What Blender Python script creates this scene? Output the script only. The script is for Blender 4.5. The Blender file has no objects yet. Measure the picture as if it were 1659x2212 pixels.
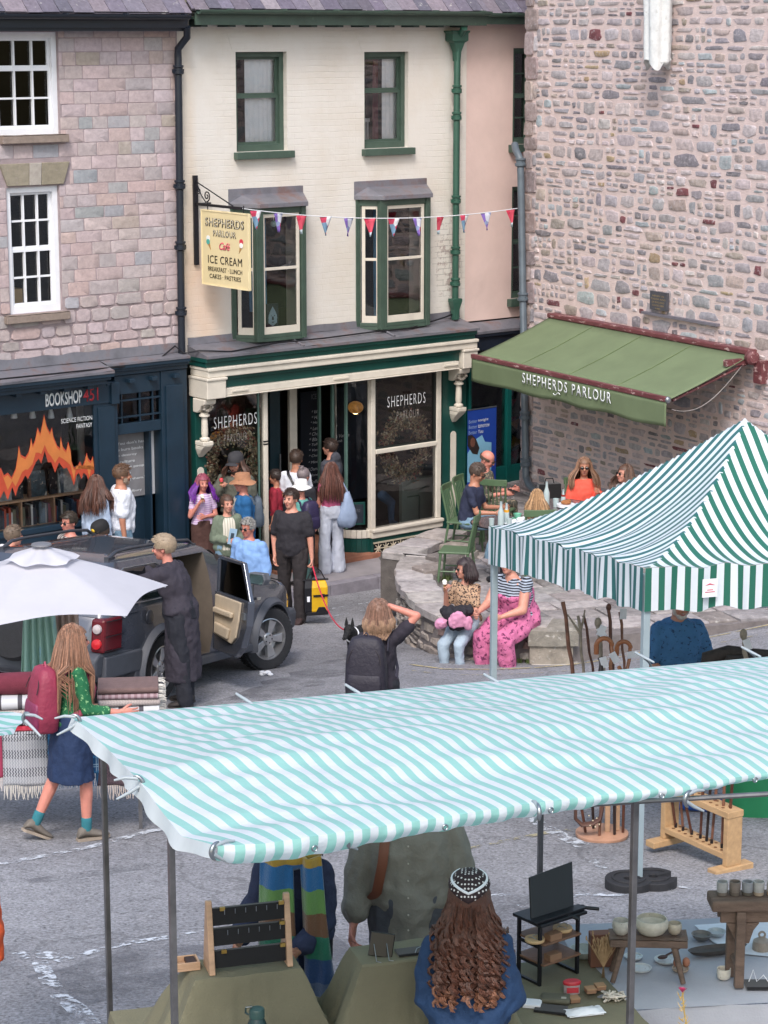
import bpy,bmesh,math,random
from math import sin,cos,pi,radians,sqrt,atan2,floor
from mathutils import Vector as V,Matrix,noise as mn
random.seed(7)
R=random.Random(11)
SC=bpy.context.scene
COL=SC.collection
FPX,CX,CY,PITCH=4900.0,829.5,1106.0,radians(11.94)
cam_d=bpy.data.cameras.new('camera');cam=bpy.data.objects.new('camera',cam_d);COL.objects.link(cam)
cam.location=(0,0,8);cam.rotation_euler=(pi/2-PITCH,0,0)
cam_d.sensor_fit='HORIZONTAL';cam_d.sensor_width=36;cam_d.lens=36*FPX/1659
cam_d.clip_start=.1;cam_d.clip_end=500
SC.camera=cam
W=bpy.data.worlds.new('World');SC.world=W;W.use_nodes=True
nt=W.node_tree;bg=nt.nodes['Background']
sky=nt.nodes.new('ShaderNodeTexSky');sky.sky_type='NISHITA';sky.sun_disc=False
SUN_EL,SUN_AZ=radians(50),radians(187)
sky.sun_elevation=SUN_EL;sky.sun_rotation=SUN_AZ
sky.air_density=1.6;sky.dust_density=3.5;sky.ozone_density=1.2
nt.links.new(sky.outputs[0],bg.inputs[0]);bg.inputs[1].default_value=.142
sl=bpy.data.lights.new('sun','SUN');sl.energy=1.4;sl.angle=radians(15);sl.color=(1,.975,.985)
so=bpy.data.objects.new('sun',sl);COL.objects.link(so)
sd=V((sin(SUN_AZ)*cos(SUN_EL),cos(SUN_AZ)*cos(SUN_EL),sin(SUN_EL)))
so.rotation_euler=sd.to_track_quat('Z','Y').to_euler();so.location=(0,-5,30)
SC.view_settings.view_transform='Standard';SC.view_settings.look='None'
SC.view_settings.exposure=.68;SC.view_settings.gamma=1
SC.cycles.max_bounces=7;SC.cycles.transparent_max_bounces=12
CP,SP=cos(PITCH),sin(PITCH)
def ray(u,v):
 x=(u-CX)/FPX;y=-(v-CY)/FPX
 return V((x,CP+y*SP,-SP+y*CP))
def at_y(u,v,y):
 d=ray(u,v);t=y/d.y
 return V((d.x*t,y,8+d.z*t))
def at_z(u,v,z):
 d=ray(u,v);t=(z-8)/d.z
 return V((d.x*t,d.y*t,z))
def sm(a,b,x):
 t=max(0.,min(1.,(x-a)/(b-a)));return t*t*(3-2*t)
_pr=[(-20,4.19),(0,4.19),(8,5.11),(17.4,6.19),(23.3,6.87),(25.6,7.2),(29.4,7.66),(31,7.8),(35,7.93),(80,8.6)]
def _h(d):
 for(a,ha),(b,hb)in zip(_pr,_pr[1:]):
  if d<=b:return ha+(hb-ha)*(d-a)/(b-a)
 return _pr[-1][1]
def gz(x,y):
 h=(_h(y-1.2)+2*_h(y-.6)+3*_h(y)+2*_h(y+.6)+_h(y+1.2))/9
 return 8-h+.15*max(0,min(x,8)-2.2)*sm(19,25,y)
def pg(u,v,dz=0.):
 d=ray(u,v);lo,hi=3.,60.
 for _ in range(50):
  y=(lo+hi)/2;t=y/d.y
  if 8+d.z*t>gz(d.x*t,y)+dz:lo=y
  else:hi=y
 t=lo/d.y
 return V((d.x*t,lo,8+d.z*t))
class Frame:
 def __init__(s,x,y,a,z=0):s.o=V((x,y,z));s.a=a;s.X=V((cos(a),sin(a),0));s.Y=V((-sin(a),cos(a),0))
 def w(s,x,y,z=0):return s.o+s.X*x+s.Y*y+V((0,0,z))
 def hit(s,u,v,out=0.):
  d=ray(u,v);p=V((0,0,8))-s.o
  t=(-out-p.dot(s.Y))/d.dot(s.Y)
  q=p+d*t
  return q.dot(s.X),q.z
 def loc(s,p):q=V(p)-s.o;return V((q.dot(s.X),q.dot(s.Y),q.z))
FA=Frame(-2.73,31,radians(39.0))
FB=Frame(2.09,34,radians(-59.67))
def A(u,v,out=0.):return FA.hit(u,v,out)
def B(u,v,out=0.):return FB.hit(u,v,out)
class MB:
 def __init__(s):s.v=[];s.f=[];s.m=[];s.c=[];s.col=None;s.mi=0;s.anycol=False
 def vert(s,p):s.v.append(tuple(p));return len(s.v)-1
 def face(s,idx,m=None):
  s.f.append(tuple(idx));s.m.append(s.mi if m is None else m);s.c.append(s.col)
 def quad(s,a,b,c,d):i=len(s.v);s.v+=[tuple(a),tuple(b),tuple(c),tuple(d)];s.face((i,i+1,i+2,i+3));return s
 def poly(s,pts):i=len(s.v);s.v+=[tuple(p)for p in pts];s.face(range(i,i+len(pts)));return s
 def box(s,x0,x1,y0,y1,z0,z1,M=None):
  if x0>x1:x0,x1=x1,x0
  if y0>y1:y0,y1=y1,y0
  if z0>z1:z0,z1=z1,z0
  i=len(s.v)
  P=[(x0,y0,z0),(x1,y0,z0),(x1,y1,z0),(x0,y1,z0),(x0,y0,z1),(x1,y0,z1),(x1,y1,z1),(x0,y1,z1)]
  if M:P=[M@V(p)for p in P]
  s.v+=[tuple(p)for p in P]
  for f in((0,3,2,1),(4,5,6,7),(0,1,5,4),(1,2,6,5),(2,3,7,6),(3,0,4,7)):s.face([i+k for k in f])
  return s
 def rings(s,rs,cap=True,closed=True):
  n=len(rs[0]);base=len(s.v)
  for r in rs:s.v+=[tuple(p)for p in r]
  for k in range(len(rs)-1):
   for j in range(n if closed else n-1):
    a=base+k*n+j;b=base+k*n+(j+1)%n
    s.face((a,b,b+n,a+n))
  if cap and closed:
   s.face([base+j for j in range(n)][::-1]);s.face([base+(len(rs)-1)*n+j for j in range(n)])
  return s
 def tube(s,pts,r,n=8,cap=True,flat=1.):
  pts=[V(p)for p in pts];rr=r if isinstance(r,(list,tuple))else[r]*len(pts)
  rs=[];prev=None
  for i,p in enumerate(pts):
   d=(pts[min(i+1,len(pts)-1)]-pts[max(i-1,0)])
   d=d.normalized()if d.length>1e-9 else V((0,0,1))
   if prev is None:
    a=V((0,0,1))if abs(d.z)<.9 else V((1,0,0))
    u=d.cross(a).normalized()
   else:
    u=prev-d*prev.dot(d);u=u.normalized()if u.length>1e-6 else d.orthogonal().normalized()
   prev=u;w=d.cross(u)
   rs.append([p+(u*cos(2*pi*k/n)+w*sin(2*pi*k/n)*flat)*rr[i]for k in range(n)])
  return s.rings(rs,cap)
 def lathe(s,prof,c=(0,0,0),n=20,axis=None,cap=True):
  c=V(c);M=Matrix.Identity(3)if axis is None else V(axis).normalized().to_track_quat('Z','Y').to_matrix()
  rs=[[c+M@V((max(r,.0004)*cos(2*pi*k/n),max(r,.0004)*sin(2*pi*k/n),z))for k in range(n)]for r,z in prof]
  return s.rings(rs,cap)
 def ell(s,c,r,n=12,m=8,M=None):
  c=V(c);rs=[]
  for i in range(m+1):
   t=-pi/2+pi*i/m;ct=max(cos(t),.02)
   ring=[]
   for k in range(n):
    p=V((r[0]*ct*cos(2*pi*k/n),r[1]*ct*sin(2*pi*k/n),r[2]*sin(t)))
    ring.append(c+((M@p)if M else p))
   rs.append(ring)
  return s.rings(rs,True)
 def prism(s,poly,fn,a,b):
  n=len(poly);i=len(s.v)
  s.v+=[tuple(fn(p,a))for p in poly]+[tuple(fn(p,b))for p in poly]
  s.face(range(i,i+n));s.face([i+n+k for k in range(n)][::-1])
  for k in range(n):s.face((i+k,i+n+k,i+n+(k+1)%n,i+(k+1)%n))
  return s
 def xz(s,poly,y0,y1):return s.prism(poly,lambda p,t:(p[0],t,p[1]),y0,y1)
 def yz(s,poly,x0,x1):return s.prism(poly,lambda p,t:(t,p[0],p[1]),x0,x1)
 def xy(s,poly,z0,z1):return s.prism(poly,lambda p,t:(p[0],p[1],t),z0,z1)
 def grid(s,fn,nu,nv,m=None):
  i=len(s.v)
  for a in range(nu+1):
   for b in range(nv+1):s.v.append(tuple(fn(a/nu,b/nv)))
  for a in range(nu):
   for b in range(nv):
    k=i+a*(nv+1)+b;s.face((k,k+nv+1,k+nv+2,k+1),m)
  return s
 def mesh(s,name):
  me=bpy.data.meshes.new(name);me.from_pydata(s.v,[],s.f)
  if any(s.m):me.polygons.foreach_set('material_index',s.m)
  if any(c is not None for c in s.c):
   at=me.color_attributes.new('Col','FLOAT_COLOR','CORNER');buf=[]
   for f,c in zip(s.f,s.c):buf+=list((c or(1,1,1))[:3]+(1,))*len(f)
   at.data.foreach_set('color',buf)
  return me
def smooth(me,ang=40):
 me.polygons.foreach_set('use_smooth',[True]*len(me.polygons))
 try:me.set_sharp_from_angle(angle=radians(ang))
 except Exception:pass
def fixn(me):
 bm=bmesh.new();bm.from_mesh(me);bmesh.ops.recalc_face_normals(bm,faces=bm.faces);bm.to_mesh(me);bm.free()
def P(name,mb,mats,parent=None,label=None,sh=None,bev=0,fix=True,loc=None,solid=0):
 me=mb.mesh(name)if isinstance(mb,MB)else mb
 if not isinstance(mats,(list,tuple)):mats=[mats]
 for m in mats:me.materials.append(m)
 if fix:fixn(me)
 if sh:smooth(me,sh)
 o=bpy.data.objects.new(name,me);COL.objects.link(o)
 if parent:o.parent=parent
 if loc is not None:o.location=loc
 if label:o['label']=label
 if solid:
  m=o.modifiers.new('t','SOLIDIFY');m.thickness=solid;m.offset=0
 if bev:
  m=o.modifiers.new('b','BEVEL');m.width=bev;m.segments=2;m.limit_method='ANGLE'
 return o
def tag(o,label=None,cat=None,group=None,kind=None):
 if label:o['label']=label
 if cat:o['category']=cat
 if group:o['group']=group
 if kind:o['kind']=kind
 return o
def T(name,label,cat,loc=(0,0,0),rz=0.,group=None):
 o=bpy.data.objects.new(name,None);COL.objects.link(o);o.location=loc;o.rotation_euler=(0,0,rz)
 o.empty_display_size=.2
 return tag(o,label,cat,group)
def TF(name,label,cat,fr,x=0,y=0,z=0,rz=0,group=None):return T(name,label,cat,fr.w(x,y,z),fr.a+rz,group)
def kids(o):return[c for c in bpy.data.objects if c.parent==o]
def dup(o,loc=None,rz=None,label=None,group=None,parent=None,scale=None):
 c=o.copy();COL.objects.link(c);c.parent=parent
 if loc is not None:c.location=loc
 if rz is not None:c.rotation_euler=(0,0,rz)
 if scale:c.scale=scale
 if label:c['label']=label
 if group:c['group']=group
 for k in kids(o):dup(k,parent=c)
 return c
def hexc(h):
 h=h.lstrip('#');r=[int(h[i:i+2],16)/255 for i in(0,2,4)]
 return tuple(c/12.92 if c<=.04045 else((c+.055)/1.055)**2.4 for c in r)
_mc={}
def mat(name,col=(.5,.5,.5),rough=.6,metal=0.,var=.12,scale=6.,bump=0.,bscale=60.,spec=.5,attr=False,second=None,thr=None,sscale=5.,trans=0.,emit=0.,stretch=None,sheen=0.,wear=None):
 """base colour with noise variation; optional second colour patches; bump grain"""
 if name in _mc:return _mc[name]
 if isinstance(col,str):col=hexc(col)
 m=bpy.data.materials.new(name);_mc[name]=m;m.use_nodes=True;N=m.node_tree.nodes;L=m.node_tree.links
 bs=N['Principled BSDF'];bs.inputs['Roughness'].default_value=rough;bs.inputs['Metallic'].default_value=metal
 bs.inputs['Specular IOR Level'].default_value=spec
 if sheen:bs.inputs['Sheen Weight'].default_value=sheen
 tc=N.new('ShaderNodeTexCoord');vec=tc.outputs['Object']
 if stretch:
  mp=N.new('ShaderNodeMapping');mp.inputs['Scale'].default_value=stretch;L.new(vec,mp.inputs[0]);vec=mp.outputs[0]
 def noise(sc,det=4,rg=.6):
  n=N.new('ShaderNodeTexNoise');n.inputs['Scale'].default_value=sc;n.inputs['Detail'].default_value=det
  n.inputs['Roughness'].default_value=rg;L.new(vec,n.inputs['Vector']);return n.outputs['Fac']
 if attr:
  a=N.new('ShaderNodeVertexColor');a.layer_name='Col';src=a.outputs['Color']
 else:
  rgb=N.new('ShaderNodeRGB');rgb.outputs[0].default_value=(*col,1);src=rgb.outputs[0]
 if second is not None:
  if isinstance(second,str):second=hexc(second)
  n=noise(sscale,6,.65);rp=N.new('ShaderNodeValToRGB');t=thr or(.52,.62)
  rp.color_ramp.elements[0].position=t[0];rp.color_ramp.elements[1].position=t[1]
  L.new(n,rp.inputs[0]);mx=N.new('ShaderNodeMix');mx.data_type='RGBA'
  L.new(rp.outputs[0],mx.inputs[0]);L.new(src,mx.inputs[6]);mx.inputs[7].default_value=(*second,1);src=mx.outputs[2]
 if var:
  n=noise(scale);mr=N.new('ShaderNodeMapRange');mr.inputs[1].default_value=.25;mr.inputs[2].default_value=.75
  mr.inputs[3].default_value=1-var*1.6;mr.inputs[4].default_value=1+var;L.new(n,mr.inputs[0])
  mx=N.new('ShaderNodeVectorMath');mx.operation='SCALE';L.new(src,mx.inputs[0]);L.new(mr.outputs[0],mx.inputs[3]);src=mx.outputs[0]
 L.new(src,bs.inputs['Base Color'])
 if emit:
  L.new(src,bs.inputs['Emission Color']);bs.inputs['Emission Strength'].default_value=emit
 if bump:
  n=noise(bscale,5,.6);b=N.new('ShaderNodeBump');b.inputs['Strength'].default_value=min(1,bump);b.inputs['Distance'].default_value=.01 if bump<=1 else .01*bump
  L.new(n,b.inputs['Height']);L.new(b.outputs[0],bs.inputs['Normal'])
 if trans:
  tr=N.new('ShaderNodeBsdfTranslucent');L.new(src,tr.inputs[0]);ms=N.new('ShaderNodeMixShader');ms.inputs[0].default_value=trans
  out=N['Material Output'];L.new(bs.outputs[0],ms.inputs[1]);L.new(tr.outputs[0],ms.inputs[2]);L.new(ms.outputs[0],out.inputs[0])
 return m
def nodes(m):return m.node_tree.nodes,m.node_tree.links
def math_node(N,L,op,a,b=None,c=None):
 n=N.new('ShaderNodeMath');n.operation=op
 for i,q in enumerate((a,b,c)):
  if q is None:continue
  if isinstance(q,(int,float)):n.inputs[i].default_value=q
  else:L.new(q,n.inputs[i])
 return n.outputs[0]
def stripes(name,c1,c2,period,duty=.5,axis='X',trans=.25,wob=.0,rough=.45,extra=None,off=0.,bump=.25):
 """woven stripes along one object axis (0 = colour c1)"""
 if name in _mc:return _mc[name]
 m=mat(name,c1,rough,var=0,trans=trans,bump=bump,bscale=30);N,L=nodes(m)
 tc=N['Texture Coordinate'];sp=N.new('ShaderNodeSeparateXYZ');L.new(tc.outputs['Object'],sp.inputs[0])
 s=sp.outputs[axis]
 if wob:
  nn=N.new('ShaderNodeTexNoise');nn.inputs['Scale'].default_value=2.2;L.new(tc.outputs['Object'],nn.inputs['Vector'])
  s=math_node(N,L,'ADD',s,math_node(N,L,'MULTIPLY',nn.outputs['Fac'],wob))
 fr=math_node(N,L,'FRACT',math_node(N,L,'DIVIDE',math_node(N,L,'ADD',s,50+off),period))
 gt=math_node(N,L,'GREATER_THAN',fr,duty)
 mx=N.new('ShaderNodeMix');mx.data_type='RGBA';L.new(gt,mx.inputs[0])
 mx.inputs[6].default_value=(*(hexc(c1)if isinstance(c1,str)else c1),1);mx.inputs[7].default_value=(*(hexc(c2)if isinstance(c2,str)else c2),1)
 src=mx.outputs[2]
 n2=N.new('ShaderNodeTexNoise');n2.inputs['Scale'].default_value=3;n2.inputs['Detail'].default_value=4;L.new(tc.outputs['Object'],n2.inputs['Vector'])
 mr=N.new('ShaderNodeMapRange');mr.inputs[3].default_value=.88;mr.inputs[4].default_value=1.05;L.new(n2.outputs['Fac'],mr.inputs[0])
 vm=N.new('ShaderNodeVectorMath');vm.operation='SCALE';L.new(src,vm.inputs[0]);L.new(mr.outputs[0],vm.inputs[3])
 L.new(vm.outputs[0],N['Principled BSDF'].inputs['Base Color'])
 for n in N:
  if n.type=='BSDF_TRANSLUCENT':L.new(vm.outputs[0],n.inputs[0])
 return m
def glassm(name,tint=(1,1,1),rough=.02,refl=1.45,op=0.):
 if name in _mc:return _mc[name]
 m=bpy.data.materials.new(name);_mc[name]=m;m.use_nodes=True;N,L=nodes(m)
 N.remove(N['Principled BSDF']);out=N['Material Output']
 fr=N.new('ShaderNodeFresnel');fr.inputs[0].default_value=refl
 tr=N.new('ShaderNodeBsdfTransparent');tr.inputs[0].default_value=(*tint,1)
 gl=N.new('ShaderNodeBsdfGlossy');gl.inputs['Roughness'].default_value=rough
 tc=N.new('ShaderNodeTexCoord');nz=N.new('ShaderNodeTexNoise');nz.inputs['Scale'].default_value=1.6;L.new(tc.outputs['Object'],nz.inputs['Vector'])
 bp=N.new('ShaderNodeBump');bp.inputs['Strength'].default_value=.12;bp.inputs['Distance'].default_value=.05;L.new(nz.outputs['Fac'],bp.inputs['Height']);L.new(bp.outputs[0],gl.inputs['Normal'])
 mx=N.new('ShaderNodeMixShader');L.new(fr.outputs[0],mx.inputs[0]);L.new(tr.outputs[0],mx.inputs[1]);L.new(gl.outputs[0],mx.inputs[2]);L.new(mx.outputs[0],out.inputs[0])
 return m
def text(s,parent,x,z,w=None,h=.1,y=0.,m=None,name='lettering',M=None,align='LEFT',ext=.002,shear=0.,bold=0.,label=None,spacing=1.):
 cu=bpy.data.curves.new('t','FONT');cu.body=s;cu.size=1;cu.extrude=0;cu.space_character=spacing;cu.shear=shear;cu.offset=bold;cu.resolution_u=3
 to=bpy.data.objects.new('t',cu);COL.objects.link(to)
 bpy.context.view_layer.update()
 me=bpy.data.meshes.new_from_object(to.evaluated_get(bpy.context.evaluated_depsgraph_get()))
 bpy.data.objects.remove(to);bpy.data.curves.remove(cu)
 xs=[v.co.x for v in me.vertices];ys=[v.co.y for v in me.vertices]
 bx0,bx1,by0,by1=min(xs),max(xs),min(ys),max(ys)
 sy=h/(by1-by0);sx=(w/(bx1-bx0))if w else sy
 for v in me.vertices:
  p=V(((v.co.x-bx0)*sx,0,(v.co.y-by0)*sy))
  if align=='CENTER':p.x-=(bx1-bx0)*sx/2
  if align=='RIGHT':p.x-=(bx1-bx0)*sx
  q=V((x+p.x,y,z+p.z))if M is None else M@p
  v.co=q
 me.name=name;me.materials.clear();me.materials.append(m)
 o=bpy.data.objects.new(name,me);COL.objects.link(o);o.parent=parent
 if ext:
  md=o.modifiers.new('t','SOLIDIFY');md.thickness=ext;md.offset=0
 if label:o['label']=label
 return o
m_lead=mat('lead_sheet','#7f7f88',.45,.3,.25,3,.3,25,second='#75615f',thr=(.5,.66),sscale=3)
m_navy=mat('navy_paint','#16283a',.32,0,.15,3,.05,30)
m_navyd=mat('dark_navy_gutter','#1d2430',.35,0,.15,3)
m_green=mat('shop_green_paint','#164641',.3,0,.12,3,.05,40)
m_greenw=mat('window_green_paint','#43564c',.42,0,.14,5,.12,60,second='#566f60',thr=(.62,.74),sscale=14)
m_cream=mat('cream_paint','#d3ccc0',.4,0,.08,5,.08,40)
m_white=mat('white_paint','#e6e8ee',.4,0,.05,5,.05,40)
m_black=mat('black_iron','#1c1c22',.4,.2,.15,10)
m_dark=mat('dark_interior','#26272d',.9,0,.3,2)
m_glass=glassm('window_glass',(.985,.99,.99))
m_wood=mat('pine_wood','#b8967a',.5,0,.18,4,.15,30,stretch=(1,1,6))
m_oak=mat('brown_wood','#7a5a46',.55,0,.25,6,.3,40)
m_chrome=mat('clip_metal','#9aa0a6',.3,.85,.1,10)
m_steel=mat('pole_steel','#7b7a7c',.38,.75,.22,9,.1,60)
m_letw=mat('white_lettering','#dfe3e6',.5,0,.04)
m_letk=mat('black_lettering','#1b1712',.5,0,.04)
def asphalt():
 m=mat('asphalt','#77777f',.88,var=.0);N,L=nodes(m);tc=N['Texture Coordinate'];bs=N['Principled BSDF']
 def nz(s,d=4,r=.6):
  n=N.new('ShaderNodeTexNoise');n.inputs['Scale'].default_value=s;n.inputs['Detail'].default_value=d;n.inputs['Roughness'].default_value=r
  L.new(tc.outputs['Object'],n.inputs['Vector']);return n.outputs['Fac']
 big=nz(.55,5,.6);fine=nz(42,3,.75);mid=nz(7,4,.6)
 rp=N.new('ShaderNodeValToRGB');e=rp.color_ramp.elements
 e[0].position=.36;e[0].color=(*hexc('#77777c'),1);e[1].position=.64;e[1].color=(*hexc('#8f8f94'),1)
 L.new(big,rp.inputs[0])
 r2=N.new('ShaderNodeMapRange');r2.inputs[1].default_value=.28;r2.inputs[2].default_value=.74;r2.inputs[3].default_value=.42;r2.inputs[4].default_value=1.6;L.new(fine,r2.inputs[0])
 r3=N.new('ShaderNodeMapRange');r3.inputs[1].default_value=.3;r3.inputs[2].default_value=.7;r3.inputs[3].default_value=.86;r3.inputs[4].default_value=1.1;L.new(mid,r3.inputs[0])
 v=N.new('ShaderNodeVectorMath');v.operation='SCALE';L.new(rp.outputs[0],v.inputs[0]);L.new(math_node(N,L,'MULTIPLY',r2.outputs[0],r3.outputs[0]),v.inputs[3])
 pit=noise_pit=nz(26,2,.5);pr=N.new('ShaderNodeMapRange');pr.inputs[1].default_value=.62;pr.inputs[2].default_value=.72;pr.inputs[3].default_value=1;pr.inputs[4].default_value=.45;L.new(pit,pr.inputs[0])
 v2=N.new('ShaderNodeVectorMath');v2.operation='SCALE';L.new(v.outputs[0],v2.inputs[0]);L.new(pr.outputs[0],v2.inputs[3]);v=v2
 vo=N.new('ShaderNodeTexVoronoi');vo.feature='DISTANCE_TO_EDGE';vo.inputs['Scale'].default_value=.33
 ns=N.new('ShaderNodeTexNoise');ns.inputs['Scale'].default_value=1.7;ns.inputs['Detail'].default_value=5;L.new(tc.outputs['Object'],ns.inputs['Vector'])
 av=N.new('ShaderNodeVectorMath');L.new(tc.outputs['Object'],av.inputs[0]);L.new(ns.outputs['Color'],av.inputs[1]);L.new(av.outputs[0],vo.inputs['Vector'])
 cr=math_node(N,L,'LESS_THAN',vo.outputs['Distance'],.006)
 mx=N.new('ShaderNodeMix');mx.data_type='RGBA';L.new(math_node(N,L,'MULTIPLY',cr,.35),mx.inputs[0]);L.new(v.outputs[0],mx.inputs[6]);mx.inputs[7].default_value=(.07,.07,.075,1)
 L.new(mx.outputs[2],bs.inputs['Base Color'])
 b=N.new('ShaderNodeBump');b.inputs['Strength'].default_value=.8;b.inputs['Distance'].default_value=.012;L.new(fine,b.inputs['Height']);L.new(b.outputs[0],bs.inputs['Normal'])
 return m
m_asph=asphalt()
g=MB()
def gridlines(a,b,s):
 n=int(round((b-a)/s));return[a+(b-a)*i/n for i in range(n+1)]
gx=[-60,-30,-15]+gridlines(-9,9,.4)+[15,30,60];gy=[-20,-8,0]+gridlines(5,40,.4)+[55,90]
for x in gx:
 for y in gy:g.vert((x,y,gz(x,y)))
ny=len(gy)
for i in range(len(gx)-1):
 for j in range(ny-1):g.face((i*ny+j,(i+1)*ny+j,(i+1)*ny+j+1,i*ny+j+1))
tag(P('road',g,m_asph,sh=60),kind='structure')
m_pave=mat('pavement_tarmac','#8a8589',.85,0,.12,3,.5,60)
m_kerb=mat('kerb_stone','#85818a',.8,0,.2,5,.5,40)
KO=-FA.loc(pg(780,1278)).y
def pvz(x,out):
 p=FA.w(x,-KO);return gz(p.x,p.y)+.13+(KO-out)*.035+.02*max(0,x)
def pave_sheet(x0,x1,o0,o1,mt,name,th=.25):
 m_=MB();n=max(1,int((x1-x0)/.5))
 top=[[FA.w(x0+(x1-x0)*i/n,-o,0)+V((0,0,pvz(x0+(x1-x0)*i/n,o)))for o in(o0,o1)]for i in range(n+1)]
 for i in range(n):
  a,b=top[i];c,d=top[i+1];e=V((0,0,th))
  m_.quad(a,b,d,c);m_.quad(b,b-e,d-e,d)
 return P(name,m_,mt)
tag(pave_sheet(-7,7,-.3,KO-.16,m_pave,'pavement'),kind='structure')
ks=MB();x=-7.
while x<3.3:
 n_=x+.86
 q=[FA.w(x+.004,-(KO-.157),0),FA.w(n_-.004,-(KO-.157),0),FA.w(n_-.004,-KO,0),FA.w(x+.004,-KO,0)]
 zt=[pvz(x,KO)+.004,pvz(n_,KO)+.004];zt=[zt[0],zt[1],zt[1],zt[0]]
 i=len(ks.v);ks.v+=[(p.x,p.y,z)for p,z in zip(q,zt)]+[(p.x,p.y,z-.35)for p,z in zip(q,zt)]
 for f in((0,1,2,3),(3,2,6,7),(0,3,7,4),(1,5,6,2)):ks.face([i+k for k in f])
 x=n_
tag(P('kerb',ks,m_kerb,bev=.012),kind='structure')
def paintm(name,col,keep=(.47,.57),sc=11):
 m=mat(name,col,.7,var=.1);N,L=nodes(m);tc=N['Texture Coordinate']
 n=N.new('ShaderNodeTexNoise');n.inputs['Scale'].default_value=sc;n.inputs['Detail'].default_value=6;n.inputs['Roughness'].default_value=.7;L.new(tc.outputs['Object'],n.inputs['Vector'])
 rp=N.new('ShaderNodeValToRGB');rp.color_ramp.elements[0].position=keep[0];rp.color_ramp.elements[1].position=keep[1];L.new(n.outputs['Fac'],rp.inputs[0])
 tr=N.new('ShaderNodeBsdfTransparent');mx=N.new('ShaderNodeMixShader');L.new(rp.outputs[0],mx.inputs[0]);L.new(tr.outputs[0],mx.inputs[1]);L.new(N['Principled BSDF'].outputs[0],mx.inputs[2]);L.new(mx.outputs[0],N['Material Output'].inputs[0])
 return m
m_pw=paintm('worn_white_paint','#c6cbd3');m_pw2=paintm('faint_white_paint','#b9bec6',(.5,.57));m_py=paintm('worn_yellow_paint','#b9ab80',(.4,.5),12)
m_py2=paintm('faint_yellow_paint','#a8a084',(.5,.58),12)
def strip(pts,w,mt,name='road_marking',foot=None):
 s_=MB();P3=[]
 for(a,b)in zip(pts,pts[1:]):
  pa,pb=pg(*a),pg(*b);n=max(1,int((pb-pa).length/.25))
  P3+=[pa.lerp(pb,k/n)for k in range(n)]
 P3.append(pg(*pts[-1]));L_=[]
 for i,p in enumerate(P3):
  d=(P3[min(i+1,len(P3)-1)]-P3[max(i-1,0)]);d.z=0;d.normalize();n=V((-d.y,d.x,0))
  ww=w*(.8+.4*mn.noise(p*3))
  L_.append([p+n*ww/2,p-n*ww/2])
 for q in L_:
  for p in q:p.z=gz(p.x,p.y)+(.003 if name=='road_patch' else .007)
 for a,b in zip(L_,L_[1:]):s_.quad(a[0],a[1],b[1],b[0])
 return tag(P(name,s_,mt),kind='structure')
m_patch=paintm('dark_tar_patch','#737379',(.42,.72),1.3)
strip([(120,2140),(300,2100),(520,2075),(760,2050)],1.1,m_patch,'road_patch');strip([(430,1560),(700,1450),(870,1400)],.8,m_patch,'road_patch');strip([(60,1905),(330,1870),(520,1850)],.22,m_patch,'road_patch')
strip([(0,1868),(190,1832),(330,1795),(470,1785),(640,1740)],.1,m_pw)
strip([(120,2078),(270,2040),(420,2018),(560,2000),(690,1986),(900,1958),(1100,1932)],.09,m_pw)
strip([(35,2068),(75,2062),(130,2068)],.2,m_pw);strip([(85,2078),(105,2120),(120,2135)],.13,m_pw)
strip([(125,2150),(165,2180),(195,2215)],.15,m_pw);strip([(560,1795),(470,1800),(380,1812)],.08,m_pw2)
strip([(985,1840),(1080,1820),(1180,1800),(1300,1785)],.08,m_py2)
strip([(1130,1760),(1200,1800),(1262,1830)],.16,m_pw);strip([(1270,1855),(1310,1880),(1370,1915),(1450,1925)],.1,m_pw2)
strip([(1230,1932),(1330,1935),(1440,1915),(1500,1920)],.1,m_pw);strip([(1120,1960),(1180,1945),(1240,1935)],.1,m_pw2)
strip([(620,1336),(700,1318),(790,1303),(868,1288)],.045,m_pw);strip([(620,1352),(700,1335),(790,1318),(868,1301)],.045,m_pw2)
strip([(885,1436),(960,1446),(1060,1447),(1160,1443),(1230,1437),(1330,1422),(1440,1398),(1540,1376),(1700,1342)],.055,m_py)
strip([(885,1448),(960,1458),(1060,1459),(1160,1455),(1240,1449),(1330,1436),(1440,1412),(1540,1392),(1700,1360)],.055,m_py2)
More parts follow.
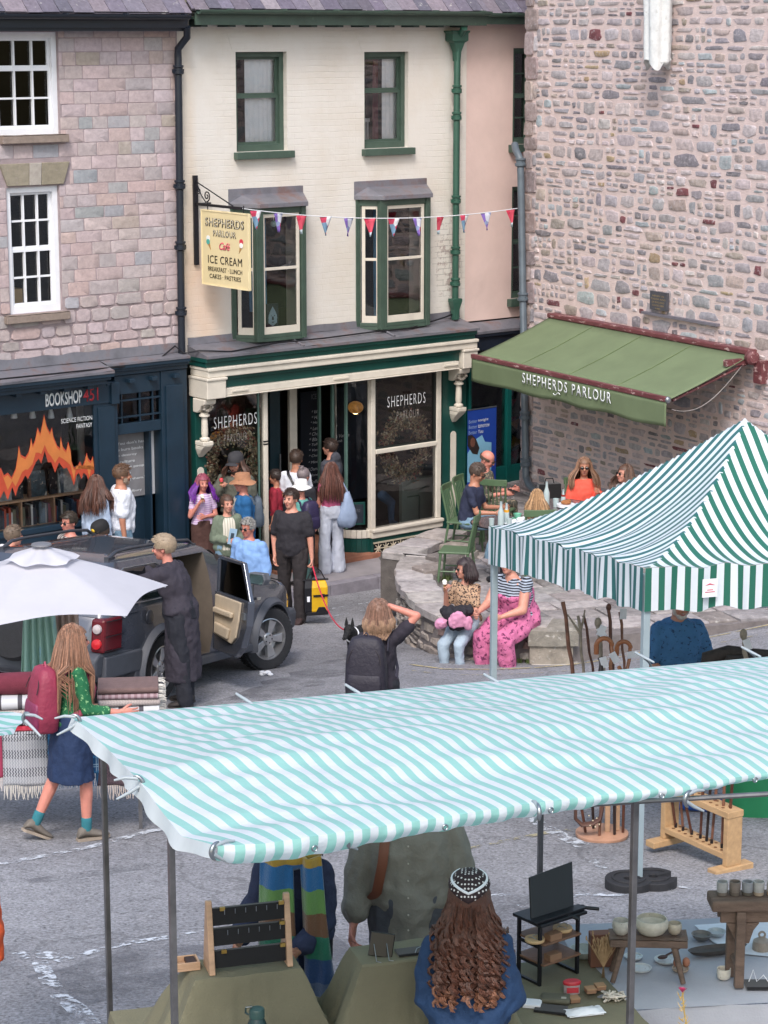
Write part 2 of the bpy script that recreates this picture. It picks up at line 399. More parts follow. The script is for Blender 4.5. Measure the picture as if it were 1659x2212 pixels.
def stone(mb,x,z,w,h,dep,fn,rnd,col,jit=.16,gap=.012,n=12,roundness=.35,inset=.14):
 """one rough stone centred at (x, z); fn(px, out, pz) -> 3D"""
 a,b=(w-gap)/2,(h-gap)/2
 if a<.008 or b<.008:return
 mb.col=col;pts=[]
 for k in range(n):
  t=2*pi*(k+.5)/n;c,s=cos(t),sin(t);e=roundness
  px=a*math.copysign(abs(c)**e,c);pz=b*math.copysign(abs(s)**e,s)
  j=1-jit*rnd.random();j2=1-jit*rnd.random()
  pts.append((px*j,pz*j2))
 tilt=(rnd.random()-.5)*dep*.6;tz=(rnd.random()-.5)*dep*.6
 r0=[fn(x+p[0],0,z+p[1])for p in pts]
 r1=[fn(x+p[0]*.985,dep*(.45+.25*rnd.random()),z+p[1]*.985)for p in pts]
 r2=[fn(x+p[0]*(1-inset),dep*(.85+.3*rnd.random())+tilt*p[0]/a+tz*p[1]/b,z+p[1]*(1-inset))for p in pts]
 base=len(mb.v)
 for r in(r0,r1,r2):mb.v+=[tuple(p)for p in r]
 c=mb.vert(fn(x,dep*(.95+.3*rnd.random()),z))
 for k in range(2):
  for j in range(n):
   q=base+k*n+j;q2=base+k*n+(j+1)%n;mb.face((q,q2,q2+n,q+n))
 for j in range(n):mb.face((base+2*n+j,base+2*n+(j+1)%n,c))
GAP=.012;WOB=.05
def inside(x,z,holes,w=0,h=0):
 for a,b,c,d in holes:
  if x+w>a and x-w<b and z+h>c and z-h<d:return True
 return False
def rubble(mb,x0,x1,z0,z1,holes,fn,rnd,pal,hr=(.07,.17),wr=(.1,.34),dep=.02,split=.55):
 z=z0
 while z<z1:
  h=rnd.uniform(*hr);x=x0;ph=rnd.random()*50
  while x<x1:
   w=min(rnd.uniform(*wr)*(1.3 if rnd.random()<.12 else 1),x1-x)
   if w<.04:break
   cx=x+w/2;wob=WOB*mn.noise(V((cx*1.1,z*.6,3.1)))
   parts=[(0,h)]
   if h>hr[0]+(hr[1]-hr[0])*.35 and rnd.random()<split:
    f=rnd.uniform(.35,.65);parts=[(0,h*f),(h*f,h*(1-f))]
   for(o,hh)in parts:
    cz=z+o+hh/2+wob
    ww,xx=w,cx
    subs=[(xx,ww)]
    if len(parts)==2 and ww>.22 and rnd.random()<.5:subs=[(xx-ww*.25,ww*.5),(xx+ww*.25,ww*.5)]
    for sx,sw in subs:
     if inside(sx,cz,holes,sw*.4,hh*.4):continue
     stone(mb,sx,cz,sw,hh,dep*(.5+rnd.random()),fn,rnd,pick(pal,rnd),n=10,jit=.34,gap=GAP+.022*rnd.random(),roundness=.44,inset=.2)
   x+=w
  z+=h
def pick(pal,rnd,j=.14):
 t=rnd.random()*sum(p[1]for p in pal)
 for c,w in pal:
  t-=w
  if t<=0:break
 k=rnd.uniform(1-j,1+j);c=hexc(c)
 return(c[0]*k*rnd.uniform(.96,1.04),c[1]*k,c[2]*k*rnd.uniform(.96,1.04))
PAL_R=[('#b5abae',5),('#a8a2a7',5),('#9d9ca2',4),('#c0b4b6',4),('#b0a29d',2),('#8b878e',2.2),('#a0968e',.8),('#74484e',.4),('#a3abb0',1.2),('#beb6b8',2),('#a8957c',.4),('#7d7980',.7)]
PAL_A=[('#b7a9ac',6),('#bbacae',6),('#b5a5a6',4),('#aea4a6',3),('#9fa0a5',1.2),('#a69c95',1.6),('#b7a4a2',3),('#9a8480',.3)]
PAL_W=[('#7b7470',4),('#8b827b',4),('#9a918a',3),('#6a6462',2),('#a39b96',1.5),('#84706a',1)]
m_rub=mat('rubble_stone',rough=.92,var=.22,scale=15,bump=1.0,bscale=38,attr=True,second='#b9b1b5',thr=(.54,.72),sscale=19)
m_ash=mat('ashlar_stone',rough=.9,var=.12,scale=14,bump=.7,bscale=40,attr=True,second='#a39698',thr=(.6,.74),sscale=19)
m_wst=mat('lichened_stone',rough=.92,var=.25,scale=9,bump=1.2,bscale=30,attr=True,second='#b3afa9',thr=(.6,.68),sscale=16)
m_mort=mat('pink_mortar','#d3c0bd',.95,0,.1,7,1.0,55)
m_mort2=mat('grey_mortar','#9f9194',.95,0,.14,9,.6,60)
m_mort3=mat('dark_mortar','#5f5a57',.95,0,.2,9,.9,50)
def wall_holes(mb,x0,x1,z0,z1,holes,y=0.,dep=.22):
 xs=sorted({x0,x1,*[min(max(h[k],x0),x1)for h in holes for k in(0,1)]});zs=sorted({z0,z1,*[h[k]for h in holes for k in(2,3)]})
 for a,b in zip(xs,xs[1:]):
  for c,d in zip(zs,zs[1:]):
   if b-a<1e-6 or d-c<1e-6:continue
   if inside((a+b)/2,(c+d)/2,holes):continue
   mb.quad((a,y,c),(b,y,c),(b,y,d),(a,y,d))
 for a,b,c,d in holes:
  Y=y+dep
  mb.quad((a,y,c),(a,Y,c),(a,Y,d),(a,y,d));mb.quad((b,y,c),(b,y,d),(b,Y,d),(b,Y,c))
  mb.quad((a,y,c),(b,y,c),(b,Y,c),(a,Y,c));mb.quad((a,y,d),(a,Y,d),(b,Y,d),(b,y,d))
TZ=1.25;TFL=1.15
edge_px=[(1000,1150),(958,1166),(900,1190),(866,1215),(862,1240),(874,1272),(905,1305),(952,1330),(1015,1345),(1100,1352),(1160,1356),(1236,1360)]
edge=[at_z(u,v,TZ)for u,v in edge_px]
def resample(pts,s):
 out=[pts[0]];
 for a,b in zip(pts,pts[1:]):
  n=max(1,int(round((b-a).length/s)))
  out+=[a.lerp(b,k/n)for k in range(1,n+1)]
 return out
E=resample(edge,.12)
for _ in range(6):E=[E[0]]+[(E[i-1]+E[i]*2+E[i+1])/4 for i in range(1,len(E)-1)]+[E[-1]]
SL=[0.]
for a,b in zip(E,E[1:]):SL.append(SL[-1]+(b-a).length)
def along(s):
 s=max(0,min(s,SL[-1]-1e-4))
 for i in range(len(SL)-1):
  if SL[i+1]>=s:break
 t=(s-SL[i])/(SL[i+1]-SL[i]);p=E[i].lerp(E[i+1],t)
 d=(E[min(i+2,len(E)-1)]-E[max(i-1,0)]);d.z=0;d.normalize()
 return p,V((d.y,-d.x,0)),d
def wfn(px,out,pz):
 p,n,d=along(px)
 if n.dot(V((-.35,-1,0)))<0:n=-n
 q=p+n*out;return(q.x,q.y,pz)
tw=T('terrace_wall','low curved grey stone retaining wall with thick worn coping, in front of the cafe terrace','stone wall')
core=MB()
def cw(px,out,pz):return wfn(px,out-.01,pz)
ns_=90
for i in range(ns_):
 a,b=SL[-1]*i/ns_,SL[-1]*(i+1)/ns_
 core.quad(cw(a,0,-.4),cw(b,0,-.4),cw(b,0,TZ-.02),cw(a,0,TZ-.02));core.quad(cw(a,0,TZ-.02),cw(b,0,TZ-.02),cw(b,-.45,TZ-.02),cw(a,-.45,TZ-.02))
pe,pn,pd=along(SL[-1])
back=[pe+V((.25,.9,0)),pe+V((.6,2.,0))]
q=[pe,pe+V((.05,.45,0))]
for a,b in zip(q,q[1:]):core.quad((a.x,a.y,-.4),(b.x,b.y,-.4),(b.x,b.y,TZ-.02),(a.x,a.y,TZ-.02))
P('wall_core',core,m_mort3,tw)
ws=MB();rr=random.Random(5)
z_lo=gz(0,29)-.1
rubble(ws,.02,SL[-1]-.02,.2,TZ-.1,[],wfn,rr,PAL_W,(.07,.15),(.14,.42),.035,.3)
P('stonework',ws,m_wst,tw,sh=35)
cs=MB();s_=0.
def slab(mb,pts,z0,z1,rnd,col):
 mb.col=col;n=len(pts);c=sum((V(p)for p in pts),V((0,0,0)))/n
 a=[V(p)for p in pts];lo=[V((p.x,p.y,z0))for p in a];hi=[V((p.x,p.y,z1+rnd.uniform(-.008,.008)))for p in a]
 ins=[c+(p-c)*.93 for p in a];hi2=[V((p.x,p.y,z1+.012+rnd.uniform(-.006,.006)))for p in ins]
 mb.rings([lo,hi,hi2],True)
def arc(s0,s1,o0,o1,k=4):
 up=[V(wfn(s0+(s1-s0)*i/k,o0,0))for i in range(k+1)];dn=[V(wfn(s1-(s1-s0)*i/k,o1,0))for i in range(k+1)]
 return up+dn
while s_<SL[-1]-.25:
 w_=rr.uniform(.45,.85);e_=min(s_+w_,SL[-1])
 if SL[-1]-e_<.25:e_=SL[-1]
 pts=[p+V((rr.uniform(-.02,.02),rr.uniform(-.02,.02),0))for p in arc(s_+.008,e_-.008,.06,-.42)]
 slab(cs,pts,TZ-.09,TZ+rr.uniform(-.015,.02),rr,pick([('#9b9492',3),('#aaa3a1',3),('#8a8380',2),('#b0a9a4',1)],rr));s_=e_
 if e_>=SL[-1]:break
P('coping',cs,m_wst,tw,sh=35)
us=MB()
for k,(u,v)in enumerate([(938,1214),(962,1192),(994,1172)]):
 p=at_z(u,v,TZ+.1);a=.6+.15*k;w_,d_=.46,.32
 pts=[V((p.x+cos(a)*x_-sin(a)*y_,p.y+sin(a)*x_+cos(a)*y_,0))for x_,y_ in((-w_/2,-d_/2),(0,-d_/2-.04),(w_/2,-d_/2+.03),(w_/2+.03,d_/2),(0,d_/2),(-w_/2,d_/2-.02))]
 zz_=TZ+.05+.02*k
 while zz_>.4:
  h_=rr.uniform(.09,.17);j_=V((rr.uniform(-.03,.03),rr.uniform(-.03,.03),0));slab(us,[q_+j_ for q_ in pts],zz_-h_+.006,zz_-.012,rr,pick(PAL_W,rr));zz_-=h_
P('step_slab',us,m_wst,tw,sh=35)
inner=MB()
for i in range(ns_):
 a,b=SL[-1]*i/ns_,SL[-1]*(i+1)/ns_;inner.quad(cw(a,-.44,.5),cw(b,-.44,.5),cw(b,-.44,TZ-.03),cw(a,-.44,TZ-.03))
P('inner_face',inner,m_mort3,tw)
wi=MB();rubble(wi,.02,SL[-1]-.02,TFL-.05,TZ-.1,[],lambda px,o,z:wfn(px,-.43-o,z),rr,PAL_W,(.07,.13),(.14,.36),.03,.2)
P('stonework',wi,m_wst,tw,sh=35)
fp=[at_z(958,1164,TZ)+V((.2,.2,0))]
bed=MB();poly=[(p.x,p.y)for p in E]+[(E[-1].x+.15,E[-1].y+.1),(4.7,26.3),(9,27.2),(9,33),(4.6,33.2),(3.2,35.6),(1.2,35.2)]
bed.xy(poly,TFL-.6,TFL-.03)
tag(P('terrace',bed,mat('terrace_bed','#77706f',.95,0,.2,8,.8,50)),kind='structure')
def pin(x,y,poly):
 c=False;n=len(poly);j=n-1
 for i in range(n):
  a,b=poly[i],poly[j]
  if(a[1]>y)!=(b[1]>y)and x<(b[0]-a[0])*(y-a[1])/(b[1]-a[1])+a[0]:c=not c
  j=i
 return c
fl=MB();rr=random.Random(9);ca,sa=cos(.35),sin(.35);yy=22.
while yy<36:
 h=rr.uniform(.28,.5);xx=-8+rr.random()
 while xx<18:
  w=rr.uniform(.35,.85);cx_,cy_=xx+w/2,yy+h/2
  wx,wy=ca*cx_-sa*(cy_-28)+0,sa*cx_*.6+ca*(cy_-28)+28
  def tr(a,b):return V((ca*a-sa*(b-28),sa*a*.6+ca*(b-28)+28,0))
  cc=[tr(xx+.015,yy+.015),tr(cx_,yy+.012),tr(xx+w-.015,yy+.015),tr(xx+w-.015,yy+h-.015),tr(cx_,yy+h-.012),tr(xx+.015,yy+h-.015)]
  if all(pin(p.x,p.y,poly)for p in cc):
   cc=[p+V((rr.uniform(-.015,.015),rr.uniform(-.015,.015),0))for p in cc]
   slab(fl,cc,TFL-.06,TFL-.012+rr.uniform(-.006,.006),rr,pick([('#8c8686',3),('#999393',3),('#7f7978',2)],rr))
  xx+=w
 yy+=h
tag(P('flagstones',fl,m_wst,sh=35),kind='structure')
eb=MB();p=E[-1];rr2=random.Random(3)
for k,(w_,d_,z0,z1,ox)in enumerate([(.55,.5,.55,.86,.02),(.5,.46,.86,1.08,-.02),(.58,.52,1.08,1.27,0)]):
 c=at_z(1195,1362,TZ)+V((ox,.2,0))
 pts=[c+V((x_,y_,0))for x_,y_ in((-w_/2,-d_/2),(0,-d_/2-.03),(w_/2,-d_/2),(w_/2+.02,0),(w_/2,d_/2),(0,d_/2),(-w_/2,d_/2))]
 slab(eb,pts,z0,z1-.012,rr2,pick([('#a59e96',1),('#8f8880',1)],rr2))
P('end_block',eb,m_wst,tw,sh=35)
def tuft(mb,c,r,n,h,rnd):
 for _ in range(n):
  a=rnd.random()*6.28;q=r*rnd.random();b=V(c)+V((cos(a)*q,sin(a)*q,0));t=b+V((rnd.uniform(-.4,.4)*h,rnd.uniform(-.4,.4)*h,h*rnd.uniform(.5,1)))
  s=V((cos(a+1.5),sin(a+1.5),0))*.008
  mb.poly([b-s,b+s,t])
m_weed=mat('weed_leaf','#5b6b3c',.7,0,.3,20)
for nm,(u,v),zz in(('weeds',(945,1252),TFL),('weeds',(1328,1408),None),('weeds',(1585,1306),TFL),('weeds',(1132,1432),None)):
 wd=MB();c=at_z(u,v,zz)if zz else pg(u,v)
 for k in range(5):tuft(wd,c+V((rr.uniform(-.15,.15),rr.uniform(-.06,.06),0)),.06,26,.09,rr)
 tag(P(nm,wd,m_weed,fix=False),kind='stuff')
def painted_brick(name,col,peel=False):
 m=mat(name,col,.7,var=0);N,L=nodes(m);tc=N['Texture Coordinate'];bs=N['Principled BSDF']
 sp=N.new('ShaderNodeSeparateXYZ');L.new(tc.outputs['Object'],sp.inputs[0]);cb=N.new('ShaderNodeCombineXYZ')
 wob=N.new('ShaderNodeTexNoise');wob.inputs['Scale'].default_value=1.6;wob.inputs['Detail'].default_value=5;L.new(tc.outputs['Object'],wob.inputs['Vector'])
 L.new(math_node(N,L,'ADD',sp.outputs[0],math_node(N,L,'MULTIPLY',wob.outputs['Fac'],.05)),cb.inputs[0])
 L.new(math_node(N,L,'ADD',sp.outputs[2],math_node(N,L,'MULTIPLY',wob.outputs['Fac'],.04)),cb.inputs[1])
 br=N.new('ShaderNodeTexBrick');br.inputs['Scale'].default_value=1;br.inputs['Brick Width'].default_value=.24;br.inputs['Row Height'].default_value=.083;br.inputs['Mortar Size'].default_value=.006;br.inputs['Mortar Smooth'].default_value=.6
 L.new(cb.outputs[0],br.inputs['Vector'])
 def nz(s,d=5,r=.6):
  n=N.new('ShaderNodeTexNoise');n.inputs['Scale'].default_value=s;n.inputs['Detail'].default_value=d;n.inputs['Roughness'].default_value=r;L.new(tc.outputs['Object'],n.inputs['Vector']);return n.outputs['Fac']
 big,fine=nz(.9),nz(14)
 vis=N.new('ShaderNodeMapRange');vis.inputs[1].default_value=.4;vis.inputs[2].default_value=.62;vis.inputs[3].default_value=.1;vis.inputs[4].default_value=.75;L.new(big,vis.inputs[0])
 hgt=math_node(N,L,'ADD',math_node(N,L,'MULTIPLY',br.outputs['Fac'],math_node(N,L,'MULTIPLY',vis.outputs[0],-1.)),math_node(N,L,'MULTIPLY',fine,.9))
 b=N.new('ShaderNodeBump');b.inputs['Strength'].default_value=.5;b.inputs['Distance'].default_value=.010;L.new(hgt,b.inputs['Height']);L.new(b.outputs[0],bs.inputs['Normal'])
 c=hexc(col);n2=nz(1.3,6);rp=N.new('ShaderNodeValToRGB');e=rp.color_ramp.elements
 e[0].position=.35;e[0].color=(c[0]*.93,c[1]*.9,c[2]*.86,1);e[1].position=.6;e[1].color=(*c,1);L.new(n2,rp.inputs[0]);src=rp.outputs[0]
 def mixc(f,col2,s):
  mx=N.new('ShaderNodeMix');mx.data_type='RGBA';L.new(f,mx.inputs[0]);L.new(s,mx.inputs[6]);mx.inputs[7].default_value=(*hexc(col2),1);return mx.outputs[2]
 if peel:
  x,z=sp.outputs[0],sp.outputs[2]
  def blob(cx,cz,rx,rz):
   d=math_node(N,L,'SQRT',math_node(N,L,'ADD',math_node(N,L,'POWER',math_node(N,L,'DIVIDE',math_node(N,L,'SUBTRACT',x,cx),rx),2),math_node(N,L,'POWER',math_node(N,L,'DIVIDE',math_node(N,L,'SUBTRACT',z,cz),rz),2)))
   mr=N.new('ShaderNodeMapRange');mr.inputs[1].default_value=1.1;mr.inputs[2].default_value=.4;mr.inputs[3].default_value=0;mr.inputs[4].default_value=1;L.new(d,mr.inputs[0]);return mr.outputs[0]
  cx,cz=A(968,560);bl=blob(cx,cz,.42,.85);pn_=nz(7,7,.75)
  lost=math_node(N,L,'GREATER_THAN',math_node(N,L,'ADD',math_node(N,L,'MULTIPLY',bl,.16),pn_),.69)
  mort=math_node(N,L,'MULTIPLY',math_node(N,L,'MULTIPLY',br.outputs['Fac'],bl),math_node(N,L,'GREATER_THAN',math_node(N,L,'ADD',math_node(N,L,'MULTIPLY',bl,.2),fine),.6))
  src=mixc(math_node(N,L,'MULTIPLY',lost,.75),'#a3928c',src);src=mixc(math_node(N,L,'MULTIPLY',mort,.7),'#807878',src)
  cx,cz=A(440,640);st=blob(cx,cz,.5,.9);src=mixc(math_node(N,L,'MULTIPLY',st,math_node(N,L,'MULTIPLY',big,.9)),'#dcae86',src)
  cx,cz=A(404,300);st=blob(cx,cz,.16,2.6);src=mixc(math_node(N,L,'MULTIPLY',st,math_node(N,L,'MULTIPLY',big,.6)),'#cfb492',src)
 else:src=mixc(math_node(N,L,'MULTIPLY',br.outputs['Fac'],.12),'#c0b4a6',src)
 L.new(src,bs.inputs['Base Color']);return m
m_creamw=painted_brick('cream_painted_brick','#d7d3cd',True)
m_peach=mat('peach_render','#d9c1ba',.75,0,.07,1.5,.6,12)
def slates(fr,x0,x1,z0,out0,rows,name_parent,rise=.2,run=.2,skip=0):
 """courses of slates climbing back from the eaves, local frame"""
 mb=MB();rnd=random.Random(21)
 mb.col=hexc('#55505a');mb.quad((x0,-out0,z0-.01),(x1,-out0,z0-.01),(x1,-out0+run*rows,z0+rise*rows-.01),(x0,-out0+run*rows,z0+rise*rows-.01))
 L_=sqrt(rise*rise+run*run);ux=V((0,run/L_,rise/L_));nn=V((0,-rise/L_,run/L_))
 for r in range(rows):
  x=x0+rnd.uniform(-.3,0)
  while x<x1:
   w=rnd.uniform(.2,.34);a=max(x+.004,x0);b=min(x+w-.004,x1)
   if b-a>.03:
    o=V((0,-out0,z0))+ux*(r*L_+rnd.uniform(-.012,.012));t=.012+.008*rnd.random()
    mb.col=pick([('#6f6875',3),('#7b737d',3),('#5f5a66',2),('#8a8188',1)],rnd)
    p=[V((a,0,0))+o+nn*t,V((b,0,0))+o+nn*(t+rnd.uniform(-.004,.004)),V((b,0,0))+o+ux*L_*1.1+nn*.004,V((a,0,0))+o+ux*L_*1.1+nn*.004]
    q=[k-nn*.012 for k in p];mb.rings([q,p],True)
   x+=w
 return P('roof',mb,m_slate,name_parent)
m_slate=mat('lichened_slate',rough=.7,var=.2,scale=20,bump=.4,bscale=60,attr=True,second='#aaa6a4',thr=(.62,.7),sscale=9)
def sash(parent,x0,x1,z0,z1,y,cols,rows,mf,name='window',meet=None,fw=.06,glass=None,bar=.018,split=None,sill=None):
 """frame with glazing bars and one pane sheet; child of the building"""
 w=P(name,MB().box(x0,x0+fw,y-.05,y+.06,z0,z1).box(x1-fw,x1,y-.05,y+.06,z0,z1).box(x0+fw,x1-fw,y-.05,y+.06,z1-fw,z1).box(x0+fw,x1-fw,y-.05,y+.06,z0,z0+fw*1.3),mf,parent,bev=.004)
 f=MB();a,b,c,d=x0+fw,x1-fw,z0+fw*1.3,z1-fw;sw=.035
 mz=meet if meet is not None else c+(d-c)*(.5 if rows%2==0 else 1-1./rows)
 for(zz0,zz1,yy)in((c,mz,y+.0),(mz,d,y+.022)):
  f.box(a,a+sw,yy-.014,yy+.014,zz0,zz1).box(b-sw,b,yy-.014,yy+.014,zz0,zz1).box(a+sw,b-sw,yy-.014,yy+.014,zz1-sw,zz1).box(a+sw,b-sw,yy-.014,yy+.014,zz0,zz0+sw)
 if cols>1:
  for i in range(1,cols):
   x=a+(b-a)*i/cols;f.box(x-bar/2,x+bar/2,y-.012,y+.028,c+sw+.002,d-sw-.002)
  for j in range(1,rows):
   z=c+(d-c)*j/rows
   if abs(z-mz)<.05:continue
   f.box(a+sw,b-sw,y-.010,y+.026,z-bar/2,z+bar/2)
 P('sash',f,mf,w)
 P('pane',MB().box(a+.01,b-.01,y+.030,y+.034,c+.01,d-.01),glass or m_glass,w)
 return w
def curtain(name,label,fr,x0,x1,z0,z1,y,mt,folds=9,amp=.025,group=None):
 mb=MB();n=folds*8
 mb.grid(lambda u,v:fr.w(x0+(x1-x0)*u*(1-.08*(1-v)*0),y+amp*sin(u*folds*2*pi+.6*sin(v*3))*(1-.3*v),z0+(z1-z0)*v),n,6)
 return tag(P(name,mb,mt,sh=60),label,'curtain',group)
m_curt=mat('white_curtain','#eceef2',.8,0,.04,4);m_curt2=mat('teal_curtain','#4d7fa0',.85,0,.1,4);m_curtr=mat('plum_curtain','#6e3a48',.85,0,.1,4)
def rainpipe(name,label,fr,pts,r,mt,collars=(),parent=None,head=None):
 root=T(name,label,'drainpipe',fr.w(*pts[-1]),fr.a)
 o=V(pts[-1]);mb=MB().tube([V(p)-o for p in pts],r,12);P('pipe',mb,mt,root,sh=50)
 for z in collars:
  for a,b in zip(pts,pts[1:]):
   if min(a[2],b[2])<=z<=max(a[2],b[2])and abs(a[2]-b[2])>.01:
    t=(z-a[2])/(b[2]-a[2]);c=V(a).lerp(V(b),t)-o
    P('collar',MB().lathe([(r*1.05,-.07),(r*1.5,-.055),(r*1.5,-.02),(r*1.2,-.015),(r*1.2,.02),(r*1.45,.03),(r*1.45,.055),(r*1.05,.06)],c,12).box(c.x-.09,c.x+.09,c.y-.005,c.y+.02,c.z-.045,c.z+.005),mt,root,sh=40)
 return root,o
XB=A(388,400)[0]
bk=TF('bookshop_building','pink grey stone bookshop with white sash windows and a dark navy shopfront','building',FA)
w1=(A(-13,180)[0],A(127,180)[0],A(60,294)[1],A(60,69)[1])
w2=(A(18,540)[0],A(131,540)[0],A(75,676)[1],A(75,403)[1])
z_flash=A(200,780)[1];zeave=A(200,58)[1]
holes=[w1,w2];X0=-7.
wl=MB();wall_holes(wl,X0,XB,0,zeave+.3,holes+[(A(-40,1000)[0],A(355,1000)[0],0.,z_flash-.15)],0,.2);wl.box(X0,XB-.01,.2,.3,z_flash,zeave+.2)if False else None
P('wall',wl,m_mort2,bk)
st=MB();rr=random.Random(2);z=z_flash-.1
def idf(x,o,z):return(x,-o,z)
row=0
zl=A(70,400)[1];zlt=A(70,352)[1]
lint=(A(-2,375)[0],A(150,375)[0],zl,zlt)
while z<zeave+.1:
 rough=z<z_flash+.75
 h=rr.uniform(.145,.185)if not rough else rr.uniform(.13,.2);x=X0+rr.random()*.2
 while x<XB-.02:
  w=rr.uniform(.2,.46);e=min(x+w,XB-.02)
  hs=[(a-.005,b+.005,c,d)for a,b,c,d in holes]+[lint]
  segs=[(x,e)]
  for a,b,c,d in hs:
   if z+h>c+.02 and z<d-.02:
    ns=[]
    for s0,s1 in segs:
     if s1<=a or s0>=b:ns.append((s0,s1))
     else:
      if s0<a:ns.append((s0,a))
      if s1>b:ns.append((b,s1))
    segs=ns
  for s0,s1 in segs:
   if s1-s0>.05:stone(st,(s0+s1)/2,z+h/2+.01*mn.noise(V((x,z,0))),s1-s0,h,.005 if not rough else .018,idf,rr,pick(PAL_A if not rough else PAL_A+[('#a9a09e',4)],rr,.06),jit=.03 if not rough else .16,gap=.006 if not rough else .012,n=12,roundness=.12 if not rough else .35,inset=.03)
  x=e if e<XB-.02 else XB
 z+=h
P('stonework',st,m_ash,bk,sh=35)
lm=MB();lm.col=hexc('#8f8878')
a0,a1,b0,b1=A(-4,352)[0],A(149,352)[0],A(14,400)[0],A(136,400)[0]
c0,c1,d0,d1=a0+(a1-a0)*.42,a0+(a1-a0)*.6,b0+(b1-b0)*.38,b0+(b1-b0)*.6
for P4,cc in(((a0,c0,d0,b0),'#948c7c'),((c0,c1,d1,d0),'#a9a29a'),((c1,a1,b1,d1),'#8f8776')):
 lm.col=hexc(cc);k=.004;lm.xz([(P4[0]+k,zlt),(P4[1]-k,zlt),(P4[2]-k,zl),(P4[3]+k,zl)],-.03,.1)
P('lintel',lm,m_ash,bk,bev=.006)
for(a,b,c,d),rws in((w1,3),(w2,4)):
 sash(bk,a,b,c,d,.09,3,rws,m_white,fw=.075,bar=.024)
for u0,u1,v in((6,149,300),(14,152,686)):
 xa,za=A(u0,v,.08);xb,_=A(u1,v,.08);zz=A((u0+u1)/2,v,.08)[1]
 s_=MB();s_.col=hexc('#8d7f76');s_.grid(lambda u,v:(xa+(xb-xa)*u,-.1+.3*v,zz+.05+.008*mn.noise(V((u*6,v*2,0)))),12,2);s_.box(xa,xb,-.095,.2,zz-.055,zz+.045);P('sill',s_,m_ash,bk,bev=.01)
zg=A(200,50,.3)[1]
P('fascia',MB().box(X0,XB-.02,-.3,.05,zg-.06,zg+.06).box(X0,XB-.02,-.26,.0,zg-.10,zg-.06),m_navyd,bk)
def gutter(x0,x1,out,z,r=.065):
 mb=MB();n=10
 o=[(x0,-out-r*sin(t)*0,0)for t in range(0)]
 def ring(x,rr_):return[V((x,-out+rr_*cos(pi+pi*k/n),z+rr_*sin(pi+pi*k/n)))for k in range(n+1)]
 outer,inner=ring(x0,r),ring(x0,r-.008);o2,i2=ring(x1,r),ring(x1,r-.008)
 loop0=outer+inner[::-1];loop1=o2+i2[::-1]
 mb.rings([loop0,loop1],True)
 x=x0+.5
 while x<x1:mb.box(x-.02,x+.02,-out-r-.006,-out+.03,z-.01,z+.015);x+=.9
 return mb
P('gutter',gutter(X0,XB-.06,.38,zg+.11),m_navyd,bk,sh=50)
slates(FA,X0,XB,zg+.13,.36,9,bk)
def room(parent,x0,x1,z0,z1,y0,y1,mt=None,name='room'):
 mb=MB();q=mb.quad
 q((x0,y1,z0),(x1,y1,z0),(x1,y1,z1),(x0,y1,z1));q((x0,y0,z0),(x0,y1,z0),(x0,y1,z1),(x0,y0,z1));q((x1,y0,z0),(x1,y1,z0),(x1,y1,z1),(x1,y0,z1))
 q((x0,y0,z0),(x1,y0,z0),(x1,y1,z0),(x0,y1,z0));q((x0,y0,z1),(x1,y0,z1),(x1,y1,z1),(x0,y1,z1))
 return P(name,mb,mt or m_dark,parent)
room(bk,X0,XB-.1,z_flash+.1,zeave,.21,3)
m_box=mat('cardboard','#b79a74',.8)
tag(P('cardboard_box',MB().box(0,.32,-.12,.12,0,.2),m_box,loc=FA.w(A(30,640)[0],.45,w2[2]+.09),bev=.004),'plain brown cardboard box behind the lower left sash window','box').rotation_euler.z=FA.a
xs,zs=A(403,75,.25)
rp,_=rainpipe('drainpipe','black cast iron drainpipe between the stone house and the cream house',FA,[(A(404,58,.3)[0],-.30,A(404,58,.3)[1]),(A(404,80,.25)[0],-.25,A(404,80,.25)[1]),(A(383,105,.07)[0],-.09,A(383,105,.07)[1]),(A(383,125,.07)[0],-.09,A(383,125,.07)[1]),(A(391,775,.07)[0],-.09,A(391,775,.07)[1])],.05,m_navyd,[A(386,v,.07)[1]for v in(150,398,530,672)])
so_=.42
xl,xr=A(-60,800)[0],XB-.02
xm=A(248,800,so_)[0]
m_navs=mat('shopfront_navy','#1c3040',.35,0,.16,3,.08,30)
zr=A(120,815,so_)[1];zw=A(120,790)[1]
lr=MB()
def leadroof(mb,x0,x1,o,zf,zb,t=.03):
 n=max(2,int((x1-x0)/.12))
 mb.grid(lambda u,v:(x0+(x1-x0)*u,-o*(1-v),zf+(zb-zf)*v+.012*mn.noise(V((u*(x1-x0)*3,v*2,1)))),n,4)
 mb.quad((x0,-o,zf-t),(x1,-o,zf-t),(x1,-o,zf),(x0,-o,zf))
leadroof(lr,xl,xm,so_,zr,zw+.02);leadroof(lr,xm,xr,.22,zr+.06,zw+.02)
lr.grid(lambda u,v:(xl+(xr-xl)*u,-.03-.02*(1-v),zw+.02+.13*v+.02*v*mn.noise(V((u*14,0,4)))),60,2)
P('lead_roof',lr,m_lead,bk,sh=50)
zc=zr-.03
cn=MB()
for x0,x1,o in((xl,xm,so_),(xm,xr,.22)):
 dz=0 if o>.3 else .06
 for k,(oo,h0,h1)in enumerate([(0,0,.05),(.03,.05,.09),(.07,.09,.15)]):cn.box(x0+(0 if k or o>.3 else 0),x1-oo*(1 if o>.3 else 0),-o+oo+.01,.02,zc+dz-h1,zc+dz-h0-.001)
x=xl+.1
while x<xr:cn.box(x,x+.09,-.30 if x<xm-.2 else-.2,-.02,zc-.2,zc-.145);x+=.36
P('cornice',cn,m_navs,bk,bev=.006)
fo=.18
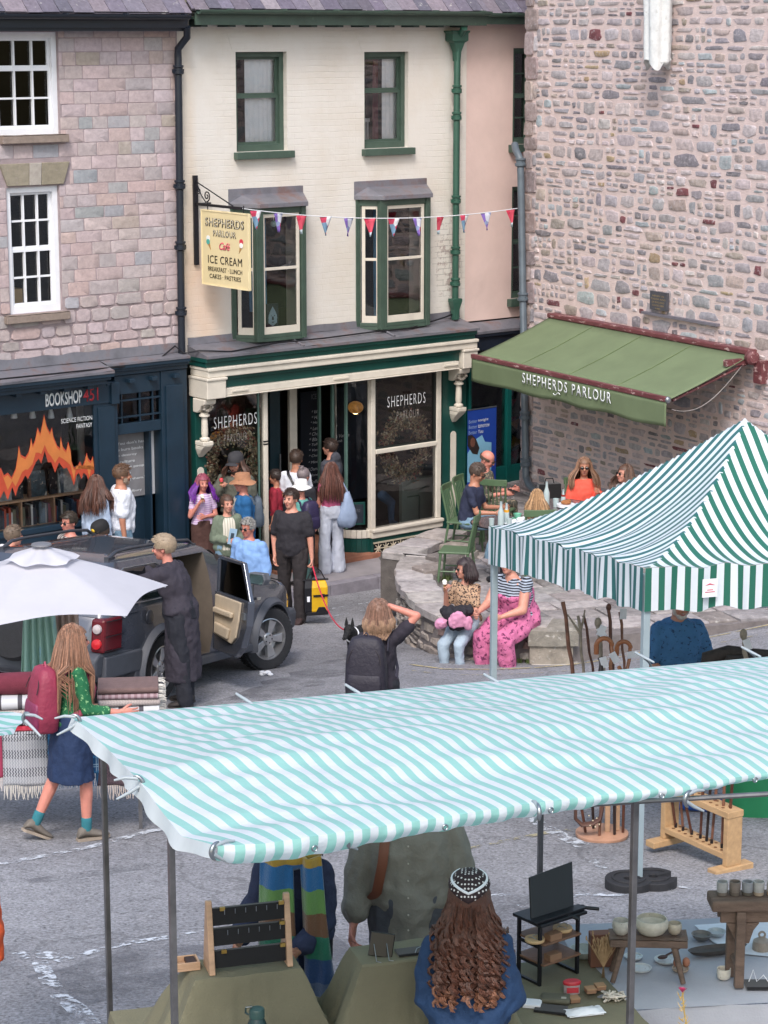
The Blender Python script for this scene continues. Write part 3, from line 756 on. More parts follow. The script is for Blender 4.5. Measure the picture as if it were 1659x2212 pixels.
zt,zb_=zc-.16,A(100,886,fo)[1]
P('fascia_board',MB().box(xl,A(238,850,fo)[0],-fo,0,zb_,zt).box(A(238,850,fo)[0],A(255,850,fo)[0],-fo-.04,0,zb_-.02,zt),m_navs,bk,bev=.005)
sx0,sx1=A(98,870,fo)[0],A(177,860,fo)[0];sx2=A(212,855,fo)[0];sz0=A(100,881,fo)[1];sz1=A(100,849,fo)[1]
text('BOOKSHOP',bk,sx0,sz0+.01,sx1-sx0,sz1-sz0-.015,-fo-.006,m_letw,bold=.02)
text('451',bk,sx1+.02,sz0+.02,sx2-sx1-.02,sz1-sz0-.02,-fo-.006,mat('red_lettering','#b5303c',.5),bold=.01)
wx1=A(207,1000,fo)[0];px1=A(256,1000,.15)[0];dx1=A(350,1000,.1)[0];ex1=XB
zsill=A(100,1140,fo)[1];zgd=pvz(-1,.5)-.05
fr_=MB().box(wx1,px1,-.16,.1,zgd,zb_).box(xl,wx1,-.16,.02,zgd,zsill).box(xl,wx1,-.2,.02,zsill-.05,zsill+.02)
fr_.box(dx1,ex1-.02,-.12,.1,zgd,zc-.1).box(dx1+.06,ex1-.10,-.15,-.12,zgd+.3,zc-.3).box(wx1+.06,px1-.06,-.185,-.16,zgd+.3,zb_-.05)
zh=A(300,925,.1)[1];zt2=A(300,912,.1)[1];zt1=A(300,848,.1)[1]
fr_.box(px1,dx1,-.10,.06,zh-.06,zt2).box(px1,dx1,-.10,.06,zt1,zc-.1)
P('shopfront',fr_,m_navs,bk,bev=.006)
m_room=mat('shop_room','#4a4341',.9,0,.3,2)
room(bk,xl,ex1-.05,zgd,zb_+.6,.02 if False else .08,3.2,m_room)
P('window',MB().box(xl,wx1,-.13,-.126,zsill,zb_),m_glass,bk)
m_fl1=mat('flame_orange','#c9783f',.5,0,.1,5);m_fl2=mat('flame_red','#bb4a32',.5,0,.1,5);m_fl3=mat('flame_yellow','#e8983c',.5)
def q2(u,v,o=.135):return A(u,v,o)
top=[(-30,1010),(0,1038),(3,1022),(8,1043),(22,1047),(27,1037),(33,1046),(48,1030),(56,1000),(60,958),(64,986),(78,993),(90,975),(94,962),(98,978),(105,940),(107,925),(110,950),(120,915),(124,893),(127,915),(136,897),(143,875),(147,905),(158,910),(163,890),(170,902),(176,930),(184,952),(190,918),(198,950),(206,965),(214,968),(224,940),(228,990),(232,1006),(244,1010),(258,996),(268,998),(276,965),(283,990),(291,975),(296,1010)]
def SPX(x,y,x0=0,y0=1100,k=2.37):return((x0+x/k)/1.507,(y0+y/k)/1.507)
ft=[(-90,1080),(-30,1060),(5,1000),(30,1060),(60,1040),(90,1075),(120,1010),(135,920),(145,830),(160,900),(195,920),(220,880),(232,830),(240,770),(252,830),(270,790),(290,690),(310,740),(325,670),(340,590),(360,680),(385,730),(400,690),(412,760),(440,830),(462,850),(468,760),(485,840),(510,870),(526,800),(545,870),(552,950),(570,1000),(600,990),(615,950),(635,990),(655,940),(668,885),(680,930),(700,950),(716,910),(728,1000)]
fb=[(728,1040),(705,1060),(690,1130),(668,1060),(645,1040),(628,1090),(608,1040),(590,1060),(570,1140),(545,1060),(515,1000),(490,1010),(455,960),(425,1040),(395,960),(370,960),(345,870),(318,970),(300,930),(275,960),(250,1020),(215,1090),(195,1060),(170,1110),(140,1150),(120,1220),(95,1150),(60,1250),(30,1180),(0,1240),(-90,1240)]
def decal(pts,mt,o):
 P('flame_decal',MB().xz([A(*SPX(*p),o)for p in pts],-o,-o-.001),mt,bk,fix=False)
decal(ft+fb,m_fl2,.131)
mid=[(x,y+18)for x,y in ft[2:]]+[(x,y-75 if i%2 else y-45)for i,(x,y)in enumerate(fb[:-3])]
decal([(x,min(y,1180))for x,y in mid],m_fl1,.1335)
x0_,z0_=A(199,899,.14);h_=A(199,899,.14)[1]-A(199,911,.14)[1]
text('SCIENCE FICTION',bk,A(199,905,.14)[0],A(165,911,.14)[1],A(199,905,.14)[0]-A(132,905,.14)[0],h_*.8,-.14,m_letw,align='RIGHT',ext=0)
text('FANTASY',bk,A(199,915,.14)[0],A(180,924,.14)[1],A(199,905,.14)[0]-A(165,905,.14)[0],h_*.8,-.14,m_letw,align='RIGHT',ext=0)
P('inner_panel',MB().box(A(165,1000,-.5)[0],A(207,1000,-.5)[0]+.5,.42,.46,zgd,zb_+.3),mat('pale_panelling','#a9a8aa',.7,0,.08),bk)
for u in(22,62,102,142):
 c=FA.w(*((A(u+8,893,-.25)[0],.25,A(u+8,893,-.25)[1])))
 l_=T('spot_lamp','small white spot lamp inside the bookshop window, number %s from the left'%'first second third fourth'.split()[(22,62,102,142).index(u)]if False else('small white cone lamp hanging in the bookshop window '+['at its far left','second from its left edge','above the tallest flame','nearest the pale panelling'][(22,62,102,142).index(u)]),'lamp',c,FA.a,'cone lamps in the bookshop window')
 P('lamp_shade',MB().lathe([(.012,.09),(.02,.07),(.04,-.02),(.045,-.06),(.04,-.065)],n=14),m_white,l_,sh=40);P('cable',MB().tube([(0,0,.08),(0,0,.4)],.004,6),m_black,l_)
tr=MB()
for t in(.14,.56,.86):x=px1+.02+(dx1-px1-.04)*t;tr.box(x-.009,x+.009,-.085,-.06,zt2,zt1)
for t in(.22,.78):z=zt2+(zt1-zt2)*t;tr.box(px1,dx1,-.09,-.055,z-.01,z+.01)
P('transom',tr,m_navs,bk);P('window',MB().box(px1,dx1,-.05,-.046,zt2,zt1),glassm('milky_glass',(.55,.55,.58)),bk)
P('inner_panel',MB().box(px1-.1,dx1,.5,.52,zt2-.05,zt1+.2),mat('pale_panelling'),bk)
dr=P('door',MB().box(px1+.02,px1+.62,.12,.165,zgd,zh-.06),m_navs,bk,bev=.004)
xa,za=A(262,1120,-.11);
P('door_frame',MB().box(dx1-.16,dx1-.13,-.04,.12,zgd,zh-.06).box(px1,px1+.03,-.04,.12,zgd,zh-.06),m_navs,bk)
pw_,pz0,pz1=A(334,1060,-.11)[0],A(330,1066,-.11)[1],A(330,930,-.11)[1];px0_=px1+.06
ps=P('poster',MB().box(px0_,pw_,.100,.115,pz0,pz1),mat('poster_grey','#7d7c80',.6),dr);P('poster_border',MB().box(pw_-.055,pw_+.01,.094,.0985,pz0,pz1),m_white,dr)
for i,s_ in enumerate(['"You don\'t have','to burn books','to destroy','a culture','Just get people','to stop','reading them."','','Ray Bradbury']):
 if s_:text(s_,dr,px0_+.05,pz1-.14-.085*i,(pw_-px0_-.13)*len(s_)/16,.04,.097,m_letw,ext=0)
bsz=A(100,1066,-.15)[1]
bs_=T('bookcase','pale wooden bookcase facing out of the bookshop window','bookcase',FA.w(0,0,0),FA.a)
bm_=MB();bx0,bx1=xl,A(172,1066,-.15)[0];lev=[bsz,bsz-.36,bsz-.72,bsz-1.05]
for z in lev:bm_.box(bx0,bx1,-.04,.3,z-.025,z)
div=[bx1-.02-.5*k for k in range(9)]
for k,x in enumerate(div):bm_.box(x,x+.025,-.04,.3,lev[-1],lev[0]-.025)
P('shelf_frame',bm_,mat('bookcase_wood','#c79b78',.55,0,.15,5,stretch=(4,1,1)),bs_,bev=.003)
bcol=['#2d3a4a','#c9c6c0','#8f2f2a','#1f2a33','#5a6b74','#d8d5d0','#b5482f','#3b2f2a','#30506b','#a8a39a','#6b6a55','#14161c','#c2402e']
m_books=[mat('book_cover_%s'%c[1:],c,.5,0,.1,20)for c in bcol]
rb=random.Random(4);nb=0
PL=['topmost row','second row','third row']
from collections import defaultdict
for li,z in enumerate(lev[1:]):
 for k,x in enumerate(div[1:]):
  cx_=x+.03;first=True
  if FA.w(x,0,0).x<-6.3:continue
  while cx_<x+.46:
   t=rb.uniform(.02,.05);h=rb.uniform(.2,.3);c=rb.randrange(len(bcol))
   if rb.random()<.12:cx_+=.04;continue
   o=P('book',MB().box(0,t-.002,0,.17,0,h).box(.001,t-.003,.003,.168,.002,h-.002)if False else MB().box(0,t-.002,0,.17,0,h),m_books[c],loc=FA.w(cx_,-.015,z))
   o.rotation_euler.z=FA.a;tag(o,'upright book in the %s of the bookshop window bookcase'%PL[li],'book','books in the %s of the bookcase'%PL[li]);cx_+=t;nb+=1
for i,(u,w_,h_,c,tl)in enumerate([(18,.17,.2,'#a9adaf',0),(55,.16,.24,'#1b2024',.1),(92,.04,.26,'#6b4a38',0),(120,.24,.34,'#2f4650',.25),(165,.12,.35,'#16181c',.0),(192,.05,.34,'#4c5a66',0),(212,.3,.33,'#b9b8b4',.2)]):
 uu=SPX(60+i*0,0)[0]if False else u*.7
 p=FA.w(A(uu,1050,-.05)[0],.05,bsz)
 o=P('book',MB().box(-w_/2,w_/2,0,.04,0,h_,Matrix.Rotation(-tl*.6,4,'X')),mat('display_cover_%d'%i,c,.4,0,.5,14,second='#c9b9a8',thr=(.58,.62),sscale=16),loc=p);o.rotation_euler.z=FA.a
 tag(o,['small pale grey book','black paperback','thin brown book','large teal illustrated book','tall black hardback','narrow slate blue book','wide grey and white picture book'][i]+' displayed on top of the bookshop window bookcase','book')
cf=TF('cafe_building','cream painted brick house with green sash windows, two bays and a green cafe shopfront','building',FA)
XC=A(1006,400)[0]
u1=(A(510,220)[0],A(620,220)[0],A(560,327)[1],A(560,112)[1]);u2=(A(787,220)[0],A(882,220)[0],A(830,320)[1],A(830,112)[1])
b1=(A(508,600)[0],A(640,600)[0],A(575,722)[1],A(575,445)[1]);b2=(A(780,560)[0],A(906,560)[0],A(840,700)[1],A(840,425)[1])
ze=A(700,55)[1];zsf=A(700,700)[1]-.05
cw_=MB();wall_holes(cw_,XB,XC,zsf-.3,ze+.3,[u1,u2,b1,b2],0,.24)
cw_.box(XB+.01,XB+.09,-.05,0,zsf-2,zsf)if False else None
P('wall',cw_,m_creamw,cf)
room(cf,XB+.05,XC-.05,zsf-.1,ze,.25,3.)
for(a,b,c,d),mr in((u1,.62),(u2,.62)):
 w=sash(cf,a+.0,b-.0,c+.0,d,.13,1,2,m_greenw,fw=.07,meet=c+(d-c)*(.56 if a==u1[0]else .6))
 P('sill',MB().box(a-.05,b+.07,-.09,.1,c-.1,c-.002),m_greenw,cf,bev=.008)
 lz=MB();lz.xz([(a-.05,d+.002),(b+.03,d+.002),(b+.12,d+.26),(a-.14,d+.26)],-.006,0.004);P('lintel',lz,m_creamw,cf)
u1x=u1[1]-u1[0]
curtain('curtain','white curtain half drawn behind the upper left green window',FA,u1[0]+.3,u1[1]-.02,u1[2]+.1,u1[3],.215,m_curt,7,.006)
curtain('curtain','white curtain tied at the side of the upper right green window',FA,u2[1]-.32,u2[1]+.05,u2[2]+.1,u2[3],.215,m_curt,5,.006)
curtain('curtain','plum red curtain edge beside the white one in the upper right window',FA,u2[1]-.4,u2[1]-.31,u2[2]+.02,u2[3],.32,m_curtr,2)
ch=T('white_chair_back','white slatted chair back seen through the upper right window','chair',FA.w(u2[0]+.16,.5,u2[2]),FA.a)
cb_=MB().box(0,.34,0,.03,.36,.41).box(0,.34,0,.03,.05,.09)
for k in range(6):cb_.box(.02+.055*k,.045+.055*k,.003,.027,.09,.36)
P('backrest',cb_,m_white,ch);P('seat',MB().box(-.02,.36,.03,.35,0,.05),m_white,ch)
def bay(x0,x1,z0,z1,p,name,leadz):
 c=p*.95;ob=T('x',None,None);bpy.data.objects.remove(ob)
 pts=[(x0,0),(x0+c,-p),(x1-c*.55,-p),(x1,0)]
 fr1=MB();mp=MB();gl=MB();sa=MB();sill_=MB()
 for(a,b)in zip(pts,pts[1:]):
  A3,B3=V((a[0],a[1],0)),V((b[0],b[1],0));d=(B3-A3);L_=d.length;d.normalize();n=V((d.y,-d.x,0))
  M=Matrix(((d.x,-n.x,0,A3.x),(d.y,-n.y,0,A3.y),(0,0,1,0),(0,0,0,1)))
  fr1.box(.002,L_-.002,-.0,.08,z1-.09,z1,M);sill_.box(.002,L_-.002,-.0,.08,z0,z0+.05,M)
  i0,i1=.055,L_-.055
  sa.box(i0,i0+.05,.015,.05,z0+.05,z1-.09,M);sa.box(i1-.05,i1,.015,.05,z0+.05,z1-.09,M);sa.box(i0+.05,i1-.05,.015,.05,z0+.05,z0+.05+.1,M);sa.box(i0+.05,i1-.05,.015,.05,z1-.14,z1-.09,M)
  zm=z0+(z1-z0)*.53;sa.box(i0+.05,i1-.05,.018,.047,zm-.02,zm+.02,M)
  gl.box(i0+.03,i1-.03,.03,.034,z0+.1,z1-.1,M)
 for(a,b),w_ in zip(pts,(.08,.12,.08,.06)):
  mp.box(a-w_/2,a+w_/2,b-.02,b+.07,z0-.04,z1+.001);mp.box(a-w_/2+.03,a-w_/2+.045,b-.028,b-.02,z0,z1-.1);mp.box(a+w_/2-.045,a+w_/2-.03,b-.028,b-.02,z0,z1-.1)
 br_=P(name,fr1,m_greenw,cf,bev=.004);P('mullion',mp,m_greenw,br_,bev=.006);P('sill_rail',sill_,m_greenw,br_,bev=.004);P('sash',sa,m_cream,br_,bev=.003);P('pane',gl,m_glass,br_)
 e=.07;out=[(x0-e,.0),(x0+c-e*.5,-p-e),(x1-c*.55+e*.6,-p-e),(x1+e,.0)];up=[(x0-e,.0),(x0+c*.6,-.03),(x1-c*.5,-.03),(x1+e,.0)]
 rf=MB();lo=[V((x,y,z1+.0))for x,y in out];l2=[V((x,y,z1+.06))for x,y in out];hi=[V((x,y,z1+.17))for x,y in up];h2=[V((x,y*.9,z1+.26))for x,y in up]
 rf.rings([lo,l2,hi,h2],True,True);P('roof',rf,m_lead,br_,bev=.004)
 P('floor',MB().xy(pts,z0-.05,z0-.002),m_greenw,br_)
 return br_
bz=lambda u,v,o:A(u,v,o)[1]
P1x=(A(504,600)[0],A(648,600)[0]);P2x=(A(773,560)[0],A(914,560)[0])
bay(P1x[0],P1x[1],bz(600,728,.25),bz(600,447,.25),.27,'bay_window',0)
bay(P2x[0],P2x[1],bz(850,703,.25),bz(850,430,.25),.27,'bay_window',0)
curtain('curtain','teal blue curtain inside the left bay window',FA,b1[0]+.42,b1[0]+.72,b1[2]+.3,b1[3],.25,m_curt2,5)
curtain('curtain','teal blue curtain at the centre of the right bay window',FA,b2[0]+.44,b2[0]+.66,b2[2]+.1,b2[3],.25,m_curt2,4)
curtain('curtain','dark teal curtain at the left side of the right bay window',FA,b2[0]+.1,b2[0]+.28,b2[2]+.2,b2[3],.3,m_curt2,4)
k_=FA.w(A(588,690,.12)[0],-.12,bz(590,706,.12)+.0)
fg=T('figure_picture','small framed picture of a bearded face on the left bay sill','picture',k_,FA.a)
P('frame',MB().box(-.1,.1,-.01,.01,0,.33),mat('dark_blue_frame','#16222f',.5),fg)
gf=mat('pale_blue_drawing','#8fa6b5',.6)
P('drawing',MB().xz([(.075*cos(t),.13+.1*sin(t))for t in[pi*2*i/14 for i in range(14)]],-.016,-.011).xz([(-.07,.14),(-.075,.06),(-.03,.03),(0,.015),(.03,.03),(.075,.06),(.07,.14)],-.014,-.011).xz([(-.06,.2),(0,.29),(.06,.2)],-.0145,-.011),gf,fg)
P('mark',MB().ell((-.028,-.018,.16),(.008,.003,.008),8,4).ell((.028,-.018,.16),(.008,.003,.008),8,4).xz([(-.01,.15),(.01,.15),(.016,.1),(-.016,.1)],-.019,-.015).xz([(-.03,.075),(.03,.075),(.0,.06)],-.019,-.015),m_letk,fg)
k_=FA.w(A(618,560,.1)[0],-.1,b1[2]+(b1[3]-b1[2])*.5+.02)
bd=T('bird_ornament','small grey wading bird ornament on the meeting rail of the left bay','ornament',k_,FA.a)
P('body',MB().tube([(-.12,0,.02),(-.05,0,.03),(.02,0,.04),(.05,0,.05)],[.008,.02,.022,.012],10),mat('bird_grey','#8c8d90',.6),bd,sh=60);P('head',MB().ell((.06,0,.085),(.016,.012,.014)).tube([(.04,0,.05),(.055,0,.08)],.009,8).tube([(.07,0,.085),(.12,0,.075)],[.005,.002],6),mat('bird_grey'),bd,sh=60)
k_=FA.w(A(589,483,.12)[0],-.14,A(589,483,.12)[1])
gb=T('glass_bauble','pale green glass bauble hanging in the left bay window','bauble',k_,FA.a)
P('ball',MB().ell((0,0,0),(.045,.045,.045),16,10),mat('bauble_glass','#8fb3b0',.1),gb,sh=60);P('cord',MB().tube([(0,0,.04),(0,0,.2)],.003,6),m_white,gb)
zg2=A(700,45,.3)[1];XP=A(1128,40,.2)[0]+.5
P('fascia',MB().box(XB+.08,XC+.1,-.33,-.3,zg2-.06,zg2+.1).box(XB+.08,XC+.1,-.3,.0,zg2+.02,zg2+.05),m_greenw,cf,bev=.004)
jo=MB();x=XB+.2
while x<XC:jo.box(x,x+.1,-.29,0,zg2-.085,zg2+.018);x+=.46
P('rafter_end',jo,mat('dark_green_paint','#2a3d3a',.6),cf)
P('gutter',gutter(XB+.08,XC+.1,.40,zg2+.14,.06),m_greenw,cf,sh=50)
slates(FA,XB,XC+.12,zg2+.14,.36,9,cf)
xh,zh_=A(988,78,.12)
hp,o_=rainpipe('drainpipe','ornate green drainpipe with a hopper head at the right edge of the cream house',FA,[(A(1003,60,.3)[0],-.3,A(1003,60,.3)[1]),(xh+.02,-.14,zh_+.0),(xh,-.12,zh_-.05),(xh,-.11,A(991,640,.1)[1]),(xh,-.11,A(991,688,.1)[1])],.05,m_greenw if False else mat('glossy_green_paint','#2f5548',.35,0,.12,4),[A(988,v,.1)[1]for v in(192,250,430,540,608)])
mgp=mat('glossy_green_paint')
def relz(v):return A(988,v,.1)[1]-o_.z
P('hopper',MB().rings([[V((sx*a,sy*b*.7+.0,z))for sx,sy in((-1,-1),(1,-1),(1,1),(-1,1))]for a,b,z in((.045,.06,relz(132)),(.05,.07,relz(112)),(.1,.1,relz(92)),(.15,.13,relz(88)),(.15,.13,relz(72)),(.17,.15,relz(70)),(.17,.15,relz(66)))],True),mgp,hp,bev=.008)
P('hopper',MB().rings([[V((sx*a,sy*b*.7,z))for sx,sy in((-1,-1),(1,-1),(1,1),(-1,1))]for a,b,z in((.045,.06,relz(690)),(.05,.07,relz(668)),(.09,.09,relz(650)),(.09,.09,relz(644)))],True),mgp,hp,bev=.008)
SO=.45
xL,xR=A(402,745)[0]+.02,A(1034,706,SO)[0]
zf0=A(740,738,SO)[1];zf0=(A(448,770,SO)[1]+A(1034,708,SO)[1])/2
zbk=(A(420,738)[1]+A(950,695)[1])/2
lr=MB();leadroof(lr,xL,xR,SO+.03,zf0,zbk,.035);lr.quad((xL,-SO-.03,zf0),(xL,0,zbk),(xL,0,zf0-.035),(xL,-SO-.03,zf0-.035))
for k in(1/3.,2/3.):x=xL+(xR-xL)*k;lr.tube([(x,-SO-.03,zf0+.012),(x,0,zbk+.015)],.018,8)
lr.grid(lambda u,v:(xL+(xR-xL)*u,-.01-.012*(1-v),zbk+.1*v+.012*mn.noise(V((u*14,0,7)))),50,2)
P('lead_roof',lr,m_lead,cf,sh=50)
def zof(v,u=448,o=SO):return A(u,v,o)[1]
zA,zB_,zC_,zD=zf0-.035,zf0-.035-.2*0,0,0
g1=zof(770)-zof(788);k0=zf0-.035
gh,chh=.13,.14
P('cornice',MB().box(xL,xR-.02,-SO,0,k0-gh*.45,k0-.001).box(xL+.02,xR-.03,-SO+.04,0,k0-gh,k0-gh*.45-.001),m_green,cf,bev=.008)
P('cornice_band',MB().box(xL+.03,xR-.0,-SO-.015,0,k0-gh-chh*.35,k0-gh-.002).box(xL+.04,xR-.01,-SO+.01,0,k0-gh-chh,k0-gh-chh*.35-.002),m_cream,cf,bev=.01)
kz=k0-gh-chh
bl0,bl1=xL+.01,A(487,830,SO-.02)[0];br0,br1=A(1000,770,SO-.02)[0],xR-.01
hb=zof(800)-zof(850)
for a,b in((bl0,bl1),(br0,br1)):
 P('end_block',MB().box(a,b,-SO+.0,0,kz-hb*.92,kz-.002).box(a-.01,b+.015,-SO-.02,0,kz-.04,kz-.003),m_cream,cf,bev=.01)
P('fascia_board',MB().box(bl1+.002,br0-.002,-SO+.1,0,kz-.17,kz-.002).box(bl1+.002,br0-.002,-SO+.06,0,kz-.05,kz-.003),m_green,cf,bev=.006)
P('awning_box',MB().box(bl1+.002,br0-.06,-SO+.04,0,kz-.17-.1,kz-.172).box(bl1+.0,br0-.05,-SO+.02,0,kz-.29,kz-.272),m_cream,cf,bev=.01)
for t in(.06,.47,.95):P('badge',MB().box(bl1+(br0-bl1)*t-.14,bl1+(br0-bl1)*t+.14,-SO+.025,-SO+.0395,kz-.235,kz-.205).box(bl1+(br0-bl1)*t-.12,bl1+(br0-bl1)*t+.12,-SO+.02,-SO+.0255,kz-.228,kz-.212),m_cream,cf)
zso=kz-.29
wo=.2
m_gp=m_green
pl0,pl1=xL+.03,A(447,1000,.12)[0];pr0,pr1=A(955,1000,.12)[0],A(1006,1000,.12)[0]
zb0=pvz(1,.3)-.1;zbR=pvz(4.3,.3)-.1
for a,b,zz in((pl0,pl1,zb0),(pr0,pr1,zb0)):
 P('pilaster',MB().box(a,b,-.12,0,zz,kz-hb*.95),m_green,cf,bev=.006)
 c=(a+b)/2-.02
 zt_,zb2=zof(1010,420,.12),zof(1230,420,.12)
 w_=.055;pp=[(c-w_,zb2),(c+w_,zb2),(c+w_,zt_-.06)]+[(c+w_*cos(t),zt_-.06+w_*sin(t))for t in[pi*k/8 for k in range(1,8)]]+[(c-w_,zt_-.06)]
 P('inset_panel',MB().xz(pp,-.128,-.11),m_cream,cf)
 cz=kz-hb*.95;co=P('corbel',MB().rings([[V((c+sx*.1,y0 if sy<0 else-.1,z))for sx,sy in((-1,-1),(1,-1),(1,1),(-1,1))]for y0,z in((-.40,cz),(-.38,cz-.07),(-.30,cz-.10),(-.26,cz-.16),(-.2,cz-.2))],True),m_cream,cf,bev=.015)
 cv=MB()
 for k in range(9):a_=k*.7;cv.ell((c+.06*cos(a_),-.33-.0+.012*k*.3,cz-.12+.05*sin(a_)),(.03,.035,.025),8,6)
 P('carving',cv,mat('weathered_carving','#b3aba0',.6,0,.3,30,second='#4c4c48',thr=(.5,.6),sscale=26),co,sh=60)
 P('column',MB().lathe([(.055,0),(.055,-.02),(.075,-.03),(.075,-.05),(.05,-.06),(.04,-.08),(.045,-.12),(.05,-.3),(.04,-.34),(.07,-.36),(.07,-.385),(.05,-.4)],(c,-.24,cz-.2),16),m_cream,co,sh=40)
 P('foot',MB().box(c-.085,c+.085,-.33,-.12,cz-.60-.06,cz-.6+.001).rings([[V((c+sx*w1_,y0 if sy<0 else-.12,z))for sx,sy in((-1,-1),(1,-1),(1,1),(-1,1))]for w1_,y0,z in((.08,-.33,cz-.662),(.08,-.28,cz-.71),(.06,-.2,cz-.78),(.03,-.15,cz-.84))],True),m_cream,co,bev=.01)
gx0,gx1=pl1,A(572,1000,wo)[0]
mx0,mx1=gx1,A(590,1000,wo)[0]
dxa,dxb=mx1,A(803,1000,wo)[0]
rx0,rx1=A(803,1000,wo)[0],A(948,1000,wo)[0]
zsl=A(830,1152,wo)[1];zsr=A(945,1105,wo)[1];zs=(zsl+zsr)/2
zms=zs
for q_ in((mx0-.02,mx0+.05,zb0+.2),(rx0-.02,rx0+.06,zs),(rx1-.06,rx1+.03,zs)):P('mullion',MB().box(q_[0],q_[1],-wo-.02,-wo+.08,q_[2],zso),m_cream,cf,bev=.01)
ztr=A(880,966,wo)[1]
P('transom',MB().box(rx0+.06,rx1-.06,-wo-.03,-wo+.06,ztr-.035,ztr+.035),m_cream,cf,bev=.012);P('window_sill',MB().box(rx0-.03,rx1+.05,-wo-.08,-wo+.1,zs-.05,zs+.0).box(rx0-.03,rx1+.05,-wo-.05,-wo+.1,zs-.14,zs-.052),m_cream,cf,bev=.012)
P('rail_ring',MB().box(mx0-.026,mx0+.056,-wo-.026,-wo+.0,A(580,955,wo)[1]-.03,A(580,955,wo)[1]-.01).box(mx0-.026,mx0+.056,-wo-.026,-wo+.0,A(580,955,wo)[1]+.01,A(580,955,wo)[1]+.03),m_black,cf)
P('window_frame',MB().box(rx0+.06,rx0+.09,-wo,-wo+.05,ztr+.035,zso).box(rx1-.09,rx1-.06,-wo,-wo+.05,ztr+.035,zso).box(rx0+.06,rx1-.06,-wo,-wo+.05,ztr+.036,ztr+.06),mat('dark_window_frame','#1f2422',.5),cf)
P('window',MB().box(rx0+.06,rx1-.06,-wo+.02,-wo+.024,zs,ztr-.03).box(rx0+.06,rx1-.06,-wo+.03,-wo+.034,ztr+.03,zso),m_glass,cf)
P('window',MB().box(gx0,gx1-.0,-wo+.02,-wo+.024,zb0+.55,zso),m_glass,cf)
rdp=.62
def arcpts(x0,y0,x1,y1,n=8):return[(x1-(x1-x0)*cos(pi/2*k/n),y0+(y1-y0)*(1-sin(pi/2*k/n)))for k in range(n+1)]
def wallstrip(pts,z0,z1,t=0):
 m_=MB()
 for a,b in zip(pts,pts[1:]):m_.quad((a[0],a[1],z0),(b[0],b[1],z0),(b[0],b[1],z1),(a[0],a[1],z1))
 return m_
rt=[(rx0-.34,rdp)]+[(rx0-.34+.02*0,.3),]+[(rx0-.34*cos(pi/2*k/8)*1. if k else rx0-.34,-wo+.05+(.3+wo-.05)*(1-sin(pi/2*k/8)))for k in range(9)]
P('porch_window',wallstrip(rt,zs,zso),m_glass,cf)
P('porch_panel',wallstrip(rt,zb0,zs-.12),m_green,cf,solid=.03);P('porch_sill',wallstrip(rt,zs-.13,zs-.02),m_cream,cf,solid=.07)
for k,(x,y)in enumerate((rt[0],rt[1],rt[5])):P('glazing_bar',MB().box(x-.02,x+.02,y-.02,y+.02,zs,zso),mat('silver_green_bar','#5f7d76',.4,.2),cf)
lt=[(gx1,-wo+.05),(gx1+.25,.1),(gx1+.25,rdp)]
P('porch_window',wallstrip(lt,zs-.1,zso),m_glass,cf);P('porch_panel',wallstrip(lt,zb0,zs-.1),m_green,cf,solid=.03)
for x,y in((gx1-.09,-wo+.02),(gx1+.1,-wo+.2),(gx1+.25,.3)):P('glazing_bar',MB().box(x-.012,x+.012,y-.012,y+.012,zs,zso),mat('silver_green_bar'),cf)
P('stallriser',MB().box(rx0-.02,pr0,-wo-.02,-wo+.08,zb0,zs-.142).box(rx0-.02,pr0,-wo-.06,-wo+.08,zb0,zs-.42),m_green,cf,bev=.008);P('stallriser',MB().box(gx0,gx1,-wo-.02,-wo+.08,zb0,zb0+.55),m_green,cf,bev=.008)
la=MB();lx0,lx1=rx0+.02,rx1+.0;lz0,lz1=zs-.38,zs-.22;n=9;cw2=(lx1-lx0)/n
for k in range(n):
 c=(lx0+cw2*(k+.5),(lz0+lz1)/2)
 for j in range(4):
  a_=pi*j/4+pi/8*0;d=V((cos(a_),0,sin(a_)));la.tube([V((c[0],-wo-.045,c[1]))-d*.075,V((c[0],-wo-.045,c[1]))+d*.075],.009,4)
 la.lathe([(.028,-.004),(.04,0),(.028,.004)],(c[0],-wo-.045,c[1]),10,(0,1,0))
la.box(lx0-.02,lx1+.02,-wo-.055,-wo-.03,lz0-.02,lz0).box(lx0-.02,lx1+.02,-wo-.055,-wo-.03,lz1,lz1+.02)
P('lattice_panel',la,mat('lattice_stone','#b5ab98',.7),cf)
P('lattice_recess',MB().box(lx0,lx1,-wo-.028,-wo-.018,lz0,lz1),m_black,cf)
P('door_step',MB().box(mx1-.05,rx0+.1,-wo-.12,rdp+1,zb0-.1,pvz(2.5,0)+.05),mat('terracotta_tile','#9c6a55',.7,0,.2,8),cf)
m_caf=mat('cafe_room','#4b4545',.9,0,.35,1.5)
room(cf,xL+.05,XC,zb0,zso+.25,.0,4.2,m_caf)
P('door_jamb',MB().box(A(627,1000,-rdp)[0],A(643,1000,-rdp)[0],rdp,rdp+.06,zb0,zso+.2).box(A(606,1000,-rdp)[0],A(614,1000,-rdp)[0],rdp+.3,rdp+.36,zb0,zso+.2),m_cream,cf,bev=.008)
P('door',MB().box(A(590,1000,-rdp)[0]-.05,A(606,1000,-rdp)[0],rdp-.0,rdp+.04,zb0,zso-.1),mat('dark_teal_door','#15303a',.4),cf)
P('door_handle',MB().tube([(A(601,1000,-rdp)[0],rdp-.05,A(601,1060,-rdp)[1]),(A(601,1000,-rdp)[0],rdp-.05,A(601,980,-rdp)[1])],.014,8),m_chrome,cf)
my=1.25;bx_0,bx_1=A(650,950,-my)[0],A(800,950,-my)[0];bz0,bz1=A(700,1090,-my)[1],A(700,842,-my)[1]
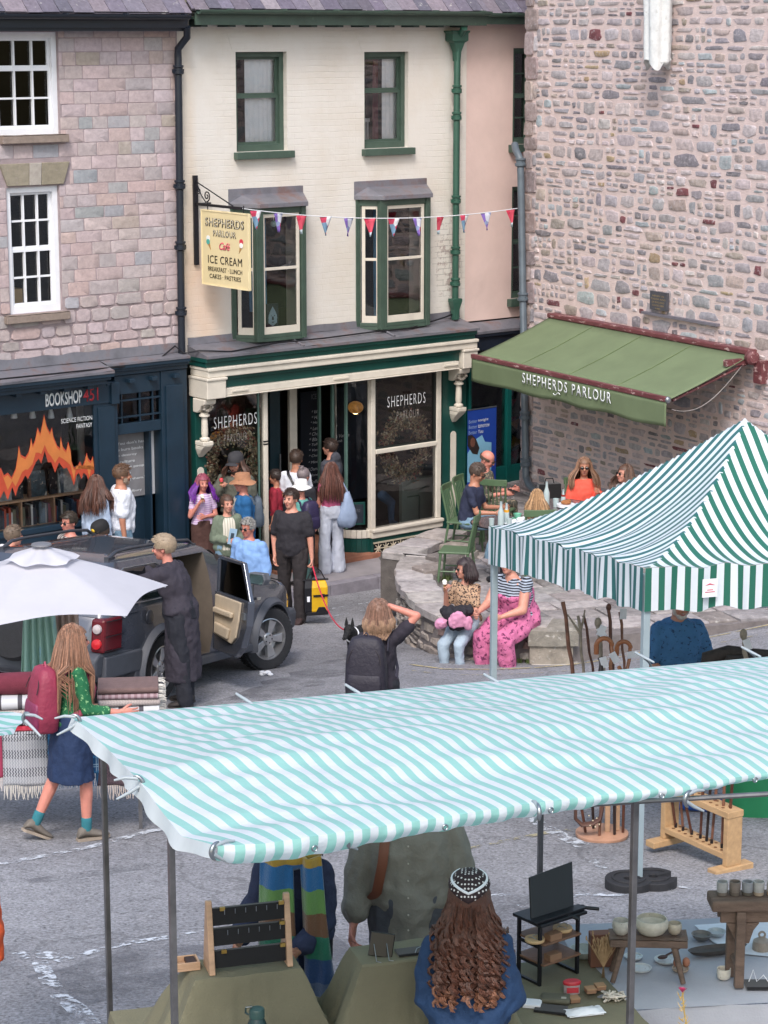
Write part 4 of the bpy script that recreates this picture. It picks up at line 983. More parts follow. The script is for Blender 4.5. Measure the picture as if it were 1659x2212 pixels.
mb_=T('menu_board','large dark navy menu board with white chalk flavours inside the cafe doorway','menu board',FA.w(bx_0,my,bz0),FA.a)
P('board',MB().box(0,bx_1-bx_0,0,.04,0,bz1-bz0),mat('chalkboard_navy','#17202f',.7,0,.2,3),mb_)
m_chk=mat('chalk','#c9ccd4',.8,emit=0)
tw_,th_=A(712,950,-my)[0]-A(664,950,-my)[0],A(700,930,-my)[1]-A(700,936.5,-my)[1]
for i,(u,v,s_)in enumerate([(673,890,'* VANILLA'),(673,902,'* Hazelnut'),(671,914,'* Honeycomb'),(670,926,'* Lemon & Cotton'),(668,938,'* Chocolate'),(668,950,'* Blackcurrant & Vanilla'),(667,962,'* Toffee & honeycomb'),(667,974,'* Vanilla & Fudge'),(667,986,'* Cherry'),(666,1000,'* Mint Choc Chip'),(665,1014,'* Damson & Sloe'),(664,1028,'* Honey Lavender'),(663,1042,'* Coffee'),(662,1056,'* Raspberry')]):
 x,z=A(u,v,-my);text(s_,mb_,x-bx_0,z-bz0-.03,.032*len(s_),.055,-.004,m_chk,ext=0,shear=.25)
x,z=A(672,856,-my);text('ICE CREAM',mb_,x-bx_0,z-bz0-.05,.36,.08,-.004,mat('grey_chalk','#6a6f78',.8),ext=0)
def wtext(s,u0,u1,v0,v1,o,m=m_letw,name='lettering'):
 x0,x1=A(u0,(v0+v1)/2,o)[0],A(u1,(v0+v1)/2,o)[0];um=(u0+u1)/2;z0,z1=A(um,v1,o)[1],A(um,v0,o)[1]
 text(s,cf,x0,z0,x1-x0,(z1-z0),-o,m,ext=0,bold=-.01,spacing=1.25)
m_letg=mat('grey_lettering','#8d8781',.6)
wtext('SHEPHERDS',462,555,896,921,wo-.012);wtext('PARLOUR',484,534,936,953,wo-.012,m_letg)
wtext('SHEPHERDS',837,919,852,875,wo-.012);wtext('PARLOUR',857,906,886,903,wo-.012,m_letg)
m_dry=mat('dried_flowers',rough=.9,var=.25,scale=30,attr=True)
def wreath(name,label,u,v,ru,rv,o,n,rnd):
 x,z=A(u,v,o);p=FA.w(x,-o,z);rx=(A(u+ru,v,o)[0]-x);rz=z-A(u,v+rv,o)[1]
 w=T(name,label,'wreath',p,FA.a);mb=MB()
 pal=[('#8b745e',4),('#ac9474',3),('#5f4f45',2),('#c4ad88',2.4),('#96594c',1.8),('#5a5e48',2),('#d3c6ab',1.6)]
 for _ in range(n):
  a=rnd.random()*2*pi;r_=.72+.28*rnd.gauss(0,.7)*.6;c=V((cos(a)*rx*r_,rnd.uniform(-.03,.09),sin(a)*rz*r_))
  d=V((rnd.gauss(0,1),rnd.gauss(0,.6),rnd.gauss(0,1))).normalized()+V((cos(a+.9),0,sin(a+.9)))*.8;d.normalize();s=d.cross(V((rnd.random()-.5,1,rnd.random()-.5))).normalized()
  l,b=rnd.uniform(.03,.085),rnd.uniform(.008,.022);mb.col=pick(pal,rnd)
  mb.poly([c-d*l*.5,c+s*b,c+d*l*.5,c-s*b])
 P('dried_leaves',mb,m_dry,w,fix=False)
 P('ring',MB().tube([(rx*.72*cos(t),.05,rz*.72*sin(t))for t in[2*pi*k/24 for k in range(25)]],.02,6,cap=False),mat('twig','#4b3a2e',.9),w)
rw=random.Random(31)
wreath('dried_wreath','oval wreath of dried flowers in the left cafe window',506,1000,66,92,wo-.1,2600,rw)
wreath('dried_wreath','round wreath of dried flowers in the right cafe window',876,965,56,82,wo-.1,2400,rw)
m_lamp=mat('lamp_glow','#f0c084',.4,emit=9)
for u,v,y,r_,lb in((768,880,.9,.12,'round brass globe lamp glowing behind the porch window'),(545,868,1.6,.045,'tiny bright lamp high in the left cafe window'),(470,945,.7,.11,'brass globe lamp low behind the left cafe window'),(908,862,1.3,.1,'dim globe lamp at the top of the right cafe window')):
 x,z=A(u,v,-y);l_=T('pendant_lamp',lb,'lamp',FA.w(x,y,z),FA.a,'lamps inside the cafe')
 P('lamp_shade',MB().ell((0,0,0),(r_,r_,r_*.8),16,10),mat('brass_glass','#a9763c',.3,.3,.3,20,emit=.25),l_,sh=60);P('bulb',MB().ell((0,0,-r_*.5),(r_*.5,r_*.5,r_*.36),10,8),m_lamp,l_,sh=60);P('cable',MB().tube([(0,0,r_*.7),(0,0,.6)],.005,6),m_black,l_)
P('counter',MB().box(A(868,1100,-.55)[0],A(940,1100,-.55)[0]+.4,.55,.62,zb0,A(880,1040,-.55)[1]).box(A(868,1100,-.55)[0]-.02,A(940,1100,-.55)[0]+.4,.5,.62,A(880,1040,-.55)[1],A(880,1040,-.55)[1]+.03),mat('grey_green_panel','#8fa097',.6,0,.06),cf,bev=.004)
P('counter_trim',MB().box(A(874,1100,-.54)[0],A(874,1100,-.54)[0]+.5,.535,.548,A(880,1060,-.54)[1],A(880,1060,-.54)[1]+.02).box(A(905,1100,-.54)[0],A(905,1100,-.54)[0]+.02,.535,.548,zb0,A(880,1075,-.54)[1]).box(A(880,1100,-.54)[0],A(905,1100,-.54)[0],.535,.548,A(880,1075,-.54)[1],A(880,1075,-.54)[1]+.018),mat('counter_trim_green','#4a665c',.5),cf)
x,z=A(772,1112,wo-.1);mbp=T('price_board','small green framed chalkboard reading two fifty below the curved porch glass','chalkboard',FA.w(x-.0,-.02,z),FA.a-.45)
P('frame',MB().box(-.17,.17,0,.03,-.17,.17),m_green,mbp,bev=.004);P('slate',MB().box(-.14,.14,-.006,-.001,-.14,.14),mat('chalkboard_navy'),mbp)
text('AFFOGATO',mbp,-.11,.03,.2,.04,-.009,mat('grey_chalk'),ext=0);text('2.50',mbp,-.11,-.07,.16,.07,-.009,mat('grey_chalk'),ext=0)
pc=TF('peach_building','narrow peach rendered house squeezed between the cream house and the stone wall','building',FA)
XPe=XC+3.2;zpb=A(1060,690)[1]
sl1=(A(1110,200)[0],A(1110,200)[0]+.9,A(1112,312)[1],A(1112,104)[1]);sl2=(A(1107,520)[0],A(1107,520)[0]+.9,A(1107,645)[1],A(1107,404)[1])
pw2=MB();wall_holes(pw2,XC+.001,XPe,zpb,ze+.3,[sl1,sl2],.02,.2);P('wall',pw2,m_peach,pc)
for h in(sl1,sl2):
 sash(pc,h[0],h[1],h[2],h[3],.09,3,4,m_greenw,fw=.05);P('sill',MB().box(h[0]-.08,h[1]+.08,-.08,.1,h[2]-.12,h[2]-.003),m_greenw,pc,bev=.006)
room(pc,XC+.1,XPe,zpb,ze,.25,2)
P('fascia',MB().box(XC+.1,XPe,-.3,-.27,zg2-.04,zg2+.1),m_greenw,pc,bev=.004);P('gutter',gutter(XC+.12,XPe,.36,zg2+.12,.055),m_greenw,pc,sh=50)
slates(FA,XC+.12,XPe,zg2+.12,.33,9,pc)
x0,x1=XC+.03,XPe;zz=A(1080,712,.25)[1]
lr=MB();leadroof(lr,x0,x1,.25,zz,zpb-.02,.04);P('lead_roof',lr,m_lead,pc,sh=50)
P('fascia_board',MB().box(x0,x1,-.2,.05,zz-.3,zz-.045).box(x0,x1,-.24,.05,zz-.09,zz-.046),m_navyd,pc,bev=.005)
gpx=A(1097,950,.05)[0]
P('shop_post',MB().box(gpx-.045,gpx+.045,-.08,.02,TFL-.3,zz-.3).box(x0,x0+.05,-.08,.02,TFL-.3,zz-.3).box(x0,XPe,-.06,.02,TFL-.3,TFL+.25),mat('teal_green_paint','#0d5450',.35,0,.1),pc,bev=.005)
P('window',MB().box(x0+.05,XPe,-.02,-.016,TFL+.2,zz-.3),m_glass,pc)
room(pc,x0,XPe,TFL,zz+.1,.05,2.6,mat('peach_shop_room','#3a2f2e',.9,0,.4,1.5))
bx0_,bz1_=A(1009,886,.09);bx1_,_=A(1071,890,.09);bz0_=TFL+.05
bn=T('rollup_banner','blue roll-up banner with white lettering standing beside the green cafe post','banner',FA.w(bx0_,-.1,TFL),FA.a)
bw,bh=bx1_-bx0_,bz1_-TFL
P('sheet',MB().box(0,bw,-.006,0,.05,bh),mat('banner_blue','#1d3f96',.5,0,.06),bn)
P('picture',MB().xz([(.0,.1),(bw-.1,.1),(bw-.1,bh*.55),(bw*.6,bh*.57),(bw*.5,bh*.66),(bw*.3,bh*.62),(0,bh*.45)],-.009,-.0065),mat('banner_sky','#7fb2cf',.5,0,.1,3),bn)
P('picture_figure',MB().xz([(0,bh*.55),(0,bh*.68),(.09,bh*.68),(.17,bh*.62),(.24,bh*.5),(.2,bh*.42),(.1,bh*.44)],-.0115,-.0095),mat('figure_dark','#2b1f1e',.6),bn)
P('picture_face',MB().xz([(.1+.05*cos(t),bh*.585+.075*sin(t))for t in[2*pi*k/12 for k in range(12)]],-.0135,-.012),mat('figure_skin','#6b4438',.6),bn)
P('rail',MB().tube([(0,-.003,bh),(bw,-.003,bh)],.012,8),m_chrome,bn);P('base',MB().box(-.02,bw+.02,-.06,.06,0,.05),m_chrome,bn,bev=.008)
for i,(a,b)in enumerate((('Better',' tonight'),('Better',' tomorrow'),('Better',' You'))):
 z=bh-.21-.085*i;text(a,bn,.02,z,.17,.055,-.0085,mat('pale_blue_lettering','#8ea6cf',.5),ext=0);text(b.strip(),bn,.21,z,.026*len(b)+.0,.055,-.0085,m_letw,ext=0)
m_flag=[mat('flag_%s'%n,c,.7)for n,c in(('yellow','#d9a83c'),('orange','#d98a4a'),('red','#b8455a'),('rose','#c25a6c'),('blue','#4f86a8'))]
for i,(u,v,s_,k,r_)in enumerate([(1113,915,.13,1,.3),(1113,955,.16,0,3.5),(1109,905,.09,3,0),(1107,868,.1,2,0),(1112,980,.13,2,.2),(1108,1038,.14,3,1.2),(1106,845,.1,4,.2)]):
 x,z=A(u,v,-.08);o=P('paper_flag',MB().xz([(s_*sin(r_+t),-s_*cos(r_+t)*.8)for t in(0,2.1,4.2)],-.003,.003),m_flag[k],loc=FA.w(x,.08,z));o.rotation_euler.z=FA.a
 tag(o,['small orange paper flag high in the peach shop window','large yellow paper triangle in the peach shop window beside the grey drainpipe','little rose paper flag above the orange one','small red paper flag near the top of the peach shop window','red paper flag below the yellow triangle','rose paper flag low in the peach shop window','pale blue paper flag topmost in the peach shop window'][i],'paper flag','paper flags in the peach shop window')
sh_=TF('stone_house','tall rubble stone house wall with pink mortar on the right','building',FB)
BX1=7.5;BZ1=10.2
wb=MB().box(0,BX1,0,5,0,BZ1);P('wall',wb,m_mort,sh_)
sb=MB();rr=random.Random(17)
GAP=.012;rubble(sb,.26,BX1,.7,8.75,[],idf,rr,PAL_R,(.08,.23),(.12,.5),.011,.62)
z=.8;k=0
while z<8.8:
 h=rr.uniform(.2,.38);w=.34 if k%2 else .22
 stone(sb,w/2-.01,z+h/2,w,h,.03,idf,rr,pick([('#9a8b8a',3),('#a89a98',2),('#8c7f80',2)],rr),jit=.06,gap=.015,n=12,roundness=.25,inset=.06)
 if w<.3:stone(sb,.26,z+h/2,.1,h*.7,.02,idf,rr,pick(PAL_R,rr))
 z+=h;k+=1
P('stonework',sb,m_rub,sh_,sh=35)
x,z=B(1390,674,.03);x2,z2=B(1552,690,.03)
P('ledge',MB().box(x,x2,-.07,0,z-.02,z+.015),mat('grey_slate','#6d6a74',.7),sh_)
x,z=B(1407,655,.04);x2,_=B(1444,655,.04);_,z1=B(1425,670,.04);_,z2=B(1425,630,.04)
pq=TF('plaque','small dark slate plaque with gold lettering on the rubble wall above the green awning','plaque',FB,x,-.05,z1)
P('plate',MB().box(0,x2-x,-.02,.02,0,z2-z1),mat('plaque_slate','#4a4a52',.5),pq,bev=.004)
mg=mat('gold_lettering','#a08a5c',.5)
for i,(s_,w_)in enumerate((('HENRY VII',.2),('TUDOR KING',.26),('OF ENGLAND',.22),('LODGED HERE',.2),('1485',.08))):text(s_,pq,(x2-x)/2,(z2-z1)*(.8-.17*i)-.02,w_*(x2-x)/.3,.022,-.0225,mg,align='CENTER',ext=0)
x,z=B(1410,132,.3)
rb_=TF('stone_figure','weathered white carved figure high on the rubble wall, only its robe hem in view','statue',FB,x,-.04,z)
fl=MB();n=44;rs=[]
for i in range(26):
 t=i/25;zz=t*1.9;w_=.165+.05*t+.015*sin(t*3);ring=[]
 for k in range(n):
  a=2*pi*k/n;f=1+.10*sin(5*a+1.5*t)+.06*sin(9*a+2*t+1)+.05*mn.noise(V((cos(a)*2,sin(a)*2,t*5)))
  ring.append(V((w_*f*cos(a)+.03*t*0-.04*t,-.17+.17*f*sin(a),zz+(-.05+.07*sin(3*a+.6)+.05*mn.noise(V((a*2,1,2))))*(1-t)**6)))
 rs.append(ring)
fl.rings(rs,True)
P('robe',fl,mat('white_carved_stone','#d6d9da',.8,0,.12,10,.6,40,second='#a5a39d',thr=(.6,.75),sscale=14),rb_,sh=60)
bs2=MB()
for k in range(7):a=k*.9;bs2.ell((cos(a)*.11,-.15+.08*sin(a),-.0+.02*sin(k*2)),(.075,.07,.055),10,6)
P('base',bs2,mat('white_carved_stone'),rb_,sh=60)
B1=lambda u,v,o=.1:(B(u,v,o)[0],-o,B(u,v,o)[1])
m_gp2=mat('grey_pipe_paint','#5b6670',.4,0,.14,5)
rp2,o2=rainpipe('drainpipe','dark grey drainpipe with angled foot on the corner of the rubble stone house',FB,[B1(1112,312,.02),B1(1114,324,.06),B1(1124,345),B1(1125,380),B1(1136,1030),B1(1142,1046,.14),B1(1166,1072,.3)],.055,m_gp2,[B(1126,v,.1)[1]for v in(350,640,995,895)])
ax0,ax1=.90,5.45;azw,azf,ap=3.90,3.42,1.43
aw=TF('shop_awning','olive green retractable awning with white lettering on its valance, on the rubble wall','awning',FB,0,0,0)
m_oliv=mat('awning_canvas','#707f60',.75,0,.08,2.5,.15,30,trans=.12);m_mar=mat('maroon_paint','#6a3a3e',.5,0,.2,6,.3,30,second='#b79a98',thr=(.58,.62),sscale=7,stretch=(1,3,3))
n=48
cvs=MB();cvs.grid(lambda u,v:(ax0-.03+(ax1-ax0+.06)*u+(-.0)*v,-.12-(ap-.12)*v,azw+.0-(azw-azf)*v-.02*sin(pi*v)*(1+.3*sin(u*pi*8))),n,8)
P('canvas',cvs,m_oliv,aw,sh=60,solid=.006)
seam=MB()
for t in(.245,.5,.745):xx=ax0+(ax1-ax0)*t;seam.tube([(xx,-.13,azw+.004),(xx,-.13-(ap-.13)*.5,(azw+azf)/2-.012),(xx,-ap,azf+.004)],.004,6)
P('seam',seam,mat('awning_canvas_dark','#66784f',.8),aw)
vl=MB();vl.grid(lambda u,v:(ax0-.05+(ax1-ax0+.06)*u,-ap-.02+.012*sin(u*pi*9)*v-.0*v,azf-.03-(.33+.012*sin(u*30*pi/4))*v),n*2,6)
P('valance',vl,m_oliv,aw,sh=60,solid=.006)
P('front_bar',MB().box(ax0-.06,ax1+.0,-ap-.035,-ap+.03,azf-.03,azf+.035),m_mar,aw,bev=.01)
P('end_cap',MB().ell((ax1+.02,-ap,azf),(.03,.045,.045),10,8),m_chrome,aw,sh=60)
P('back_box',MB().box(ax0-.05,ax1+.02,-.15,-.0,azw-.0,azw+.07),m_mar,aw,bev=.015)
P('roller_end',MB().lathe([(.09,-.05),(.09,.04),(.06,.07)],(ax1+.1,-.15,azw-.02),16,(1,-.3,0)),m_mar,aw,sh=40)
P('wall_bracket',MB().box(ax1-.05,ax1+.02,-.5,0,azw-.12,azw-.04).box(ax1+.1,ax1+.25,-.12,0,azw-.35,azw-.05).tube([(ax1-.02,-.1,azw-.1),(ax1-.02,-ap+.1,azf-.02)],.02,8),m_mar,aw)
P('cord',MB().tube([(ax1,-.2-(1.15)*t,azw-.1-.62*sin(pi*t*.75)*.6-.25*t)for t in[k/12 for k in range(13)]],.006,6),mat('rope_grey','#8c8886',.8),aw)
x0,z0=B(1130,820,ap+.03);x1,z1_=B(1322,850,ap+.03)
text('SHEPHERDS PARLOUR',aw,x0,azf-.21,x1-x0,.15,-ap-.045,m_letw,bold=.01,ext=.002,spacing=1.3)
P('ornament',MB().tube([(x0+(x1-x0)*.40+t*.16,-ap-.042,azf-.25+.02*sin(t*6))for t in[k/8-.5 for k in range(9)]],.006,6),m_letw,aw)
su=A(420,440)[0];FS=Frame(FA.w(su,0,0).x,FA.w(su,0,0).y,FA.a-pi/2)
hs=T('sign_bracket','black wrought iron wall bracket with scrolls holding the yellow cafe sign','bracket',FS.w(0,0,0),FS.a)
def S(u,v):return FS.hit(u,v,0)
z1,z0=S(423,379)[1],S(423,572)[1];za=S(430,441)[1];xe=S(522,447)[0]
P('wall_bar',MB().box(.01,.045,-.035,.035,z0,z1),m_black,hs,bev=.004)
P('arm',MB().box(.045,xe,-.014,.014,za-.018,za+.018).box(.02,.05,0,.42,za-.012,za+.012)if False else MB().box(.045,xe,-.014,.014,za-.018,za+.018),m_black,hs)
P('stay',MB().tube([(.045,0,z1-.08),(xe*.82,0,za+.02)],.009,8),m_black,hs)
scr=MB()
def spiral(c,r,t0,turns,sgn=1):return[(c[0]+r*(1-k/30*.8)*cos(t0+sgn*k/30*turns*2*pi),0,c[1]+r*(1-k/30*.8)*sin(t0+sgn*k/30*turns*2*pi))for k in range(31)]
scr.tube(spiral((.30,za+.12),.075,-1.6,1.5),.009,6).tube(spiral((.11,z1-.2),.05,2.2,1.4),.008,6).tube([(.06,0,z1-.1),(.13,0,z1-.2),(.17,0,za+.12),(.28,0,za+.03)],.008,6)
P('scroll',scr,m_black,hs)
P('wall_tie',MB().tube([V((.03,0,za)),V((.03,0,za))+V((0,.25,0))],.012,6),m_black,hs)
sx0,sx1=S(438,540)[0],S(540,540)[0];szb,szt=S(490,621)[1],S(490,457)[1]
sg=T('hanging_sign','pale yellow hanging sign for the parlour with ice creams painted on it','sign',FS.w(sx0,0,szb),FS.a)
wS,hS=sx1-sx0,szt-szb
m_sy=mat('sign_yellow','#dccda2',.55,0,.05,2);m_pk=mat('sign_pink','#d8566e',.5)
P('board',MB().box(0,wS,-.018,.018,0,hS),m_sy,sg,bev=.006)
P('border',MB().box(0,wS,-.026,-.018,0,.018).box(0,wS,-.026,-.018,hS-.018,hS).box(0,.018,-.026,-.018,.018,hS-.018).box(wS-.018,wS,-.026,-.018,.018,hS-.018),mat('sign_cream_edge','#e9d9ae',.5),sg)
P('hook',MB().tube([(wS*.12,0,hS),(wS*.12,0,hS+.1)],.008,6).tube([(wS*.88,0,hS),(wS*.88,0,hS+.1)],.008,6),m_black,sg)
def sgt(s,y0,h,w,m,**k):text(s,sg,wS/2,hS*y0,wS*w,hS*h,-.0225,m,align='CENTER',**k)
sgt('SHEPHERDS',.785,.115,.82,m_letk,spacing=1.1,bold=.028);
text('SHEPHERDS',sg,wS/2-.006,hS*.79,wS*.80,hS*.105,-.0255,mat('sign_pale_lettering','#efe6cf',.5),align='CENTER',spacing=1.1,ext=.001,bold=-.022)
sgt('PARLOUR',.66,.085,.48,m_letk,spacing=1.15,bold=.028)
text('PARLOUR',sg,wS/2-.005,hS*.664,wS*.465,hS*.076,-.0255,mat('sign_pale_lettering'),align='CENTER',spacing=1.15,ext=.001,bold=-.02)
sgt('Café',.49,.1,.23,m_pk,shear=.35,bold=.02)
sgt('ICE CREAM',.30,.105,.72,m_letk,spacing=1.1);sgt('BREAKFAST · LUNCH',.195,.06,.72,m_letk);sgt('CAKES · PASTRIES',.10,.06,.66,m_letk)
for t,sgn,c1,c2 in((.15,1,'#e9eef0','#49a9a0'),(.85,-1,'#c8374c','#e9e6e2')):
 cx=wS*t;P('cone_picture',MB().xz([(cx-.03*sgn,hS*.56),(cx+.035*sgn,hS*.565),(cx+.06*sgn,hS*.47)],-.022,-.0185),mat('wafer','#a9834f',.6),sg)
 P('scoop_picture',MB().xz([(cx+.045*cos(a),hS*.625+.04*sin(a))for a in[2*pi*k/14 for k in range(14)]],-.0235,-.0225),mat('scoop_'+c1[1:],c1,.5),sg)
 P('scoop_picture',MB().xz([(cx+.042*cos(a),hS*.58+.036*sin(a))for a in[2*pi*k/14 for k in range(14)]],-.0248,-.0238),mat('scoop_'+c2[1:],c2,.5),sg)
pa=FS.w(xe-.02,0,za);pb=FB.w(B(1118,450,.12)[0],-.12,B(1118,450,.12)[1])
def bline(t):return pa.lerp(pb,t)-V((0,0,.14*4*t*(1-t)))
bt=T('bunting_string','thin white string of bunting from the hanging sign to the stone house corner','bunting',pa)
P('string',MB().tube([bline(k/24)-pa for k in range(25)],.007,6),m_white,bt)
def flagm(i,cs):
 m=mat('bunting_cloth_%d'%i,cs[0],.7,trans=.25,var=0);N,L=nodes(m);vo=N.new('ShaderNodeTexVoronoi');vo.inputs['Scale'].default_value=9
 mp=N.new('ShaderNodeMapping');mp.inputs['Location'].default_value=(i*3.1,i*1.7,i);L.new(N['Texture Coordinate'].outputs['Object'],mp.inputs[0]);L.new(mp.outputs[0],vo.inputs['Vector'])
 sp=N.new('ShaderNodeSeparateColor');L.new(vo.outputs['Color'],sp.inputs[0]);rp=N.new('ShaderNodeValToRGB');rp.color_ramp.interpolation='CONSTANT'
 while len(rp.color_ramp.elements)<len(cs):rp.color_ramp.elements.new(.5)
 for k,c in enumerate(cs):rp.color_ramp.elements[k].position=k/len(cs);rp.color_ramp.elements[k].color=(*hexc(c),1)
 L.new(sp.outputs[0],rp.inputs[0]);L.new(rp.outputs[0],N['Principled BSDF'].inputs['Base Color'])
 for n in N:
  if n.type=='BSDF_TRANSLUCENT':L.new(rp.outputs[0],n.inputs[0])
 return m
fcs=[flagm(0,['#8fb4cf','#e7e9ee','#d44a6a','#7fa3c0']),flagm(1,['#8a6fc0','#d8dbe8','#d8485f','#9aa9d0']),flagm(2,['#d23f5c','#e05a70','#cfe0ea','#9aa6c4'])]
fu=[552,601,651,703,753,798,850,901,951,1003,1049,1102]
def tfor(u):
 lo,hi=0.,1.
 for _ in range(30):
  t=(lo+hi)/2;p=bline(t);d=p-V((0,0,8));q=CX+FPX*d.x/(d.y*CP-d.z*SP)
  if q<u:lo=t
  else:hi=t
 return lo
d_=(pb-pa);d_.z=0;fa_=atan2(d_.y,d_.x);ordn='first second third fourth fifth sixth seventh eighth ninth tenth eleventh twelfth'.split()
for i,u in enumerate(fu):
 p=bline(tfor(u));k=i%3;rt_=R.uniform(-.5,.5)
 mb=MB();mb.grid(lambda a,b:((a-.5)*.195*(1-b)+.004,.02*sin(a*5+i)*b,-.255*b),6,6)
 o=P('bunting_flag',mb,fcs[k],loc=p+V((0,0,-.004)),sh=60,solid=.002);o.rotation_euler=(R.uniform(-.15,.15),0,fa_+rt_*.5)
 tag(o,'%s triangular bunting flag from the left, mostly %s'%(ordn[i],('pale blue','purple','red')[k]),'bunting flag','bunting flags on the string')
P3=[FA.w(*(lambda q:(q[0],-o,q[1]))(A(u,v,o)))for u,v,o in((-20,826,.5),(120,812,.4),(230,800,.3),(290,795,.15),(345,780,.12),(378,752,.1),(398,768,.15),(430,762,.3),(500,764,.4),(600,745,.35),(700,735,.35),(800,722,.3),(880,715,.3),(960,690,.15),(985,680,.06))]
o=P3[0].copy();tag(P('cable',MB().tube([p-o+V((0,0,.03))for p in P3],.012,6),m_black,loc=o,sh=60),'loose black cable lying along the two lead shopfront roofs','cable')
ga=radians(18.1);ga_p=pg(1376,1917);FG=Frame(ga_p.x,ga_p.y,ga)
gs_=3.0
gp=T('gazebo','pop-up gazebo with bold dark green and white striped pyramid roof','gazebo',(FG.o.x,FG.o.y,gz(FG.o.x,FG.o.y)),ga);gz0=gz(FG.o.x,FG.o.y)
def gcz(x,y):p=FG.w(x,y);return gz(p.x,p.y)
cz_={(0,0):gcz(0,0)+2.33,(1,0):gcz(3,0)+2.33,(0,1):gcz(0,3)+2.33,(1,1):gcz(3,3)+2.33}
def eave(a,b):return(cz_[0,0]*(1-a)+cz_[1,0]*a)*(1-b)+(cz_[0,1]*(1-a)+cz_[1,1]*a)*b
pk_=FG.w(1.5,1.5);peak=at_y(1597,903,pk_.y).z
def groof(a,b):
 A_,B_=2*a-1,2*b-1;t=1-max(abs(A_),abs(B_));e=eave(a,b)
 ec=eave(.5,.5);f=t**1.45
 z=e*(1-f)+peak*f if t>0 else e
 c=min(abs(A_),abs(B_))/max(abs(A_),abs(B_),1e-6)
 z-=.065*(1-c*c)*(sin(pi*min(1,t*1.1)))*1.1+.035*(1-c**3)*(1-t)**3*0
 s=(a if abs(B_)>abs(A_)else b)
 z+=(.012*sin(s*38)+.009*sin(s*61+2)+.010*mn.noise(V((a*9,b*9,0))))*max(0,1-t*1.6)**.6*(1-c**4)
 return z
m_g1=stripes('gazebo_stripe_front','#2f7260','#e6edf4',.1,.47,'X',.22,0,.4)
m_g2=stripes('gazebo_stripe_side','#356f70','#e6edf4',.1,.47,'Y',.22,0,.4)  # same cloth as the front; sky tint put into this bluer green
gr_=MB();NN=96
pts=[[(gs_*i/NN,gs_*j/NN,groof(i/NN,j/NN)-gz0)for j in range(NN+1)]for i in range(NN+1)]
for i in range(NN+1):
 for j in range(NN+1):gr_.v.append(pts[i][j])
for i in range(NN):
 for j in range(NN):
  a,b=(i+.5)/NN*2-1,(j+.5)/NN*2-1
  k=i*(NN+1)+j;gr_.face((k,k+NN+1,k+NN+2,k+1),0 if abs(b)>abs(a)else 1)
P('roof',gr_,[m_g1,m_g2],gp,sh=30)
val=MB()
def vside(fn,L_,mi):
 val.mi=mi;n=120
 def g_(u,v):
  x,y,nx,ny=fn(u);w=(.015*sin(u*L_*21)+.012*sin(u*L_*9+1)+.006*sin(u*L_*47))*(.35+v*.65)*min(1,u*12,(1-u)*12)+.012
  return(x+nx*w,y+ny*w,groof(min(1,max(0,x/gs_)),min(1,max(0,y/gs_)))-gz0-.31*v+.006*sin(u*L_*14)*v)
 val.grid(g_,n,7)
vside(lambda u:(gs_*u,0,0,-1),gs_,0);vside(lambda u:(0,gs_*u,-1,0),gs_,1);vside(lambda u:(gs_*u,gs_,0,1),gs_,0);vside(lambda u:(gs_,gs_*u,1,0),gs_,1)
P('valance',val,[m_g1,m_g2],gp,sh=40)
m_leg=mat('grey_blue_leg_paint','#9aaab2',.4,.1,.08,6)
for(a,b)in((0,0),(0,1),(1,1),(1,0)):
 x,y=gs_*a+(.03 if a==0 else-.03),gs_*b+(.03 if b==0 else-.03);zz=gcz(x,y)-gz0
 lg=P('leg',MB().box(x-.025,x+.025,y-.025,y+.025,zz+1.0,eave(a,b)-gz0-.05).box(x-.019,x+.019,y-.019,y+.019,zz+.012,zz+1.0),m_leg,gp,bev=.004)
 P('foot',MB().box(x-.07,x+.07,y-.07,y+.07,zz,zz+.012),m_leg,lg)
P('rail',MB().tube([(gs_,.04,eave(1,0)-gz0-.38),(gs_*.3,.04,eave(.3,0)-gz0-.32)],.014,6),m_leg,gp)
sx_=at_y(1418,1270,16.0);x=FG.loc(sx_).x
P('maker_label',MB().box(x,x+.115,-.042,-.038,eave(0,0)-gz0-.235,eave(0,0)-gz0-.105),m_white,gp)
P('label_mark',MB().xz([(x+.02,eave(0,0)-gz0-.15),(x+.055,eave(0,0)-gz0-.135),(x+.097,eave(0,0)-gz0-.15),(x+.055,eave(0,0)-gz0-.145)],-.0445,-.0425).box(x+.035,x+.08,-.0445,-.0425,eave(0,0)-gz0-.185,eave(0,0)-gz0-.18).box(x+.02,x+.095,-.0445,-.0425,eave(0,0)-gz0-.2,eave(0,0)-gz0-.195),mat('label_red','#c9405a',.5),gp)
for dx,nm in((-.09,'round black rubber weight, left of two at the gazebo leg'),(.1,'round black rubber weight, right of two at the gazebo leg')):
 p=FG.w(.03+dx,.03-.02);z=gz(p.x,p.y);n=40
 o=T('leg_weight',nm,'weight',(p.x,p.y,z),R.random(),'gazebo leg weights')
 pr=[((.17 if True else 0)*cos(t),.17*sin(t))for t in[.35+(2*pi-.7)*k/30 for k in range(31)]];pin_=[(.035*cos(t),.035*sin(t))for t in[2*pi-.35-(2*pi-.7)*k/30 for k in range(31)]]
 P('disc',MB().xy(pr+pin_,0,.075),mat('black_rubber','#2b2b2f',.7,0,.2,20),o,bev=.012);P('rim',MB().tube([(.115*cos(t),.115*sin(t),.078)for t in[.5+(2*pi-1)*k/24 for k in range(25)]],.009,6),mat('black_rubber'),o,sh=60)
FM=Frame(-.85,10.15,radians(27));CH=2.1
def cpt(u,v,h=CH):return pg(u,v,h)
Lp=[cpt(155,1550),cpt(232,1618,CH-.03),cpt(292,1682),cpt(345,1755,CH-.05),cpt(392,1812,CH-.07),cpt(470,1828,CH)]
